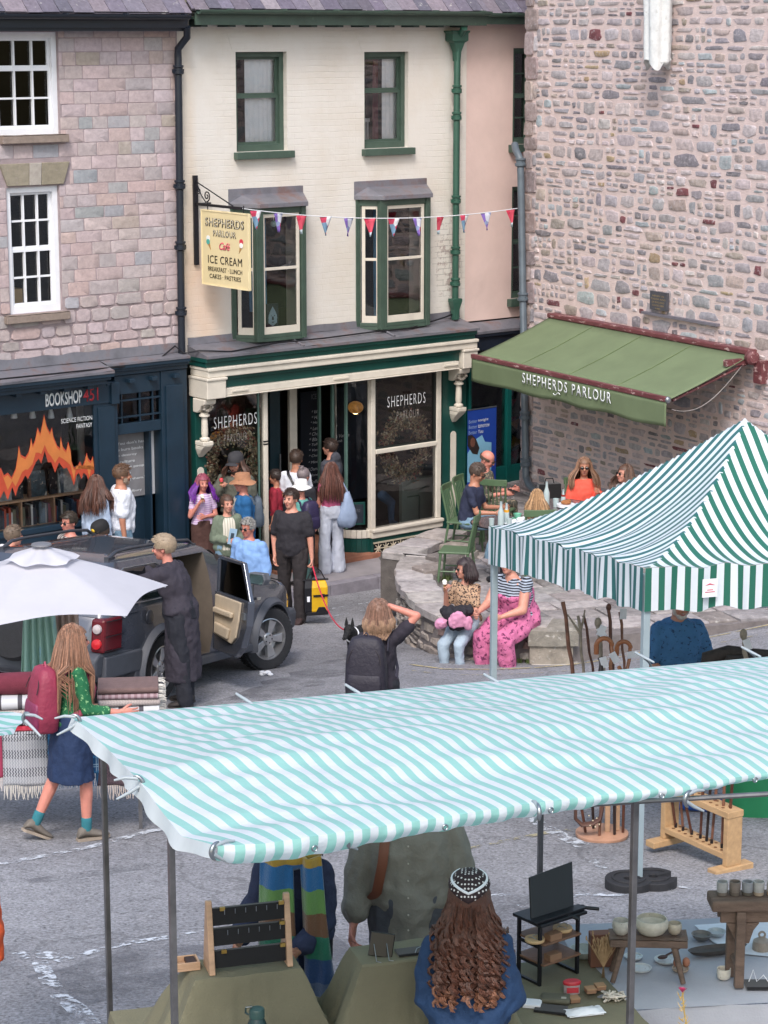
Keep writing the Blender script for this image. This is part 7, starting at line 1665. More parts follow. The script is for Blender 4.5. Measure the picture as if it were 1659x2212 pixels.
P('door_seam',MB().tube([(1.34,-.893,.4),(1.33,-.893,1.03)],.004,4).tube([(2.05,-.89,.5),(2.06,-.885,1.03)],.004,4),m_well,body)
P('door_handle',MB().box(1.42,1.56,-.915,-.89,.94,.98),m_car,car,bev=.008)
P('bonnet_line',MB().tube([(2.2,-.80,1.065),(2.7,-.79,1.03),(3.1,-.74,.955)],.006,4),m_well,car)
def wheel(x,y,steer=0.,face=-1):
 w=P('wheel',MB().lathe([(.235,-.09),(.31,-.105),(.345,-.10),(.36,-.075),(.362,0),(.36,.075),(.345,.10),(.31,.105),(.235,.09),(.23,0),(.235,-.09)],(0,0,0),44,(0,1,0),False),m_tyre,car,sh=30)
 w.location=(x,y,.355);w.rotation_euler.z=steer
 tr=MB()
 for k in range(44):
  a=2*pi*k/44
  for yy,da in((-.055,0),(0,.07),(.055,0)):tr.box(-.016,.016,yy-.024,yy+.024,.358,.369,Matrix.Rotation(a+da,4,'Y')@Matrix.Rotation(.35 if yy else-.35,4,'Z'))
 P('tread',tr,m_tyre,w)
 f=face;rm=MB().lathe([(.24,f*.095),(.228,f*.10),(.215,f*.03),(.20,f*-.02),(.001,f*-.02)],n=40,axis=(0,1,0),cap=False);P('rim',rm,m_alloy,w,sh=30)
 sp=MB()
 for k in range(5):
  M=Matrix.Rotation(2*pi*k/5+.3,4,'Y');q=[(-.028,.05),(.028,.05),(.055,.215),(-.055,.215)]
  a=[M@V((x_,f*.075,z_))for x_,z_ in q];b=[M@V((x_*1.1,f*.02,z_))for x_,z_ in q];sp.rings([b,a],True)
 sp.lathe([(.075,f*.02),(.075,f*.078),(.06,f*.088),(.001,f*.09)],n=24,axis=(0,1,0));P('spokes',sp,m_alloy,w,bev=.006)
 for k in range(5):a=2*pi*k/5;P('wheel_nut',MB().ell((.045*cos(a),f*.088,.045*sin(a)),(.01,.006,.01),8,4),m_black,w)
 return w
wheel(0,-.80);wheel(2.565,-.80,radians(-24));wheel(0,.80,0,1);wheel(2.565,.80,radians(-24),1)
hx_,hy_=1.16,-.90;DA=radians(50)
dm=Matrix.Translation((hx_,hy_,0))@Matrix.Rotation(pi+DA,4,'Z')
def dm_box(mb,*a):return mb.box(*a,dm)
def dpr(mb,poly,y0,y1):return mb.prism(poly,lambda p,t:tuple(dm@V((p[0],t,p[1]))),y0,y1)
outl=[(0,.42),(.60,.42),(.78,.55),(.90,.80),(.92,1.06),(0,1.06)]
dd_=P('rear_door',dpr(MB(),outl,-.03,.05),m_car,car,bev=.012)
P('window_frame',dpr(MB(),[(0,1.06),(.05,1.06),(.06,1.5),(0,1.5)],-.01,.035).prism([(.05,1.49),(.66,1.5),(.7,1.54),(.0,1.54)],lambda p,t:tuple(dm@V((p[0],t,p[1]))),-.01,.035).prism([(.87,1.06),(.92,1.06),(.70,1.54),(.64,1.5)],lambda p,t:tuple(dm@V((p[0],t,p[1]))),-.01,.035),m_car,dd_,bev=.006)
P('window_glass',dpr(MB(),[(.05,1.06),(.88,1.06),(.66,1.5),(.06,1.5)],.008,.014),glassm('green_tinted_glass',(.20,.30,.28),.03,1.35),dd_)
P('door_trim',dpr(MB(),[(.07,.60),(.55,.56),(.66,.64),(.72,.82),(.76,1.03),(.07,1.03)],-.055,-.03),m_seatc,dd_,bev=.01)
P('door_pocket',dpr(MB(),[(.15,.62),(.5,.60),(.55,.72),(.15,.74)],-.09,-.055),m_seatc,dd_,bev=.015)
P('arm_rest',dpr(MB(),[(.12,.84),(.6,.84),(.62,.90),(.12,.90)],-.10,-.055),m_seatc,dd_,bev=.015);P('door_latch',dpr(MB(),[(.80,.86),(.86,.86),(.86,.93),(.80,.93)],-.05,-.03),m_chrome,dd_)
P('seat',MB().box(.55,1.05,-.72,-.25,.62,.80).box(.34,.52,-.72,-.25,.72,1.28),m_seatc,car,bev=.05);P('head_rest',MB().box(.34,.46,-.60,-.36,1.30,1.46),m_seatc,car,bev=.04)
P('front_seat',MB().box(1.3,1.44,-.72,-.25,.7,1.3),m_seatc,car,bev=.04)
def stretch(o,off=V((0,0,0))):
 if o.type=='MESH' and o.data.users==1 and 'wheel' not in o.name[:5]:
  for v in o.data.vertices:
   x,z=v.co.x,v.co.z
   if x<-.45:v.co.x=-.45+(x+.45)*1.6
   if z>1.05:v.co.z=1.05+(z-1.05)*.80
 if 'wheel' in o.name[:5]:return
 for c in kids(o):stretch(c)
bpy.context.view_layer.update()
for c in kids(car):stretch(c)
cbm=CARM@V((.5,-.72,.70));o=T('storage_box','blue plastic storage box on the back seat behind the lady in black','box',cbm,th_c)
P('box',MB().rings([[V((s*a,t*b,z))for s,t in((-1,-1),(1,-1),(1,1),(-1,1))]for a,b,z in((.14,.12,0),(.17,.15,.24))],True),mat('blue_plastic','#3f6f94',.35),o,bev=.01);P('lid',MB().box(-.185,.185,-.165,.165,.24,.29),m_black,o,bev=.01)
p=pg(575,1460);mb=MB()
for k in range(6):mb.ell((R.uniform(-.05,.05),R.uniform(-.02,.02),.02+R.uniform(0,.03)),(.035,.02,.018),6,4)
tag(P('crumpled_paper',mb,m_white,loc=p),'crumpled white paper lying beside the front wheel','litter')
def capsule(mb,a,b,ra,rb,n=10):
 a,b=V(a),V(b);d=b-a
 if d.length<1e-6:return mb.ell(a,(ra,)*3,n,8)
 d.normalize();pts=[];rr_=[]
 for k in range(4):t=pi/2*k/4;pts.append(a-d*ra*cos(t));rr_.append(max(ra*sin(t),.001))
 for k in range(5):pts.append(a.lerp(b,k/4));rr_.append(ra+(rb-ra)*k/4)
 for k in range(1,5):t=pi/2*k/4;pts.append(b+d*rb*sin(t));rr_.append(max(rb*cos(t),.001))
 return mb.tube(pts,rr_,n)
def remesh(mb,vox,it=3,fac=.5):
 me=mb.mesh('t');fixn(me);o=bpy.data.objects.new('t',me);COL.objects.link(o)
 m=o.modifiers.new('r','REMESH');m.mode='VOXEL';m.voxel_size=vox
 if it:s=o.modifiers.new('s','SMOOTH');s.factor=fac;s.iterations=it
 r=applied(o);bpy.data.objects.remove(o);bpy.data.meshes.remove(me);r.materials.clear();return r
def folds(me,amp,sc=10.,seed=0.):
 nn=[v.normal.copy()for v in me.vertices]
 for v,n in zip(me.vertices,nn):
  p=v.co;a=mn.noise(V((p.x*sc+seed,p.y*sc,p.z*sc*.45)))+.5*mn.noise(V((p.x*sc*2.3,p.y*sc*2.3+seed,p.z*sc*1.7)))
  v.co=p+n*amp*a*1.5
def hand(mb,w,d,pn,curl=.35,k=1.,flip=1,spread=.05):
 d=V(d).normalized();pn=(V(pn)-d*V(pn).dot(d)).normalized();s=d.cross(pn)*flip
 rs=[]
 for t,a,b in((-.01,.026,.020),(.02,.034,.017),(.055,.042,.015),(.088,.040,.012)):
  c=w+d*t*k;rs.append([c+(s*cos(q)*a+pn*sin(q)*b)*k for q in[2*pi*i/12 for i in range(12)]])
 mb.rings(rs,True)
 for i,(o,L_,r)in enumerate(((.031,.068,.0088),(.0105,.078,.0092),(-.0105,.072,.0088),(-.030,.058,.0078))):
  p=w+(d*.082+s*o)*k;a=0.;dd=(d+s*o*spread*20).normalized();pts=[p-d*.012*k,p]
  for j,f in enumerate((.42,.33,.25)):
   a+=curl*(.9,1.1,.8)[j];dj=dd*cos(a)+pn*sin(a);p=p+dj*L_*f*k;pts.append(p)
  mb.tube(pts,[r*k,r*k,r*.95*k,r*.88*k,r*.65*k],7)
 p=w+(d*.022+s*.026)*k;q=p+(d*.030+s*.026+pn*.010)*k;q2=q+(d*.030+s*.006+pn*.018*(1+curl))*k
 mb.tube([p-s*.01*k,p,q,q.lerp(q2,.6),q2],[.013*k,.013*k,.0105*k,.0095*k,.007*k],7)
SK={'fair':'#c98f7c','pink':'#c98576','tan':'#b07a63','red':'#bd7766'}
for k_,c_ in SK.items():mat('skin_'+k_,c_,.5,0,.06,20,.08,80)
for nm in SK:nodes(_mc['skin_'+nm])[0]['Principled BSDF'].inputs['Subsurface Weight'].default_value=.08
def fab(name,c,var=.1,**k):return mat(name,c,k.pop('rough',.85),0,var,k.pop('scale',7),k.pop('bump',.9),k.pop('bscale',26),**k)
m_lip=mat('lip','#9d5550',.5);m_eye=mat('eye_dark','#1a1413',.3);m_shade=mat('sunglass_black','#0c0c0e',.08,spec=.8)
TOR={'m':[(-.10,.11,.10),(0,.162,.115),(.12,.150,.112),(.27,.168,.12),(.36,.168,.11),(.41,.138,.092),(.445,.088,.075),(.485,.062,.062)],'f':[(-.10,.12,.105),(0,.175,.122),(.13,.132,.10),(.27,.146,.118),(.35,.145,.10),(.40,.118,.085),(.435,.075,.066),(.475,.054,.055)]}
def person(label,loc,rz,H=1.7,sex='m',skin='fair',lean=0.,side_=0.,twist=0.,bulk=1.,aL=None,aR=None,lL=None,lR=None,hy=0.,hp=0.,sit=None,top=None,bot=None,shoes='#2a2626',hair=None,near=False,curl=(.4,.4),pn=(None,None),glasses=False,hat=None,extras=(),socks=None,beard=None,palms=None):
 """facing -Y at rz = 0; +X is the person's left"""
 root=T('person',label,'person',loc,radians(rz));k=H/1.72;S_=Matrix.Scale(1,3)
 kb=k*bulk
 def nd(v):v=V(v);return v.normalized()
 aL=aL or((.12,.02,-1),(.03,-.18,-1));aR=aR or((-.12,.02,-1),(-.03,-.18,-1))
 lL=lL or((.05,-.02,-1),(.0,.03,-1));lR=lR or((-.05,-.02,-1),(0,.03,-1))
 TH,SH_,UA,FO=.43*k,.41*k,.285*k,.25*k
 drop=[-(nd(l[0]).z*TH+nd(l[1]).z*SH_)for l in(lL,lR)]
 hz=sit if sit is not None else .085*k+max(drop)+.02*k
 Pc=V((0,0,hz+.02*k));la=radians(lean);sd2=radians(side_)
 Sv=V((sin(sd2),-sin(la)*cos(sd2),cos(la)*cos(sd2))).normalized();tw_=radians(twist)
 X=V((cos(tw_),sin(tw_),0));X=(X-Sv*X.dot(Sv)).normalized();Dp=Sv.cross(X)
 if Dp.y<0:Dp=-Dp
 sw=(.160 if sex=='m' else .140)*k*(1+(bulk-1)*.8)
 def ringsof(t0,t1,inf,n=18,flare=0.):
  T_=TOR[sex];out=[]
  ts=[t0]+[t for t,_,_ in T_ if t0<t<t1]+[t1]
  for t in ts:
   if t<=T_[0][0]:rx,ry=T_[0][1],T_[0][2]
   else:
    for(a,ax_,ay_),(b,bx_,by_)in zip(T_,T_[1:]):
     if a<=t<=b:f=(t-a)/(b-a);rx,ry=ax_+(bx_-ax_)*f,ay_+(by_-ay_)*f;break
    else:rx,ry=T_[-1][1],T_[-1][2]
   fl_=flare*max(0,.2-t)
   c=Pc+Sv*t*k;bb=kb if t<.33 else k*(1+(bulk-1)*.5)
   out.append([c+X*cos(q)*(rx*bb+inf+fl_)+Dp*sin(q)*(ry*bb+inf+fl_)for q in[2*pi*i/n for i in range(n)]])
  return out
 Nb=Pc+Sv*.475*k;shL,shR=Pc+Sv*.392*k+X*sw,Pc+Sv*.392*k-X*sw
 def arm(sh,a):
  e=sh+nd(a[0])*UA;w=e+nd(a[1])*FO;return sh,e,w
 AL,AR=arm(shL,aL),arm(shR,aR)
 hipx=.088*kb
 def leg(s,l):
  h=Pc+V((s*hipx,0,-.03*k));kn=h+nd(l[0])*TH;an=kn+nd(l[1])*SH_;return h,kn,an
 LL,LR=leg(1,lL),leg(-1,lR)
 hyr,hpr=radians(hy),radians(hp);hd=V((sin(hyr)*cos(hpr),-cos(hyr)*cos(hpr),-sin(hpr)));hx=V((cos(hyr),sin(hyr),0));hu=hx.cross(hd);hu=hu if hu.z>0 else-hu
 hs1=1.07;HM=Matrix(((hx.x,-hd.x,hu.x),(hx.y,-hd.y,hu.y),(hx.z,-hd.z,hu.z)))
 Hc=Nb+(Sv*.45+V((0,0,1))*.55).normalized()*.135*k+hd*.022*k
 def hpnt(x,y,z):return Hc+HM@V((x,y,z))*k*1.06
 H4=HM.to_4x4()
 b=MB();b.rings(ringsof(-.085,.485,-.006),True)
 capsule(b,Nb-Sv*.03*k,Hc+(HM@V((0,.02,-.05)))*k,.056*k*(1.05 if sex=='m' else .92),.053*k*(1.05 if sex=='m' else .9))
 for sh,e,w in(AL,AR):
  capsule(b,sh,e,.040*kb,.037*kb);capsule(b,e,w,.037*kb,.025*k);b.ell(sh,(.041*kb,)*3)
 for h,kn,an in(LL,LR):
  capsule(b,h,kn,.082*kb,.052*kb);m_=kn.lerp(an,.33);capsule(b,kn,m_,.05*kb,.052*kb);capsule(b,m_,an,.051*kb,.032*k)
 hs_=1.0
 b.ell(hpnt(0,.012,.028),[.079*k,.097*k,.088*k],16,12,HM);b.ell(hpnt(0,-.028,-.02),[.061*k,.063*k,.092*k],14,10,HM);b.ell(hpnt(0,-.047,-.078),[.037*k,.035*k,.029*k],12,8,HM)
 capsule(b,hpnt(0,-.085,.008),hpnt(0,-.104,-.024),.009*k,.0125*k)
 for s in(-1,1):b.ell(hpnt(s*.074,.012,-.012),[.010*k,.018*k,.030*k],8,6,HM);b.ell(hpnt(s*.034,-.066,-.022),[.024*k,.022*k,.024*k],8,6,HM)
 me=remesh(b,.0075 if near else .0095,2)
 hm=MB();pn=palms or(None,None)
 for(sh,e,w),cu,pnv,sgn in((AL,curl[0],pn[0],1),(AR,curl[1],pn[1],-1)):
  d=(w-e).normalized();pv=V(pnv)if pnv else V((-sgn,-.25,0))
  hand(hm,w,d,pv,cu,k,-sgn)
 hme=hm.mesh('h');fixn(hme)
 bm=bmesh.new();bm.from_mesh(me);bm.from_mesh(hme);bm.to_mesh(me);bm.free();bpy.data.meshes.remove(hme)
 smooth(me,80);me.name='body';msk=_mc['skin_'+skin];P('body',me,msk,root,fix=False)
 for s in(-1,1):P('eye',MB().ell(hpnt(s*.029,-.081,.008),[.0135*k,.007*k,.0065*k],8,5,HM),m_eye,root,sh=60)
 f=MB();f.ell(hpnt(0,-.0855,-.056),[.022*k,.006*k,.0075*k],10,5,HM);P('lips',f,m_lip,root,sh=60)
 hcol=(hair or('none','#4a372c'))[1];mh=mat('hair_'+hcol[1:],hcol,.55,0,.25,30,.5,90)
 f=MB()
 for s in(-1,1):capsule(f,hpnt(s*.016,-.084,.026),hpnt(s*.044,-.076,.028),.004*k,.003*k,6)
 P('eyebrow',f,mh,root,sh=60)
 if beard:
  f=MB();f.ell(hpnt(0,-.052,-.080),[.045*k,.040*k,.038*k],12,8,HM);f.ell(hpnt(0,-.090,-.044),[.026*k,.009*k,.006*k],10,5,HM)
  for s in(-1,1):f.ell(hpnt(s*.05,-.028,-.052),[.018*k,.034*k,.038*k],8,6,HM)
  P('beard',remesh(f,.008,1),mat('hair_'+beard[1:],beard,.8,0,.25,30,.5,90),root,sh=60,fix=False)
 if glasses:
  f=MB()
  for s in(-1,1):f.ell(hpnt(s*.031,-.094,.004),[.027*k,.008*k,.019*k],12,6,HM);f.tube([hpnt(s*.055,-.088,.010),hpnt(s*.078,-.03,.008),hpnt(s*.078,.02,.004)],.003*k,5)
  f.tube([hpnt(-.012,-.098,.010),hpnt(.012,-.098,.010)],.003*k,5)
  P('sunglasses' if glasses is True else 'glasses',f,m_shade,root,sh=60)
 if hair:
  st,col=hair[0],hair[1];opt=hair[2]if len(hair)>2 else{}
  f=MB();hb0=hexc(hcol);mh=mat('strand_hair',rough=.5,var=.2,scale=40,bump=.4,bscale=120,attr=True);f.col=hb0;rh=random.Random(int(abs(loc[0])*1000)+7);thick=opt.get('thick',1.)
  nA,nB=28,18;P0=[]
  for i in range(nB+1):
   t=-pi/2+pi*i/nB
   for j in range(nA):
    a=2*pi*j/nA;x,y,z=cos(t)*sin(a),cos(t)*cos(a),sin(t)
    w_=1+.05*mn.noise(V((x*4,y*4,z*4)))+.02*rh.random();P0.append((x*.086*thick*w_,y*.104*thick*w_+.012,z*.098*thick*w_+.030))
  lowz={'short':-.045,'crop':-.03,'bald':-.02}.get(st,-.06)
  idx=[f.vert(hpnt(*q))for q in P0]
  for i in range(nB):
   for j in range(nA):
    q=[i*nA+j,i*nA+(j+1)%nA,(i+1)*nA+(j+1)%nA,(i+1)*nA+j];c=[sum(P0[m_][d_]for m_ in q)/4 for d_ in range(3)]
    if c[1]<-.052 and c[2]<opt.get('line',.062):continue
    if c[1]<-.012 and c[2]<.0 and st in('short','crop','bun','bald'):continue
    if c[2]<lowz:continue
    if abs(c[0])>.05 and c[2]<.004 and c[1]<.04 and st in('short','crop','bun','bald'):continue
    if st=='bald' and c[2]>.03:continue
    f.face([idx[m_]for m_ in q])
  if st in('bun',):
   bp=opt.get('at',(0,.095,.085));f.ell(hpnt(*bp),[.04*k]*3,12,8);
   for q in range(6):f.tube([hpnt(bp[0]+.03*cos(q),bp[1]+.03*sin(q*2),bp[2]+.03*sin(q)),hpnt(bp[0]+.04*cos(q+.9),bp[1]+.03,bp[2]+.04*sin(q+.9))],.012*k,6)
  if st in('short','crop'):
   for _ in range(330 if st=='short' else 200):
    a=rh.uniform(-pi,pi);t=rh.uniform(.1,1.4);x,y,z=cos(t)*sin(a)*.088,cos(t)*cos(a)*.106+.012,sin(t)*.100+.03
    if y<-.05 and z<.06 or(abs(x)>.05 and z<.01 and y<.04):continue
    tint=rh.uniform(.6,1.6);f.col=tuple(c_*tint for c_ in hb0)
    dxx,dyy=rh.uniform(-.02,.02),rh.uniform(-.03,.01);f.tube([hpnt(x,y,z),hpnt(x*1.03+dxx*.8,y+dyy,z+.007)],[.0055*k,.002*k],4)
  if st in('long','bob','curly','wavy'):
   L_=opt.get('len',.45 if st!='bob' else .2)*k;N_=opt.get('n',110);cu_={'curly':.022,'wavy':.010,'bob':.004}.get(st,.004)*opt.get('amp',1)
   rstr=opt.get('r',.0085)*k;backy=.115*kb
   lk=opt.get('lock',1)
   for q in range(N_):
    if q%lk==0:la_=rh.uniform(-1,1)*opt.get('wrap',2.05);ll_=rh.random();lt_=rh.uniform(.15,1.45);lph=rh.random()*6.28;lfr=rh.uniform(80,125);lsp=rh.uniform(.3,1.1);lL_=rh.uniform(.74,1.05)
    a=la_+(rh.uniform(-.05,.05)if lk>1 else 0);lay=ll_
    t0=lt_+(rh.uniform(-.06,.06)if lk>1 else 0);r0=1.0+.08*lay
    st0=V((cos(t0)*sin(a)*.088*r0,cos(t0)*cos(a)*.106*r0+.012,sin(t0)*.100*r0+.03))
    t1=-.12;en=V((cos(t1)*sin(a)*(.096+.02*lay),cos(t1)*cos(a)*(.112+.02*lay)+.012,-.02))
    if en.y<-.05:en.y=-.05
    pA,pB=hpnt(*st0),hpnt(*en);pts=[]
    for m_ in range(4):
     u=m_/4;mid=st0.lerp(en,u);mm=V((mid.x,mid.y-.012,mid.z-.03));ln=mm.length;tgt=.088+.022*u+.01*lay
     mm=mm*(max(ln,tgt*.9)/max(ln,1e-4));pts.append(hpnt(mm.x,mm.y+.012,mm.z+.03))
    tint=rh.uniform(.55,1.55);f.col=tuple(c_*tint for c_ in hb0);pts.append(pB);Lq=L_*rh.uniform(.72,1.05)*(1 if cos(a)>-.1 else .85);outv=(pB-Hc);outv.z=0;outv.normalize()if outv.length>0 else None
    ns=max(4,int(Lq/(.035 if cu_>.008 else .06)));ph=rh.random()*6.28;fr=rh.uniform(30,45)if st=='curly' else rh.uniform(14,22)
    spr=opt.get('spread',.10)*rh.uniform(.4,1.1)
    if lk>1:ph=lph+rh.uniform(-.5,.5);fr=lfr;spr=opt.get('spread',.10)*lsp;Lq=L_*lL_;ns=max(4,int(Lq/.013))
    for m_ in range(1,ns+1):
     s_=Lq*m_/ns;u=m_/ns;base=pB+V((0,0,-s_))
     grow=spr*(sin(min(1,u*1.3)*pi/2))if st!='bob' else .03*sin(u*pi)-.02*u
     p_=base+outv*grow*k
     tt_=(p_-Pc).dot(Sv)
     if tt_<.44*k:
      dd2=(p_-Pc-Sv*tt_).dot(Dp);need=(backy+.012+.035*lay)if cos(a)>0.15 else None
      if need and abs((p_-Pc).dot(X))<sw*1.02:
       p_=p_+Dp*max(0,need-dd2)*min(1,s_/.08)
      elif cos(a)<=.15 and dd2>-.13*kb:p_=p_-Dp*(.13*kb+dd2)*min(1,s_/.08)*.8
     p_=p_+V((cos(ph+s_*fr)*cu_,sin(ph+s_*fr)*cu_,0))*min(1,u*2+.2)
     pts.append(p_)
    m0=len(pts);f.tube(pts,[rstr*(.8 if i<2 else 1)*(1 if i<m0-2 else .45)for i in range(m0)],4)
  ho_=P('hair',f,mh,root,sh=60)
  if opt.get('tips'):
   ho_.data.materials.append(mat('hair_'+opt['tips'][1:],opt['tips'],.55,0,.3,30,.5,90));zt_=Hc.z-opt.get('tipz',.02)
   for p in ho_.data.polygons:
    if p.center.z<zt_+.02*sin(p.center.x*90):p.material_index=1
 if hat:
  f=MB();ht=hat[0];mhat=hat[1]
  if ht=='cap':
   f.rings([[hpnt(.094*s*cos(q),.112*s*sin(q)+.012,z)for q in[2*pi*i/20 for i in range(20)]]for s,z in((1,.045),(1.0,.075),(.93,.115),(.7,.145),(.3,.158),(.02,.16))],True)
   hb_=MB();hb_.grid(lambda u,v:hpnt((u-.5)*.16,-.09-.085*v*(1-(2*u-1)**2*.55),.052-.012*v-.02*(2*u-1)**2),12,5)
   h_=P('cap',f,mhat,root,sh=50);P('brim',hb_,mhat,h_,sh=60,solid=.005)
   if len(hat)>2:P('cap_logo',MB().ell(hpnt(hat[3]if len(hat)>3 else 0,-.092,.092),[.04*k,.012*k,.024*k],12,6,HM),hat[2],h_,sh=60)
  else:
   br_=hat[2]if len(hat)>2 else .075
   f.rings([[hpnt((.092*s+b_)*cos(q),(.108*s+b_)*sin(q)+.008,z-.02*b_/.07*(1+.5*sin(q*3))if b_ else z)for q in[2*pi*i/28 for i in range(28)]]for s,b_,z in((1,br_,.03),(1,.02,.046),(1.0,0,.055),(.97,0,.11),(.85,0,.14),(.3,0,.147),(.01,0,.148))],True)
   P('hat',f,mhat,root,sh=50)
 vx=.010 if near else .014
 if top:
  mt=top['m'];inf=top.get('inf',.014)*k;hem=top.get('hem',-.06);sl=top.get('sl',.6);c=MB()
  c.rings(ringsof(hem,top.get('neck',.445),inf,flare=top.get('flare',.0)),True)
  for sh,e,w in(AL,AR):
   if sl<=0:continue
   ra,rb_=.047*kb+inf*.7,.038*kb+inf*top.get('loose',.9)
   if sl<=1:capsule(c,sh,sh.lerp(e,sl-.06),ra,.040*kb+inf*1.1)
   else:capsule(c,sh,e,ra,rb_);capsule(c,e,e.lerp(w,min(.97,sl-1)),rb_,(.03*k+inf*top.get('loose',.9)))
  if top.get('skirt'):
   L2,w2_=top['skirt'];a0_=ringsof(-.06,.0,inf)[0];cc=sum(a0_,V((0,0,0)))/len(a0_);rs=[]
   for u in[i/8 for i in range(9)]:
    q_=[]
    for i,p in enumerate(a0_):
     d=p-cc;q_.append(cc+V((d.x,d.y,0))*(1+w2_*u+.035*u*sin(i*2*pi/18*5))+V((0,0,-L2*k*u)))
    rs.append(q_)
   c.rings(rs,True)
  if top.get('hood'):c.ell(Nb+Dp*.07*k-Sv*.0,(.10*k,.06*k,.075*k),14,8)
  if top.get('collar'):c.tube([Nb-Sv*.015*k+X*.064*k*cos(q)+Dp*.066*k*sin(q)for q in[2*pi*i/16 for i in range(17)]],.016*k,8)
  me=remesh(c,vx,3);folds(me,top.get('fold',.012)*k*1.2,top.get('fs',9.),loc[0]*3);smooth(me,80);me.name=top.get('nm','shirt')
  me2=P(me.name,me,mt,root,fix=False)
  if top.get('open'):
   f=MB();rs_=ringsof(-.02,.43,inf+.006)
   def strip_(r):n=len(r);return[r[i]for i in range(n)if sin(2*pi*i/n)<-.80]
   st3=[strip_(r)for r in rs_];f.rings(st3,False,False);P('inner_shirt',f,top['open'],root,sh=60)
  for i,t in enumerate(top.get('buttons',())):
   c_=Pc+Sv*t*k-Dp*(.12*kb+inf+.016);P('button',MB().ell(c_,(.0055,.004,.0055),8,5),mat('shirt_button','#b9b4a8',.4),me2)
 if bot:
  mt=bot['m'];inf=bot.get('inf',.014)*k;c=MB();ty=bot.get('t','trousers')
  if ty=='skirt':
   a0_=ringsof(-.02,.06,inf);cc0=sum(a0_[-1],V((0,0,0)))/18;rs=[a0_[-1]];L2=bot['len'];w2_=bot.get('w',.25);cc=sum(a0_[0],V((0,0,0)))/18
   for u in[i/8 for i in range(9)]:rs.append([cc+V(((p-cc).x,(p-cc).y,0))*(1+w2_*u+.02*u*sin(i*5*2*pi/18))+V((0,0,-L2*k*u))for i,p in enumerate(a0_[0])])
   c.rings(rs[::-1],True)
  else:
   c.rings(ringsof(-.11,bot.get('rise',.07),inf),True);ln=bot.get('len',1.95);wd=bot.get('wide',0.)
   for h,kn,an in(LL,LR):
    capsule(c,h,kn,.086*kb+inf,.056*kb+inf+wd*.3)
    if ln>1:e_=kn.lerp(an+(an-kn).normalized()*.05*k,ln-1);capsule(c,kn,e_,.055*kb+inf+wd*.3,.042*k+inf+wd)
  me=remesh(c,vx,3);folds(me,bot.get('fold',.010)*k,9.,loc[1]);smooth(me,80);me.name=ty;P(ty,me,mt,root,fix=False)
 if shoes:
  msh=mat('shoe_'+shoes[1:],shoes,.7,0,.15,20)
  for(h,kn,an),tilt in((LL,lL[2]if len(lL)>2 else 0),(LR,lR[2]if len(lR)>2 else 0)):
   sh_v=(an-kn).normalized();fw=V((0,-1,0));fw=(fw-sh_v*fw.dot(sh_v)).normalized()if abs(sh_v.z)<.8 else fw
   fw=(fw+V((0,0,-tilt))).normalized();upv=(V((0,0,1))-fw*fw.z).normalized();sx_v=fw.cross(upv)
   c0_=an-upv*.035*k;f=MB();rs=[]
   for t,w_,h_,dz in((-.075,.024,.03,-.01),(-.06,.036,.075,.01),(-.02,.038,.10,.025),(.04,.042,.075,.005),(.10,.048,.05,-.012),(.15,.042,.036,-.02),(.18,.022,.022,-.026)):
    cc=c0_+fw*t*k+upv*dz*k;rs.append([cc+(sx_v*cos(q)*w_+upv*sin(q)*h_*(.5 if sin(q)>0 else .4))*k for q in[2*pi*i/14 for i in range(14)]])
   f.rings(rs,True);so2=P('shoe',f,msh,root,sh=60)
   f=MB();rs=[]
   for t,w_ in((-.08,.024),(-.06,.037),(0,.038),(.10,.05),(.15,.044),(.185,.02)):
    cc=c0_+fw*t*k-upv*.035*k;rs.append([cc+sx_v*w_*k+upv*.006,cc-sx_v*w_*k+upv*.006,cc-sx_v*w_*k-upv*.014*k,cc+sx_v*w_*k-upv*.014*k])
   f.rings(rs,True);P('sole',f,mat('sole_pale','#9a8d80',.7)if near or shoes in('#6d665f','#e2e2e2','#1c1c20')else msh,so2)
 if socks:
  for h,kn,an in(LL,LR):f=MB();capsule(f,kn.lerp(an,.80),an,.043*k,.04*k);P('sock',f,mat('sock_'+socks[1:],socks,.9,0,.1,20),root,sh=60)
 RM=Matrix.Translation(V(loc))@Matrix.Rotation(radians(rz),4,'Z')
 J=dict(hx_=hx,hu_=hu,hd_=hd,root=root,Pc=Pc,Sv=Sv,X=X,Dp=Dp,Nb=Nb,Hc=Hc,shL=shL,shR=shR,wL=AL[2],wR=AR[2],eL=AL[1],eR=AR[1],dL=(AL[2]-AL[1]).normalized(),dR=(AR[2]-AR[1]).normalized(),k=k,hp=hpnt,W=lambda p:RM@V(p),RM=RM,kb=kb,LL=LL,LR=LR,rz=radians(rz))
 return J
def onA(u,out):
 x=FA.hit(u,1100,out)[0];w=FA.w(x,-out);return V((w.x,w.y,pvz(x,out)-.0))
def hfor(p,u,v):return at_y(u,v,p.y).z-p.z
def std(u,vh,p):return p,hfor(p,u,vh)
def gnd(u,y):x=at_y(u,1400,y).x;return V((x,y,gz(x,y)))
def tee(c,nm=None,sl=.62,**k):return dict(m=fab(nm or 'cotton_'+c[1:],c),sl=sl,**k)
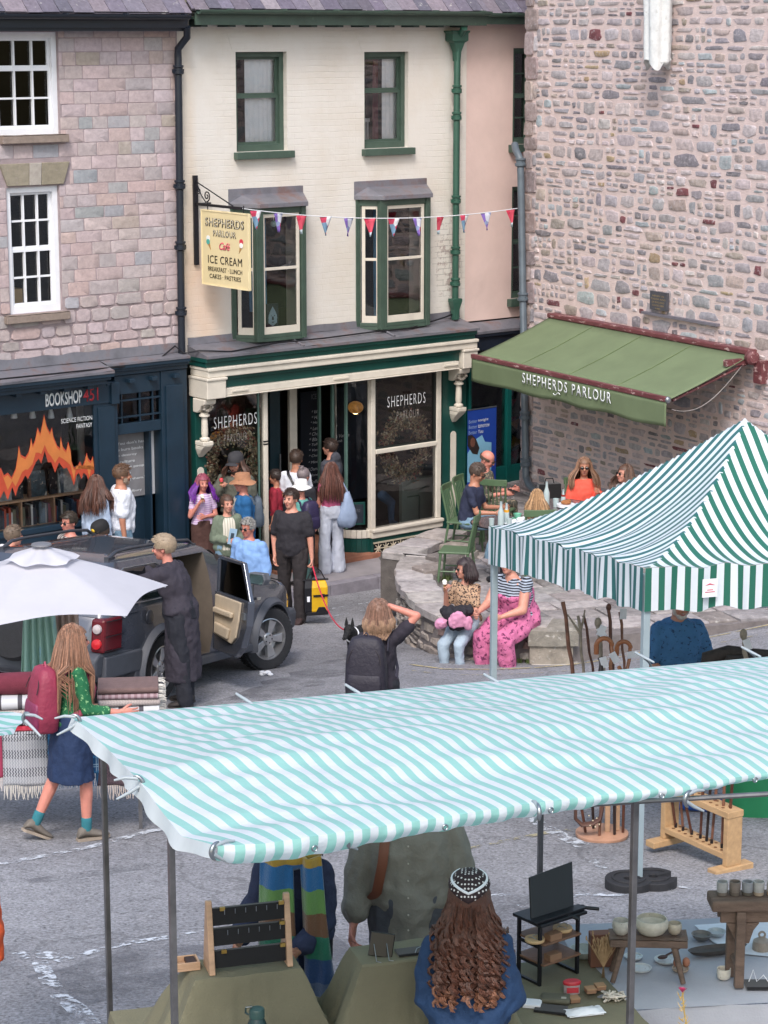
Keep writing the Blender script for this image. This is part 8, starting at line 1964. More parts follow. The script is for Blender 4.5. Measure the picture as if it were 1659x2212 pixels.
def backpack(J,lab,m,w=.29,h=.44,d=.17,drop=.03,m2=None,strapm=None,off=0,badge=None):
 k=J['k'];S_,X,D=J['Sv'],J['X'],J['Dp'];base=J['Nb']-S_*(drop+h)*k+D*(.115*J['kb']+d*.5*k)+X*off
 o=T('backpack',lab,'backpack',J['W'](base),J['rz']);q=lambda v:V(v)-base
 b=MB();rs=[]
 for t,a,b_ in((0,.80,.70),(.04,.96,.95),(.3,1,1.05),(.6,.97,.98),(.85,.86,.8),(.96,.7,.6),(1,.4,.3)):
  ring=[]
  for i in range(24):
   an=2*pi*i/24;e=.55;cx_,sx_=cos(an),sin(an);ring.append((X*math.copysign(abs(cx_)**e,cx_)*a*w/2+D*math.copysign(abs(sx_)**e,sx_)*b_*d/2+S_*t*h)*k)
  rs.append(ring)
 b.rings(rs,True);me=b.mesh('bag');fixn(me);
 P('bag',me,m,o,sh=60,fix=False)
 b=MB();rs=[]
 for t,a,b_ in((.06,.8,.3),(.12,.86,.55),(.34,.84,.6),(.44,.8,.45),(.47,.7,.2)):
  rs.append([(X*math.copysign(abs(cos(2*pi*i/20))**.6,cos(2*pi*i/20))*a*w/2+D*(d*.42+math.copysign(abs(sin(2*pi*i/20))**.6,sin(2*pi*i/20))*b_*d*.28)+S_*t*h)*k for i in range(20)])
 b.rings(rs,True);P('front_pocket',b,m2 or m,o,sh=60)
 ms=strapm or m
 for s,sh in((1,J['shL']),(-1,J['shR'])):
  x=X*s*.105*k;R_=.056*k
  t0=J['Nb']-S_*.05*k+x;pts=[t0-S_*.10*k+D*(.125*k),t0-S_*.02*k+D*.095*k,t0+S_*.028*k+D*.01*k,t0-S_*.02*k-D*.10*k,t0-S_*.16*k-D*.14*J['kb'],t0-S_*.30*k+X*s*.04*k-D*.10*J['kb'],t0-S_*.36*k+X*s*.06*k+D*.04*k]
  P('strap',MB().tube([q(p)for p in pts],.026*k,8,flat=.35),ms,o,sh=60)
 P('grab_loop',MB().tube([S_*h*k*.98+X*.03*k,S_*(h+.03)*k,S_*h*k*.98-X*.03*k],.008*k,6),ms,o,sh=60)
 P('zip',MB().tube([(X*cos(a)*w*.40+S_*(h*.62+sin(a)*h*.28)+D*(d*.50-.02*abs(cos(a)*0)-.035*sin(a)))*k for a in[pi*i/14 for i in range(15)]],.004,6),mat('zip_dark','#2a2328',.5),o)
 if badge:P('badge',MB().box(w*.12*k,w*.3*k,.0,.004,.02,.045,Matrix.Translation(D*(d*.60)*k)),badge,o)
 return o
def icecream(J,which,col,lab,up=.06):
 w=J['w'+which];d=J['d'+which];k=J['k'];p=w+d*.085*k+V((0,-.02,.0));o=T('ice_cream',lab,'ice cream',J['W'](p),J['rz'])
 P('cone',MB().lathe([(.002,-.05),(.018,.03),(.020,.035),(.001,.035)],n=14),mat('wafer'),o,sh=40);P('scoop',MB().ell((0,0,.055),(.030,.030,.030),14,10).ell((.008,-.01,.038),(.026,.026,.014),12,6),mat('ice_'+col[1:],col,.5),o,sh=60);return o
def dotfab(name,base,c2,sc,thr,**k):return fab(name,base,second=c2,sscale=sc,thr=thr,**k)
m_denim=fab('pale_denim','#6f8ba0',.12);m_floral=dotfab('green_floral_jersey','#17603c','#7fae7a',34,(.57,.60));m_blacklinen=fab('charcoal_linen','#332f3a',.1)
m_leo=dotfab('leopard_print','#b8977c','#2b2224',48,(.52,.55));m_pinkp=dotfab('pink_print','#c56a94','#6b2a52',22,(.56,.58),fold=0)if False else dotfab('pink_print','#c46a93','#6b2a52',22,(.56,.58))
m_camo=dotfab('camo_shirt','#4b4a42','#8a7c68',26,(.54,.58));m_bluedot=dotfab('blue_patterned_shirt','#3b6a94','#1d3658',30,(.58,.62));m_check=stripes('cream_check','#cfcabd','#8d8878',.035,.82,'X',0,0,.9)
m_lstripe=stripes('lilac_stripe','#bb9ac9','#d5c5dd',.03,.5,'Z',0,0,.9)
p=pg(158,1812);J=person('girl with very long brown hair in green floral top and navy skirt, walking away',p,118,hfor(p,160,1345),'f','pink',lean=4,lL=((.04,.20,-1),(.02,.48,-1),.5),lR=((-.02,-.20,-1),(0,.02,-1),0),aR=((-.25,-.15,-1),(-.25,-.95,-.12)),aL=((.15,-.1,-1),(.1,-.7,-.6)),curl=(.5,.35),top=dict(m=m_floral,sl=1.55,inf=.016,hem=-.10,fold=.008),bot=dict(m=fab('navy_cord_skirt','#1b2f52',.12),t='skirt',len=.44,w=.22,inf=.022),shoes='#6d665f',socks='#2f7480',hair=('long','#8a6653',dict(len=.50,n=760,r=.0042,spread=.06,wrap=2.2)),near=True)
J1=J;m_mar2=fab('maroon_nylon','#8c2f48',.12,rough=.55);backpack(J,'maroon hiking rucksack with a pink pocket on the back of the walking girl',m_mar2,.30,.50,.20,.04,m2=fab('maroon_light_nylon','#7d2c50',.1,rough=.5),strapm=fab('rose_strap','#a14a60'))
p=gnd(392,22.35);J=person('woman in a long charcoal tunic with short ash blonde hair leaning into the open car',p,-112,hfor(p,372,1160)*1.03,'f','pink',lean=16,bulk=1.12,hy=12,hp=6,aL=((.1,-.95,-.45),(-.3,-.95,.08)),aR=((-.1,-.95,-.35),(.1,-.9,.25)),lL=((.04,.12,-1),(0,.10,-1)),lR=((-.05,-.10,-1),(0,.08,-1)),top=dict(m=m_blacklinen,sl=1.9,inf=.026,hem=-.08,skirt=(.62,.14),nm='tunic',collar=1,fold=.012),bot=dict(m=fab('black_trousers','#20222c'),inf=.02,wide=.015,len=1.9),shoes='#3b3636',hair=('short','#96846f',dict(thick=1.1)))
p=onA(262,.75);J=person('man in a plain white T-shirt with cropped brown hair standing at the bookshop door',p,108,hfor(p,262,1000),'m','tan',bulk=1.14,hp=4,aR=((-.12,.12,-1),(-.02,-.1,-1)),top=tee('#d9dde8',sl=.75,inf=.03,hem=-.08),bot=dict(m=m_denim),hair=('crop','#5e4636'),beard='#8c7b6c')
p=onA(208,.7);J=person('woman with long wavy dark brown hair and a pale blue top by the bookshop window',p,150,hfor(p,208,1024),'f','fair',aL=((.1,.1,-1),(.1,-.2,-1)),top=dict(m=fab('pale_blue_knit','#a4b4cc'),sl=1.6,inf=.02),bot=dict(m=m_denim),hair=('wavy','#57392f',dict(len=.34,n=230,r=.0065,spread=.09)))
def seatp(u,vh,y,H,sitz,**k):
 hp_=at_y(u,vh,y);return V((hp_.x,y,hp_.z-(sitz+.82*H/1.72)-0.0))
p=seatp(150,1095,27.3,1.75,.45);J=person('seated man with dark hair and sunglasses in a checked shirt behind the car roof',p,-38,1.75,'m','pink',sit=.45,glasses=True,lL=((.1,-1,0),(0,0,-1)),lR=((-.1,-1,0),(0,0,-1)),top=dict(m=stripes('grey_check_shirt','#a8a39f','#4c4a4c',.06,.5,'X',0,.06,.9),sl=.7,inf=.02),bot=dict(m=m_denim),hair=('short','#33291f',dict(thick=1.06)))
p=seatp(221,1117,27.0,1.74,.45);J=person('seated man in a black and yellow cap looking down behind the car',p,-55,1.74,'m','tan',sit=.45,hp=22,glasses='clear',lL=((.1,-1,0),(0,0,-1)),lR=((-.1,-1,0),(0,0,-1)),top=tee('#b9bcc4'),bot=dict(m=m_denim),hair=('crop','#4a3a30'),hat=('cap',mat('black_cap','#1a1a1c',.8),mat('yellow_patch','#d8b02c',.6),.03))
p=seatp(-10,1122,26.6,1.75,.45);J=person('person in a white top cut off by the left edge behind the car',p,120,1.75,'m','fair',sit=.45,bulk=1.15,lean=22,lL=((.1,-1,0),(0,0,-1)),lR=((-.1,-1,0),(0,0,-1)),top=tee('#e2e3e6',sl=1.5,inf=.03),bot=dict(m=m_denim),hair=('crop','#6a5a4c'))
p=onA(438,.30);J=person('young woman with purple and red hair in a lilac striped top eating ice cream',p,22,hfor(p,440,1022),'f','pink',hp=4,aR=((-.30,-.25,-1),(.50,-.50,.95)),aL=((.18,-.12,-1),(-1,-.62,.05)),curl=(.3,1.0),top=dict(m=m_lstripe,sl=.62,inf=.010,hem=-.02,fold=.006),bot=dict(m=fab('brown_skirt','#4c332e'),t='skirt',len=.75,w=.12),hair=('long','#8e4458',dict(len=.26,n=230,spread=.10,tips='#6d2c94',tipz=-.01,wrap=2.25)))
icecream(J,'R','#efe9dc','vanilla ice cream cone held by the purple haired woman')
p=onA(512,.45);J=person('tall bearded man in a dark cap and khaki jacket eating a red ice',p,-22,hfor(p,508,978),'m','fair',bulk=1.12,hp=8,aR=((-.35,-.45,-1),(.70,-.55,1.0)),aL=((.12,0,-1),(0,-.2,-1)),curl=(.3,1.0),top=dict(m=fab('khaki_jacket','#57584f'),sl=1.85,inf=.04,hem=-.14,loose=1.5,fold=.016),bot=dict(m=fab('black_trousers','#20222c')),hair=('long','#4a332a',dict(len=.16,n=90,spread=.07)),hat=('cap',mat('charcoal_cap','#35353a',.85)),beard='#3d2b24')
icecream(J,'R','#c8434a','red ice cream held by the bearded man in the cap')
p=onA(527,1.0);J=person('person in a tan bucket hat and bright blue jacket, in profile, with grey rucksack straps',p,-78,hfor(p,522,1022),'m','pink',bulk=1.05,aR=((-.1,-.1,-1),(0,-.3,-1)),top=dict(m=fab('blue_jacket','#1c5a8e'),sl=1.9,inf=.035,hem=-.16,fold=.014,open=fab('stone_shirt','#b0aba2')),bot=dict(m=fab('grey_trousers','#50535c')),hair=('crop','#8a7868'),hat=('bucket',fab('tan_hat','#a8795c'),.07))
backpack(J,'grey rucksack on the person in the blue jacket',fab('slate_nylon','#4a5664',rough=.6),.26,.42,.14,.05)
p=onA(490,1.75);J=person('smiling woman in a green cardigan over a checked shirt, holding a leaflet',p,18,hfor(p,492,1066),'f','fair',hy=8,aR=((-.22,.02,-1),(.55,-.75,.05)),aL=((.20,.05,-1),(-.30,-.9,-.1)),top=dict(m=fab('sage_cardigan','#6a7565'),sl=1.85,inf=.028,hem=-.12,fold=.012,open=m_check),bot=dict(m=m_denim),hair=('bun','#4f3a30',dict(at=(0,.085,.07))))
o=T('leaflet','folded pale blue leaflet in the hand of the woman in the green cardigan','leaflet',J['W'](J['wR']+J['dR']*.08*J['k']),radians(18));P('sheet',MB().box(-.05,.05,-.004,.0,-.04,.17,Matrix.Rotation(.2,4,'Y')),mat('pale_blue_paper','#93b0c8',.6),o);P('picture',MB().box(-.025,.02,-.006,-.0045,.03,.11,Matrix.Rotation(.2,4,'Y')),mat('dark_print','#33414e',.6),o)
p=gnd(541,26.7);J=person('grey haired man in sunglasses and a light blue linen shirt behind the car bonnet',p,-34,hfor(p,532,1116),'m','red',bulk=1.18,glasses=True,hp=2,aL=((.22,.12,-1),(.1,-.35,-1)),aR=((-.15,.1,-1),(0,-.2,-1)),lL=((.08,-.2,-1),(0,.1,-1)),top=dict(m=fab('sky_linen','#7fa3d6',.06),sl=1.85,inf=.032,hem=-.12,fold=.014),bot=dict(m=m_denim),hair=('short','#8f8d8a'))
p=pg(645,1347);J=person('young dark haired man in black T-shirt and trousers, walking towards the car',V((p.x-.08,p.y+.1,p.z)),-18,hfor(p,620,1055),'m','fair',bulk=1.14,hy=-14,aR=((-.26,.10,-1),(.12,-.22,-1)),aL=((.20,.05,-1),(.10,-.05,-1)),curl=(.9,.5),lR=((-.06,.10,-1),(-.03,.34,-1),.3),lL=((.05,-.14,-1),(.02,.02,-1)),top=tee('#26242b',sl=.78,inf=.024,hem=-.10,fold=.010),bot=dict(m=fab('black_brown_trousers','#2a2527'),inf=.018,wide=.012),shoes='#3a2a2a',hair=('short','#33241f',dict(thick=1.05)),beard='#6b5044' if False else None)
J13=J;hp_=J['W'](J['wL']+J['dL']*.10)
yb=T('pannier_bag','yellow and black waterproof pannier bag carried by the man in black','bag',hp_+V((.04,-.03,-.62)),.25)
P('bag',MB().rings([[V((s*a,t*b,z))for s,t in((-1,-1),(1,-1),(1,1),(-1,1))]for a,b,z in((.12,.06,0),(.145,.08,.05),(.15,.085,.36),(.13,.05,.44))],True),mat('bag_yellow','#d9a916',.4,0,.1,6,.3,15),yb,bev=.02)
P('side_panel',MB().rings([[V((-.1515+dx,t*b,z))for t in(-1,1)]+[V((-.06+dx,-b-.004,z))]for b,z,dx in((.062,0.0,0),(.083,.05,-.012),(.088,.36,-.012),(.06,.45,.0))],True),m_black,yb);P('base',MB().box(-.145,.15,-.089,.089,-.01,.035).xz([(-.02,.03),(.02,.10),(.10,.10),(.14,.03)],-.092,-.08),m_black,yb,bev=.008)
P('strap',MB().box(-.05,.15,-.096,-.084,.24,.265).box(.06,.10,-.104,-.09,.23,.275).tube([(-.12,0,.44),(-.06,0,.56),(-.0,0,.62),(.07,0,.56),(.13,0,.44)],.008,6),m_black,yb);P('closure',MB().box(-.17,.17,-.02,.02,.44,.46),m_black,yb,bev=.006);P('reflector',MB().xz([(-.135,.18),(-.10,.18),(-.098,.25),(-.137,.25)],-.1,-.09),m_white,yb)
p=onA(652,.98);J=person('woman in a white sun hat and teal shirt facing the cafe',p,-140,hfor(p,630,1036),'f','pink',hy=25,aR=((-.2,.0,-1),(.1,-.5,-.6)),top=dict(m=fab('teal_shirt','#5f9c96'),sl=1.2,inf=.018),bot=dict(m=fab('dark_teal_trousers','#33504f')),hair=('crop','#7a7068'),hat=('bucket',mat('white_hat','#e3e3e6',.8),.065))
backpack(J,'dark purple rucksack on the woman in the white hat',fab('purple_nylon','#2e2748',rough=.5),.30,.46,.2,.03)
p=onA(640,.35);J=person('man in a white T-shirt with a black cross strap standing in the cafe doorway',p,172,hfor(p,645,970),'m','tan',bulk=1.0,top=tee('#d9dde8',sl=.7,inf=.018),bot=dict(m=fab('black_trousers','#20222c')),hair=('crop','#3d2e26'))
o=T('shoulder_strap','black bag strap across the back of the man in white at the cafe door','strap',J['W'](J['Nb']),J['rz']);P('strap',MB().tube([J['X']*.12+J['Sv']*-.02-J['Dp']*.02,J['X']*.09-J['Sv']*.05+J['Dp']*.115,J['X']*-.03-J['Sv']*.25+J['Dp']*.155,J['X']*-.17-J['Sv']*.42+J['Dp']*.10],.022,8,flat=.3),m_black,o,sh=60)
p=onA(655,.62);J=person('person with a patterned scarf tied over their hair at the cafe door',p,165,hfor(p,650,1008),'f','pink',hy=-20,top=dict(m=fab('black_top','#23232b'),sl=.6,inf=.016),bot=dict(m=fab('black_trousers','#20222c')),hair=('bun','#7a6f72',dict(at=(0,.05,.12))))
p=onA(716,.60);p=V((p.x,p.y,p.z));J=person('woman with very long brown hair, pink top and wide white trousers looking into the cafe',p,-163,hfor(p,706,997),'f','pink',hy=-10,aR=((-.15,-.2,-1),(.0,-.8,-.5)),aL=((.2,-.1,-1),(.1,-.7,-.4)),lL=((.06,.05,-1),(0,.02,-1)),lR=((-.05,-.10,-1),(0,.06,-1)),top=dict(m=fab('rose_top','#b8587e'),sl=.3,inf=.012,hem=-.02),bot=dict(m=fab('off_white_trousers','#b6bccb',.06),inf=.02,wide=.05,rise=.09,len=2.0),shoes='#e2e2e2',hair=('long','#5c3b33',dict(len=.42,n=230,spread=.09)))
sp_=J['W'](J['shR']);o=T('tote_bag','pale blue cloth tote bag slung on the shoulder of the woman in pink','bag',sp_+V((.10,-.06,-.62)),.3);mb=MB()
rs=[[V((a*cos(q),b*sin(q),z))for q in[2*pi*i/18 for i in range(18)]]for a,b,z in((.05,.03,0),(.13,.07,.03),(.155,.09,.14),(.12,.08,.28),(.07,.05,.42),(.03,.03,.52))];mb.rings(rs,True);me=mb.mesh('bag');fixn(me);folds(me,.012,12);P('bag',me,fab('pale_blue_cloth','#8fa0bd'),o,sh=60,fix=False);P('handle',MB().tube([(.02,0,.5),(-.06,.0,.66),(-.1,.08,.62),(-.02,.08,.42)],.012,6),fab('pale_blue_cloth','#8fa0bd'),o,sh=60)
p=onA(716,-.15);J=person('tall young man in a grey hooded top looking at the flavours board',p,-118,hfor(p,702,946),'m','fair',hp=-4,top=dict(m=fab('grey_hoodie','#42444e'),sl=1.9,inf=.03,hood=1),bot=dict(m=fab('black_trousers','#20222c')),hair=('short','#3b2c27'))
p=onA(598,.15);J=person('person in a dark red top half hidden inside the cafe doorway',p,-100,1.5,'f','tan',top=tee('#8e1f33',sl=1.3,inf=.02),bot=dict(m=fab('black_trousers','#20222c')),hair=('crop','#2d211d'))
o=T('person','person inside the cafe, only a jeans leg and trainer showing in the window','person',FA.w(A(842,1050,-.35)[0],.4,zs-.1),FA.a)
b=MB();capsule(b,(-.1,0,.42),(.05,-.02,.30),.085,.07);capsule(b,(.05,-.02,.30),(.02,-.06,.02),.06,.045);b.ell((.04,-.12,-.0),(.04,.10,.035));P('trousers',remesh(b,.012,2),fab('blue_denim','#2f4f70'),o,sh=60,fix=False);P('shoe',MB().ell((.04,-.13,-.02),(.045,.12,.04),12,8),mat('shoe_grey','#8c98a3',.6),o,sh=60)
m_chair=mat('green_chair_paint','#52694d',.45,0,.08,10)
def chair(p,rz,lab):
 o=T('cafe_chair',lab,'chair',p,radians(rz),'green wooden cafe chairs')
 P('seat',MB().xy([(-.2,-.2),(.2,-.2),(.185,.2),(-.185,.2)],.43,.46),m_chair,o,bev=.012)
 for s in(-1,1):
  P('leg',MB().tube([(s*.17,-.17,.43),(s*.19,-.2,0)],[.018,.014],8),m_chair,o,sh=50);P('leg',MB().tube([(s*.16,.17,.45),(s*.18,.24,0)],[.018,.014],8),m_chair,o,sh=50)
  P('back_post',MB().tube([(s*.165,.175,.45),(s*.18,.23,.72),(s*.185,.27,.90)],[.017,.016,.016],8),m_chair,o,sh=50)
 for k in range(5):P('spindle',MB().tube([(-.11+.055*k,.18,.455),(-.115+.0575*k,.235,.70),(-.12+.06*k,.27,.86)],.009,6),m_chair,o,sh=50)
 P('top_rail',MB().rings([[V((x,.26+.03*(1-(x/.21)**2)+dy,z))for dy,z in((-.012,.84),(.012,.84),(.014,.93),(-.010,.93))]for x in[-.21+.42*i/8 for i in range(9)]],True),m_chair,o,bev=.006)
 P('stretcher',MB().tube([(-.175,-.17,.2),(-.165,.19,.2)],.010,6).tube([(.175,-.17,.2),(.165,.19,.2)],.010,6).tube([(-.17,0,.2),(.17,0,.2)],.01,6),m_chair,o,sh=50)
 return o
c1=at_z(985,1262,TFL);chair(V((c1.x,c1.y,TFL)),78+180+0,'green spindle back cafe chair nearest the stone wall')
pn_=at_z(1022,1245,TFL);yn=29.7
hp_=at_y(1030,992,yn);sz_n=.47
p=V((at_y(1012,1100,yn).x,yn,hp_.z-(sz_n+.80*1.03)))
chair(V((p.x-.05,p.y+.02,TFL)),70+0,'green cafe chair under the man in navy')
J=person('man in a navy T-shirt, pale jeans and sunglasses sitting at the glass table',p,70,1.80,'m','tan',sit=sz_n,lean=10,glasses=True,hp=24,aR=((-.05,-.35,-1),(.15,-1,.02)),aL=((.1,-.35,-1),(-.15,-1,.10)),curl=(.8,.8),lL=((.16,-1,.02),(.05,.1,-1)),lR=((-.10,-1,.0),(-.02,.25,-1)),top=tee('#262c44',sl=.68,inf=.016,hem=-.08),bot=dict(m=m_denim),shoes='#5b5f66',hair=('short','#4e3f37'))
p=V((at_y(1036,1000,30.8).x,30.8,at_y(1043,962,30.8).z-(.45+.80*1.02)));chair(V((p.x-.05,p.y,TFL-.1)),68,'green cafe chair under the balding man')
J=person('balding man in glasses and a camouflage shirt sitting and looking at his phone',p,68,1.76,'m','pink',sit=.45,lean=10,hp=26,glasses='clear',aR=((-.05,-.4,-1),(.2,-1,.2)),aL=((.1,-.4,-1),(-.1,-1,.2)),curl=(.6,.6),lL=((.15,-1,0),(0,0,-1)),lR=((-.15,-1,0),(0,0,-1)),top=dict(m=m_camo,sl=1.2,inf=.018),bot=dict(m=m_camo),hair=('bald','#5e4d42'))
o=P('phone',MB().box(-.035,.035,-.07,.07,-.005,.005),m_tint,loc=J['W'](J['wR']+J['dR']*.1+V((0,0,.03))),bev=.003);o.rotation_euler=(.3,0,J['rz']);tag(o,'black phone held by the balding man','phone')
chair(V((at_y(1075,1100,30.4).x,30.4,TFL)),160,'green cafe chair with its back to the window beyond the glass table')
def cafe_table(u,v,y,r,lab,glass=True):
 p=at_y(u,v,y);o=T('cafe_table',lab,'table',(p.x,p.y,TFL),0,'round cafe tables');h=p.z-TFL
 P('table_top',MB().lathe([(r,0),(r,.012),(.001,.012)],(0,0,h),36),mat('table_glass','#6f6668',.08,0,.1,3,spec=.7),o,sh=40);P('rim',MB().tube([(r*cos(q),r*sin(q),h+.006)for q in[2*pi*i/36 for i in range(37)]],.010,6),m_black,o,sh=60)
 P('column',MB().tube([(0,0,h),(0,0,.03)],.025,10),m_black,o,sh=60);P('base',MB().lathe([(.2,0),(.2,.02),(.04,.035),(.001,.04)],n=24),m_black,o,sh=40);return p
t1=cafe_table(1085,1130,28.2,.40,'round smoked glass table laid with cups and bottles beside the man in navy');t2=cafe_table(1205,1092,29.3,.40,'round smoked glass table in front of the woman in orange')
def tat(u,y,t):x=at_y(u,1120,y).x;return V((x,y,t.z+.014))
m_cg=glassm('clear_glass',(.85,.92,.93),.02,1.5)
def bottle(p,lab,h=.30,r=.04,fill=None):
 o=T('bottle' if h>.2 else 'glass',lab,'bottle' if h>.2 else 'glass',p,0)
 pr2=[(r,0),(r*1.02,h*.1),(r,h*.55),(r*.45,h*.78),(r*.4,h),(r*.46,h*1.02)]if h>.2 else[(r*.8,0),(r,h),(r*.95,h),(r*.76,.006),(.001,.006)]
 P('glass_body',MB().lathe(pr2,n=18),mat('bottle_glass','#aebec0',.08,0,.05,spec=.8),o,sh=50)
 if fill:P('drink',MB().lathe([(r*.86,.008),(r*.93,h*.7),(.001,h*.7)],n=16),fill,o,sh=50)
 return o
bottle(tat(1082,28.0,t1),'tall clear water bottle on the near glass table');bottle(tat(1094,28.1,t1),'orange juice in a stemmed bottle on the near glass table',.26,.036,mat('orange_juice','#e8a52c',.3))
for u,lab in((1062,'short tumbler at the left of the near glass table'),(1100,'short tumbler right of the water bottle')):bottle(tat(u,27.95,t1),lab,.10,.036)
o=T('coffee_cup','pale green coffee cup and saucer on the near glass table','cup',tat(1118,28.3,t1)+V((0,0,.02)),0);mcp=mat('pale_green_china','#6fb59a',.3);P('cup',MB().lathe([(.025,.01),(.045,.03),(.055,.07),(.05,.07),(.04,.03),(.001,.02)],n=20),mcp,o,sh=50);P('saucer',MB().lathe([(.03,0),(.075,.012),(.07,.014),(.001,.006)],n=24),mcp,o,sh=50)
for u,y,lab in((1105,28.1,'white plate with crumpled napkins on the near glass table'),(1125,28.25,'white plate beside the green cup')):
 o=T('plate',lab,'plate',tat(u,y,t1),0);P('plate',MB().lathe([(.05,0),(.11,.015),(.105,.018),(.001,.006)],n=24),m_white,o,sh=40)
 nb2=MB();nb2.ell((0,0,.03),(.06,.04,.025),8,5).ell((.04,.01,.04),(.03,.03,.02),7,4);P('napkin',nb2,m_white,o)
for u,lab in((1180,'clear bottle on the far glass table'),):bottle(tat(u,29.3,t2),lab)
bottle(tat(1216,29.2,t2),'red topped sauce bottle on the far glass table',.2+.02,.03,mat('sauce_red','#8c2a20',.4));bottle(tat(1200,29.15,t2),'tumbler on the far glass table',.11,.04)
o=T('plate','stack of white plates with food on the far glass table','plates',tat(1222,29.1,t2),0);P('plate',MB().lathe([(.06,0),(.12,.015),(.12,.05),(.001,.04)],n=24),m_white,o,sh=40);P('food',MB().ell((0,0,.07),(.07,.06,.035),10,6).ell((.04,.02,.09),(.03,.03,.02),8,5),mat('toast_brown','#a0673c',.8,0,.3,30),o,sh=50)
o=T('handbag','black open handbag on the far side of the glass tables','bag',at_y(1186,1078,30.8),.25);P('bag',MB().rings([[V((s*a,t*b,z))for s,t in((-1,-1),(1,-1),(1,1),(-1,1))]for a,b,z in((.17,.06,0),(.16,.05,.22))],True),m_velv,o,bev=.01);P('handle',MB().tube([(-.07,0,.22),(-.05,0,.29),(.05,0,.29),(.07,0,.22)],.01,6),m_velv,o,sh=60)
tag(P('side_table',MB().box(-.2,.2,-.15,.15,-.03,0).box(-.18,-.15,-.13,-.1,-.75,-.03).box(.15,.18,-.13,-.1,-.75,-.03),m_oak,loc=at_y(1186,1078,30.8)),'small dark table under the black handbag','table')
p=V((at_y(1262,1000,30.0).x,30.0,at_y(1266,982,30.0).z-(.45+.80*.99)));chair(V((p.x,p.y+.03,TFL)),10,'green cafe chair under the woman in orange')
J=person('woman in a coral orange sweatshirt and sunglasses sitting against the stone house',p,2,1.70,'f','tan',sit=.45,glasses=True,hy=-4,aR=((-.25,-.1,-1),(.1,-.9,-.3)),aL=((.25,-.25,-1),(-.15,-.85,.75)),curl=(.8,.4),lL=((.1,-1,0),(0,0,-1)),lR=((-.1,-1,0),(0,0,-1)),top=dict(m=fab('coral_sweatshirt','#e05a48',.06),sl=1.8,inf=.028,loose=1.5),bot=dict(m=m_denim),hair=('long','#80604c',dict(len=.28,n=230,spread=.10,wrap=2.3)))
p=V((at_y(1352,1010,29.4).x,29.4,at_y(1345,998,29.4).z-(.45+.80*.98)));chair(V((p.x+.05,p.y,TFL)),-70,'green cafe chair under the woman in the white blouse')
J=person('woman in a white blouse and dark glasses with a hand in her wavy hair',p,-62,1.69,'f','fair',sit=.45,glasses=True,hp=-8,aL=((.75,-.25,-.5),(-.25,.0,1)),aR=((-.2,-.2,-1),(.0,-.9,.3)),curl=(.8,.4),lL=((.1,-1,0),(0,0,-1)),lR=((-.1,-1,0),(0,0,-1)),top=dict(m=fab('white_blouse','#c9c2c4'),sl=1.75,inf=.03,loose=1.8),bot=dict(m=m_denim),hair=('wavy','#5c4438',dict(len=.24,n=200,spread=.10)))
p=V((at_y(1160,1060,28.5).x,28.5,at_y(1160,1060,28.5).z-(.42+.78*.8)));chair(V((p.x,p.y-.1,TFL)),185,'green cafe chair under the blonde child')
J=person('child with long straight blonde hair seated with back to the camera',p,175,1.38,'f','fair',sit=.45,hp=6,lL=((.1,-1,0),(0,0,-1)),lR=((-.1,-1,0),(0,0,-1)),top=tee('#3c3038',sl=.7),bot=dict(m=m_denim),hair=('long','#a1805f',dict(len=.34,n=380,r=.0055,spread=.09,wrap=2.3)))
p=pg(1005,1432);zz=TZ+.03-p.z
J=person('woman in a leopard print blouse sitting on the stone wall with ice cream',V((p.x+.02,p.y+.26,p.z)),-30,hfor(V((p.x,p.y+.2,p.z)),1035,1172)*1.205,'f','fair',sit=zz,glasses=True,hy=-38,aR=((-.32,-.32,-1),(.22,-.50,1.0)),aL=((.15,-.35,-1),(-.35,-.9,-.2)),curl=(.7,1.0),lL=((.02,-.86,-.5),(.0,.12,-1)),lR=((-.06,-.84,-.52),(-.0,.05,-1)),lean=2,top=dict(m=m_leo,sl=.75,inf=.018),bot=dict(m=fab('pale_blue_trousers','#9fb0bf',.06),len=1.75,inf=.016),shoes='#1c1c20',hair=('bob','#33282b',dict(len=.15,n=170,thick=1.05)))
icecream(J,'R','#f1ede2','white ice cream cone held by the woman in leopard print');lp_=J['W'](J['Pc']+V((0,-.25,.10)))
mb=MB()
for dx,dy,dz,a,b,c in((0,0,0,.17,.15,.08),(.08,-.02,.05,.12,.12,.07),(-.08,.0,.03,.12,.11,.06),(0,-.14,-.06,.13,.05,.10)):mb.ell((dx,dy,dz),(a,b,c),14,10)
me=remesh(mb,.014,2);folds(me,.022,13);smooth(me,70);o=P('folded_jacket',me,fab('black_jacket','#24222a'),loc=lp_,fix=False);tag(o,'black jacket bundled on the lap of the woman in leopard print','jacket')
mb=MB();mb.ell((0,-.20,-.02),(.11,.04,.10),14,10).ell((-.17,-.10,-.08),(.08,.07,.06),12,8).ell((.13,-.17,-.06),(.05,.05,.08));me=remesh(mb,.014,1);folds(me,.018,14);smooth(me,70);o=P('pink_bag',me,fab('pink_bag','#cf8fb0'),loc=lp_,fix=False);tag(o,'pink bag hanging out of the black jacket on her lap','bag')
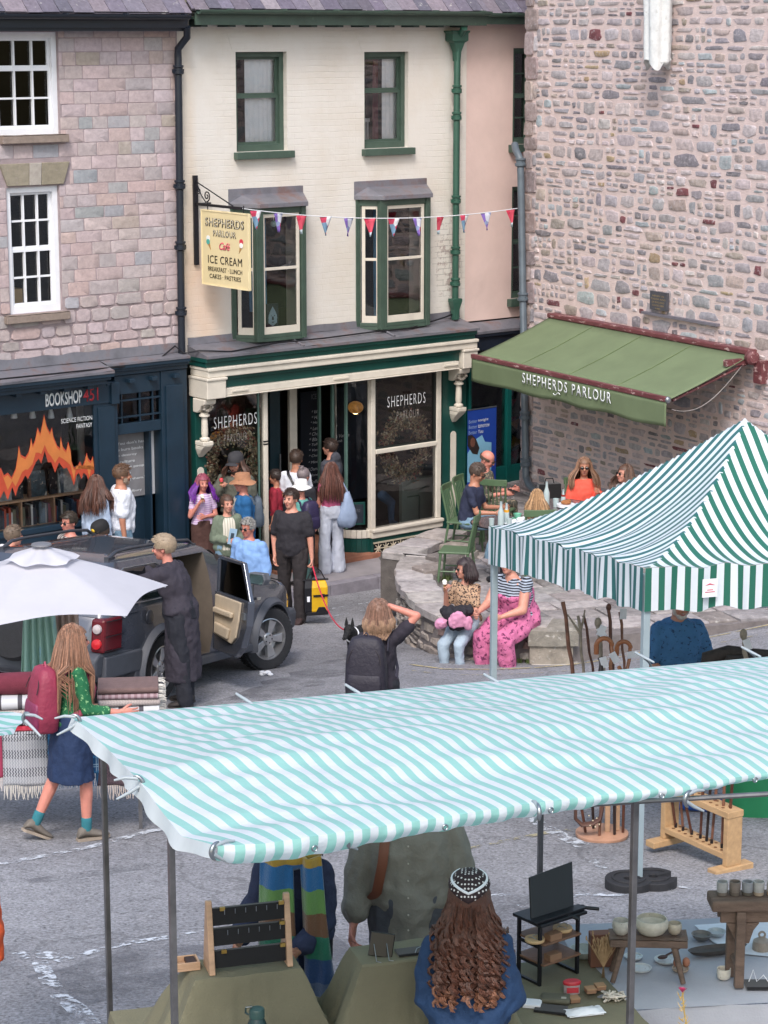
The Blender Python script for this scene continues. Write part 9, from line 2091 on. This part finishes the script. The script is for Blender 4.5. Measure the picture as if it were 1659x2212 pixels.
p=pg(1092,1438);J=person('person in pink printed dungarees and a striped top sitting on the wall, head hidden',V((p.x+.16,p.y+.34,p.z)),-42,1.84,'f','fair',sit=zz+.06,bulk=1.42,lean=16,aL=((.16,-.42,-1),(-.55,-.95,-.25)),aR=((-.1,-.6,-1),(.2,-.9,-.2)),curl=(.7,.7),lL=((.04,-.92,-.38),(.02,.12,-1)),lR=((-.14,-.86,-.46),(.0,.02,-1)),top=dict(m=stripes('navy_stripe_top','#23242f','#a9b4c4',.03,.5,'Z',0,0,.9),sl=.25,inf=.012),bot=dict(m=m_pinkp,inf=.03,rise=.30,wide=.02,len=1.9,fold=.016),shoes='#c97a78',hair=('crop','#5d4438'))
pf2=gnd(818,18.4);J=person('woman with a light brown bob and black T-shirt, one hand on her head',pf2,168,hfor(pf2,815,1292)*1.0,'f','pink',aR=((-.60,-.15,.70),(.92,.10,.32)),aL=((.30,.06,-1),(.22,-.42,-1)),curl=(.3,.5),palms=(None,(.2,.1,-1)),top=tee('#2b2733',sl=.62,inf=.02,hem=-.12),bot=dict(m=fab('black_trousers','#20222c')),hair=('bob','#7f6153',dict(len=.155,n=760,r=.0042,thick=1.06,tips='#a0826c',tipz=.03)),near=True)
backpack(J,'black boxy rucksack on the back of the woman with the bob',fab('black_nylon','#262330',.1,rough=.6),.36,.60,.2,.0,strapm=fab('charcoal_strap','#3a3745'),off=.06,badge=m_white)
pb2=gnd(1462,18.6);J=person('bearded stallholder in a blue patterned short sleeved shirt under the gazebo',pb2,12,1.78,'m','tan',bulk=1.10,hp=15,lean=4,aR=((-.22,-.05,-1),(.45,-.8,-.4)),aL=((.22,-.1,-1),(.0,-.85,-.4)),curl=(.6,.6),top=dict(m=m_bluedot,sl=.85,inf=.028,hem=-.12,collar=1),bot=dict(m=m_denim),hair=('crop','#8f8a86'),beard='#b9b2ab',near=False)
pg1=gnd(888,11.3);J=person('customer in a grey green button shirt, head hidden by the mint canopy',pg1,-4,1.84,'m','pink',bulk=1.16,aR=((-.26,.02,-1),(-.10,-.22,-1)),aL=((.24,.03,-1),(.02,-.35,-1)),lean=3,curl=(.6,.6),top=dict(m=fab('olive_grey_cotton','#85827a',.08),sl=1.72,inf=.034,hem=-.27,loose=1.3,fold=.014,fs=7,collar=1,buttons=(.34,.25,.16,.07,-.02,-.10)),bot=dict(m=fab('grey_trousers','#50535c')),shoes='#3b3636',hair=('short','#4a3a30'),near=True)
k=J['k'];q=[J['Nb']-J['X']*.11*k-J['Dp']*0.0,J['Nb']-J['X']*.11*k-J['Dp']*.15-J['Sv']*.08,J['Nb']-J['X']*.125*k-J['Dp']*.185-J['Sv']*.25,J['Nb']-J['X']*.155*k-J['Dp']*.17-J['Sv']*.42,J['Nb']-J['X']*.19*k-J['Dp']*.08-J['Sv']*.5]
o=T('shoulder_strap','brown leather bag strap down the front of the grey green shirt','strap',J['W'](J['Nb']),J['rz']);P('strap',MB().tube([a-J['Nb']for a in q],.026,8,flat=.2),mat('tan_leather','#7a4a38',.55),o,sh=60)
ps1=gnd(634,11.0);J=person('customer in a dark blue knitted top wearing a big checked scarf',ps1,-14,1.63,'f','tan',bulk=1.1,hp=14,lean=8,aR=((-.22,-.15,-1),(.0,-1,-.2)),aL=((.1,-.2,-1),(-.3,-.9,-.3)),curl=(.6,.6),top=dict(m=fab('navy_knit','#2b3350',.15,bump=.8,bscale=50),sl=1.7,inf=.028,hem=-.2,loose=1.4),bot=dict(m=fab('black_trousers','#20222c')),hair=('curly','#1e1916',dict(len=.12,n=200,spread=.04,wrap=2.6)),near=True)
def scarfmat():
 m=fab('checked_scarf_wool','#2f5f9a',0,bump=.6,bscale=90,sheen=.4);N,L=nodes(m);sp=N.new('ShaderNodeSeparateXYZ');L.new(N['Texture Coordinate'].outputs['Object'],sp.inputs[0])
 nz=N.new('ShaderNodeTexNoise');nz.inputs['Scale'].default_value=14;L.new(N['Texture Coordinate'].outputs['Object'],nz.inputs['Vector'])
 t=math_node(N,L,'ADD',math_node(N,L,'MULTIPLY',sp.outputs[2],1.0),math_node(N,L,'MULTIPLY',nz.outputs['Fac'],.03));fr=math_node(N,L,'FRACT',math_node(N,L,'ADD',math_node(N,L,'MULTIPLY',t,-1.0),10.03))
 rp=N.new('ShaderNodeValToRGB');rp.color_ramp.interpolation='CONSTANT';cs=['#1b5f96','#5f8a4a','#6b4a33','#1a6a52','#1b3f70','#4a5a78','#a4472f','#a3832e']
 while len(rp.color_ramp.elements)<len(cs):rp.color_ramp.elements.new(.5)
 for i,c in enumerate(cs):rp.color_ramp.elements[i].position=i*.122;rp.color_ramp.elements[i].color=(*hexc(c),1)
 L.new(fr,rp.inputs[0]);L.new(rp.outputs[0],N['Principled BSDF'].inputs['Base Color']);return m
o=T('scarf','wide wool scarf in blue, green, brown and orange checks with long tassels','scarf',J['W'](J['Nb']),J['rz']);k=J['k'];m_sc=scarfmat()
mb=MB();
for i,(w0,w1,xo,xb,L_,yo)in enumerate(((.17,.24,-.03,-.04,.98,-.17),(.11,.16,.14,.21,.88,-.15))):
 mb.grid(lambda u,v:((xo+(xb-xo)*v)+(u-.5)*(w0+(w1-w0)*v)+.10*v*v*(i==0)*.5,yo-.03*sin(u*pi)*1.2+.015*sin(u*9+v*5)-.02*v,.06-L_*v),14,40)
P('scarf_end',mb,m_sc,o,sh=60,solid=.012)
mb=MB();mb.tube([(.12*cos(q),.115*sin(q)-.02,.05+.03*sin(q))for q in[2*pi*i/20 for i in range(21)]],.055,12);P('scarf_loop',mb,m_sc,o,sh=60)
mb=MB()
for i in range(9):
 for(xb,L_,w1,c)in((.03,.92,.2,0),(.20,.82,.14,1)):
  x=xb+(i/8-.5)*w1;mb.tube([(x,-.20,-L_+.02),(x+.01*sin(i),-.20,-L_-.07),(x+.02*sin(i*2),-.19,-L_-.15-.02*(i%3))],[.007,.006,.004],6)
P('tassel',mb,fab('tassel_wool','#8a7030',.5),o,sh=60)
pc2=gnd(1018,9.75);J=person('seller with very long curly brown hair in a blue linen smock, hands behind her back',pc2,176,hfor(pc2,1015,1893),'f','pink',bulk=1.10,hp=10,aL=((.24,.16,-1),(-.72,.50,-.62)),aR=((-.24,.16,-1),(.72,.50,-.62)),curl=(.6,.6),palms=((0,-1,0),(0,-1,0)),top=dict(m=fab('blue_linen_smock','#19365a',.12),sl=1.82,inf=.030,hem=-.06,skirt=(.5,.2),loose=1.25,fold=.020,fs=8),bot=dict(m=fab('black_trousers','#20222c')),hair=('curly','#553529',dict(len=.47,n=1500,r=.0042,spread=.10,wrap=2.3,amp=.62,lock=10,thick=1.2,tips='#7f5540',tipz=.36)),near=True)
def kerch():
 m=mat('dotted_kerchief','#2b1c20',.8,0,.05);N,L=nodes(m);vo=N.new('ShaderNodeTexVoronoi');vo.inputs['Scale'].default_value=62;vo.inputs['Randomness'].default_value=.15;L.new(N['Texture Coordinate'].outputs['Object'],vo.inputs['Vector'])
 f=math_node(N,L,'LESS_THAN',vo.outputs['Distance'],.30);mx=N.new('ShaderNodeMix');mx.data_type='RGBA';L.new(f,mx.inputs[0]);mx.inputs[6].default_value=(*hexc('#2b1c20'),1);mx.inputs[7].default_value=(*hexc('#d8d4d4'),1);L.new(mx.outputs[2],N['Principled BSDF'].inputs['Base Color']);return m
hp2=J['hp'];mb=MB();nU=26
def kp(u,v):
 a=(u-.5)*2*2.2;t=1.55-1.62*v*(1-.62*abs(u-.5)*2);r_=1.2;return hp2(cos(t)*sin(a)*.098*r_,cos(t)*cos(a)*.118*r_+.014,sin(t)*.112*r_+.035)
mb.grid(kp,nU,12);P('kerchief',mb,kerch(),J['root'],sh=60,solid=.005)
mb=MB()
for k2,vv in((.78,.010),):
 mb.tube([kp(u/20,k2)+(hp2(0,1,.2)-hp2(0,0,0)).normalized()*.004 for u in range(21)],vv*.7,6)
P('kerchief_stripe',mb,m_white,J['root'],sh=60)
p=gnd(-118,10.9);J=person('person in a bright orange top and jeans cut off by the left edge',p,60,1.66,'f','fair',bulk=1.2,aL=((.18,0,-1),(.1,-.1,-1)),top=dict(m=fab('orange_fleece','#d8572c',.05),sl=1.8,inf=.04,hem=-.14,flare=.2,loose=1.3),bot=dict(m=fab('blue_denim','#2f4f70')),hair=('short','#5e4a3c'))
pd_=pg(757,1418);dg_=T('dog','small black prick eared terrier on a red lead','dog',pd_+V((.06,.0,0)),radians(-18));s_=1.0
b=MB();capsule(b,(.02,.22,.24),(0,-.02,.25),.095,.105,14);capsule(b,(0,-.02,.26),(-.01,-.15,.34),.085,.07,12);b.ell((-.01,-.21,.38),(.062,.075,.062));capsule(b,(-.01,-.25,.365),(-.012,-.36,.315),.040,.028,10)
for x,y in((-.06,-.04),(.06,-.04)):capsule(b,(x,y,.2),(x,y-.01,.10),.036,.024,8);capsule(b,(x,y-.01,.10),(x,y-.02,.025),.023,.024,8);b.ell((x,y-.035,.02),(.026,.036,.02),8,6)
for x in(-.06,.07):capsule(b,(x,.22,.22),(x,.17,.13),.055,.032,8);capsule(b,(x,.17,.13),(x,.25,.085),.028,.02,8);capsule(b,(x,.25,.085),(x,.235,.025),.02,.02,8);b.ell((x,.215,.02),(.025,.035,.02),8,6)
capsule(b,(.02,.29,.28),(.03,.36,.40),.028,.012,8)
me=remesh(b,.010,1);folds(me,.006,40);P('body',me,mat('black_fur','#17171a',.75,0,.3,60,.8,120),dg_,sh=80,fix=False)
for x in(-.045,.03):P('ear',MB().rings([[V((x+a,-.205+b_,z))for a,b_ in((-.025*w_,.01),(.025*w_,.01),(.0,-.012*w_))]for w_,z in((1,.42),(.7,.47),(.08,.525))],True),mat('black_fur'),dg_)
P('nose',MB().ell((-.012,-.385,.32),(.014,.012,.011),8,6),mat('wet_black','#0a0a0b',.1),dg_,sh=60);P('eye',MB().ell((-.045,-.27,.40),(.008,.006,.008),8,5).ell((.025,-.27,.40),(.008,.006,.008),8,5),mat('wet_black'),dg_,sh=60);P('collar',MB().tube([(.085*cos(q)-.005,-.12+.03*sin(q),.30+.085*sin(q))for q in[2*pi*i/18 for i in range(19)]],.009,6),m_white,dg_,sh=60)
hd_p=J13['W'](J13['wR']+J13['dR']*.05);dn=pd_+V((.06,.08,.33));mb=MB();h0=J13['W'](J13['wL']+J13['dL']*.08)
mb.tube([(h0.lerp(dn,i/14)-V((0,0,.35*4*(i/14)*(1-i/14)*.9)))-h0 for i in range(15)],.009,6)
tag(P('dog_lead',mb,mat('red_lead','#c2304a',.6),loc=h0,sh=60),'slack red lead from the man in black to the terrier','lead')
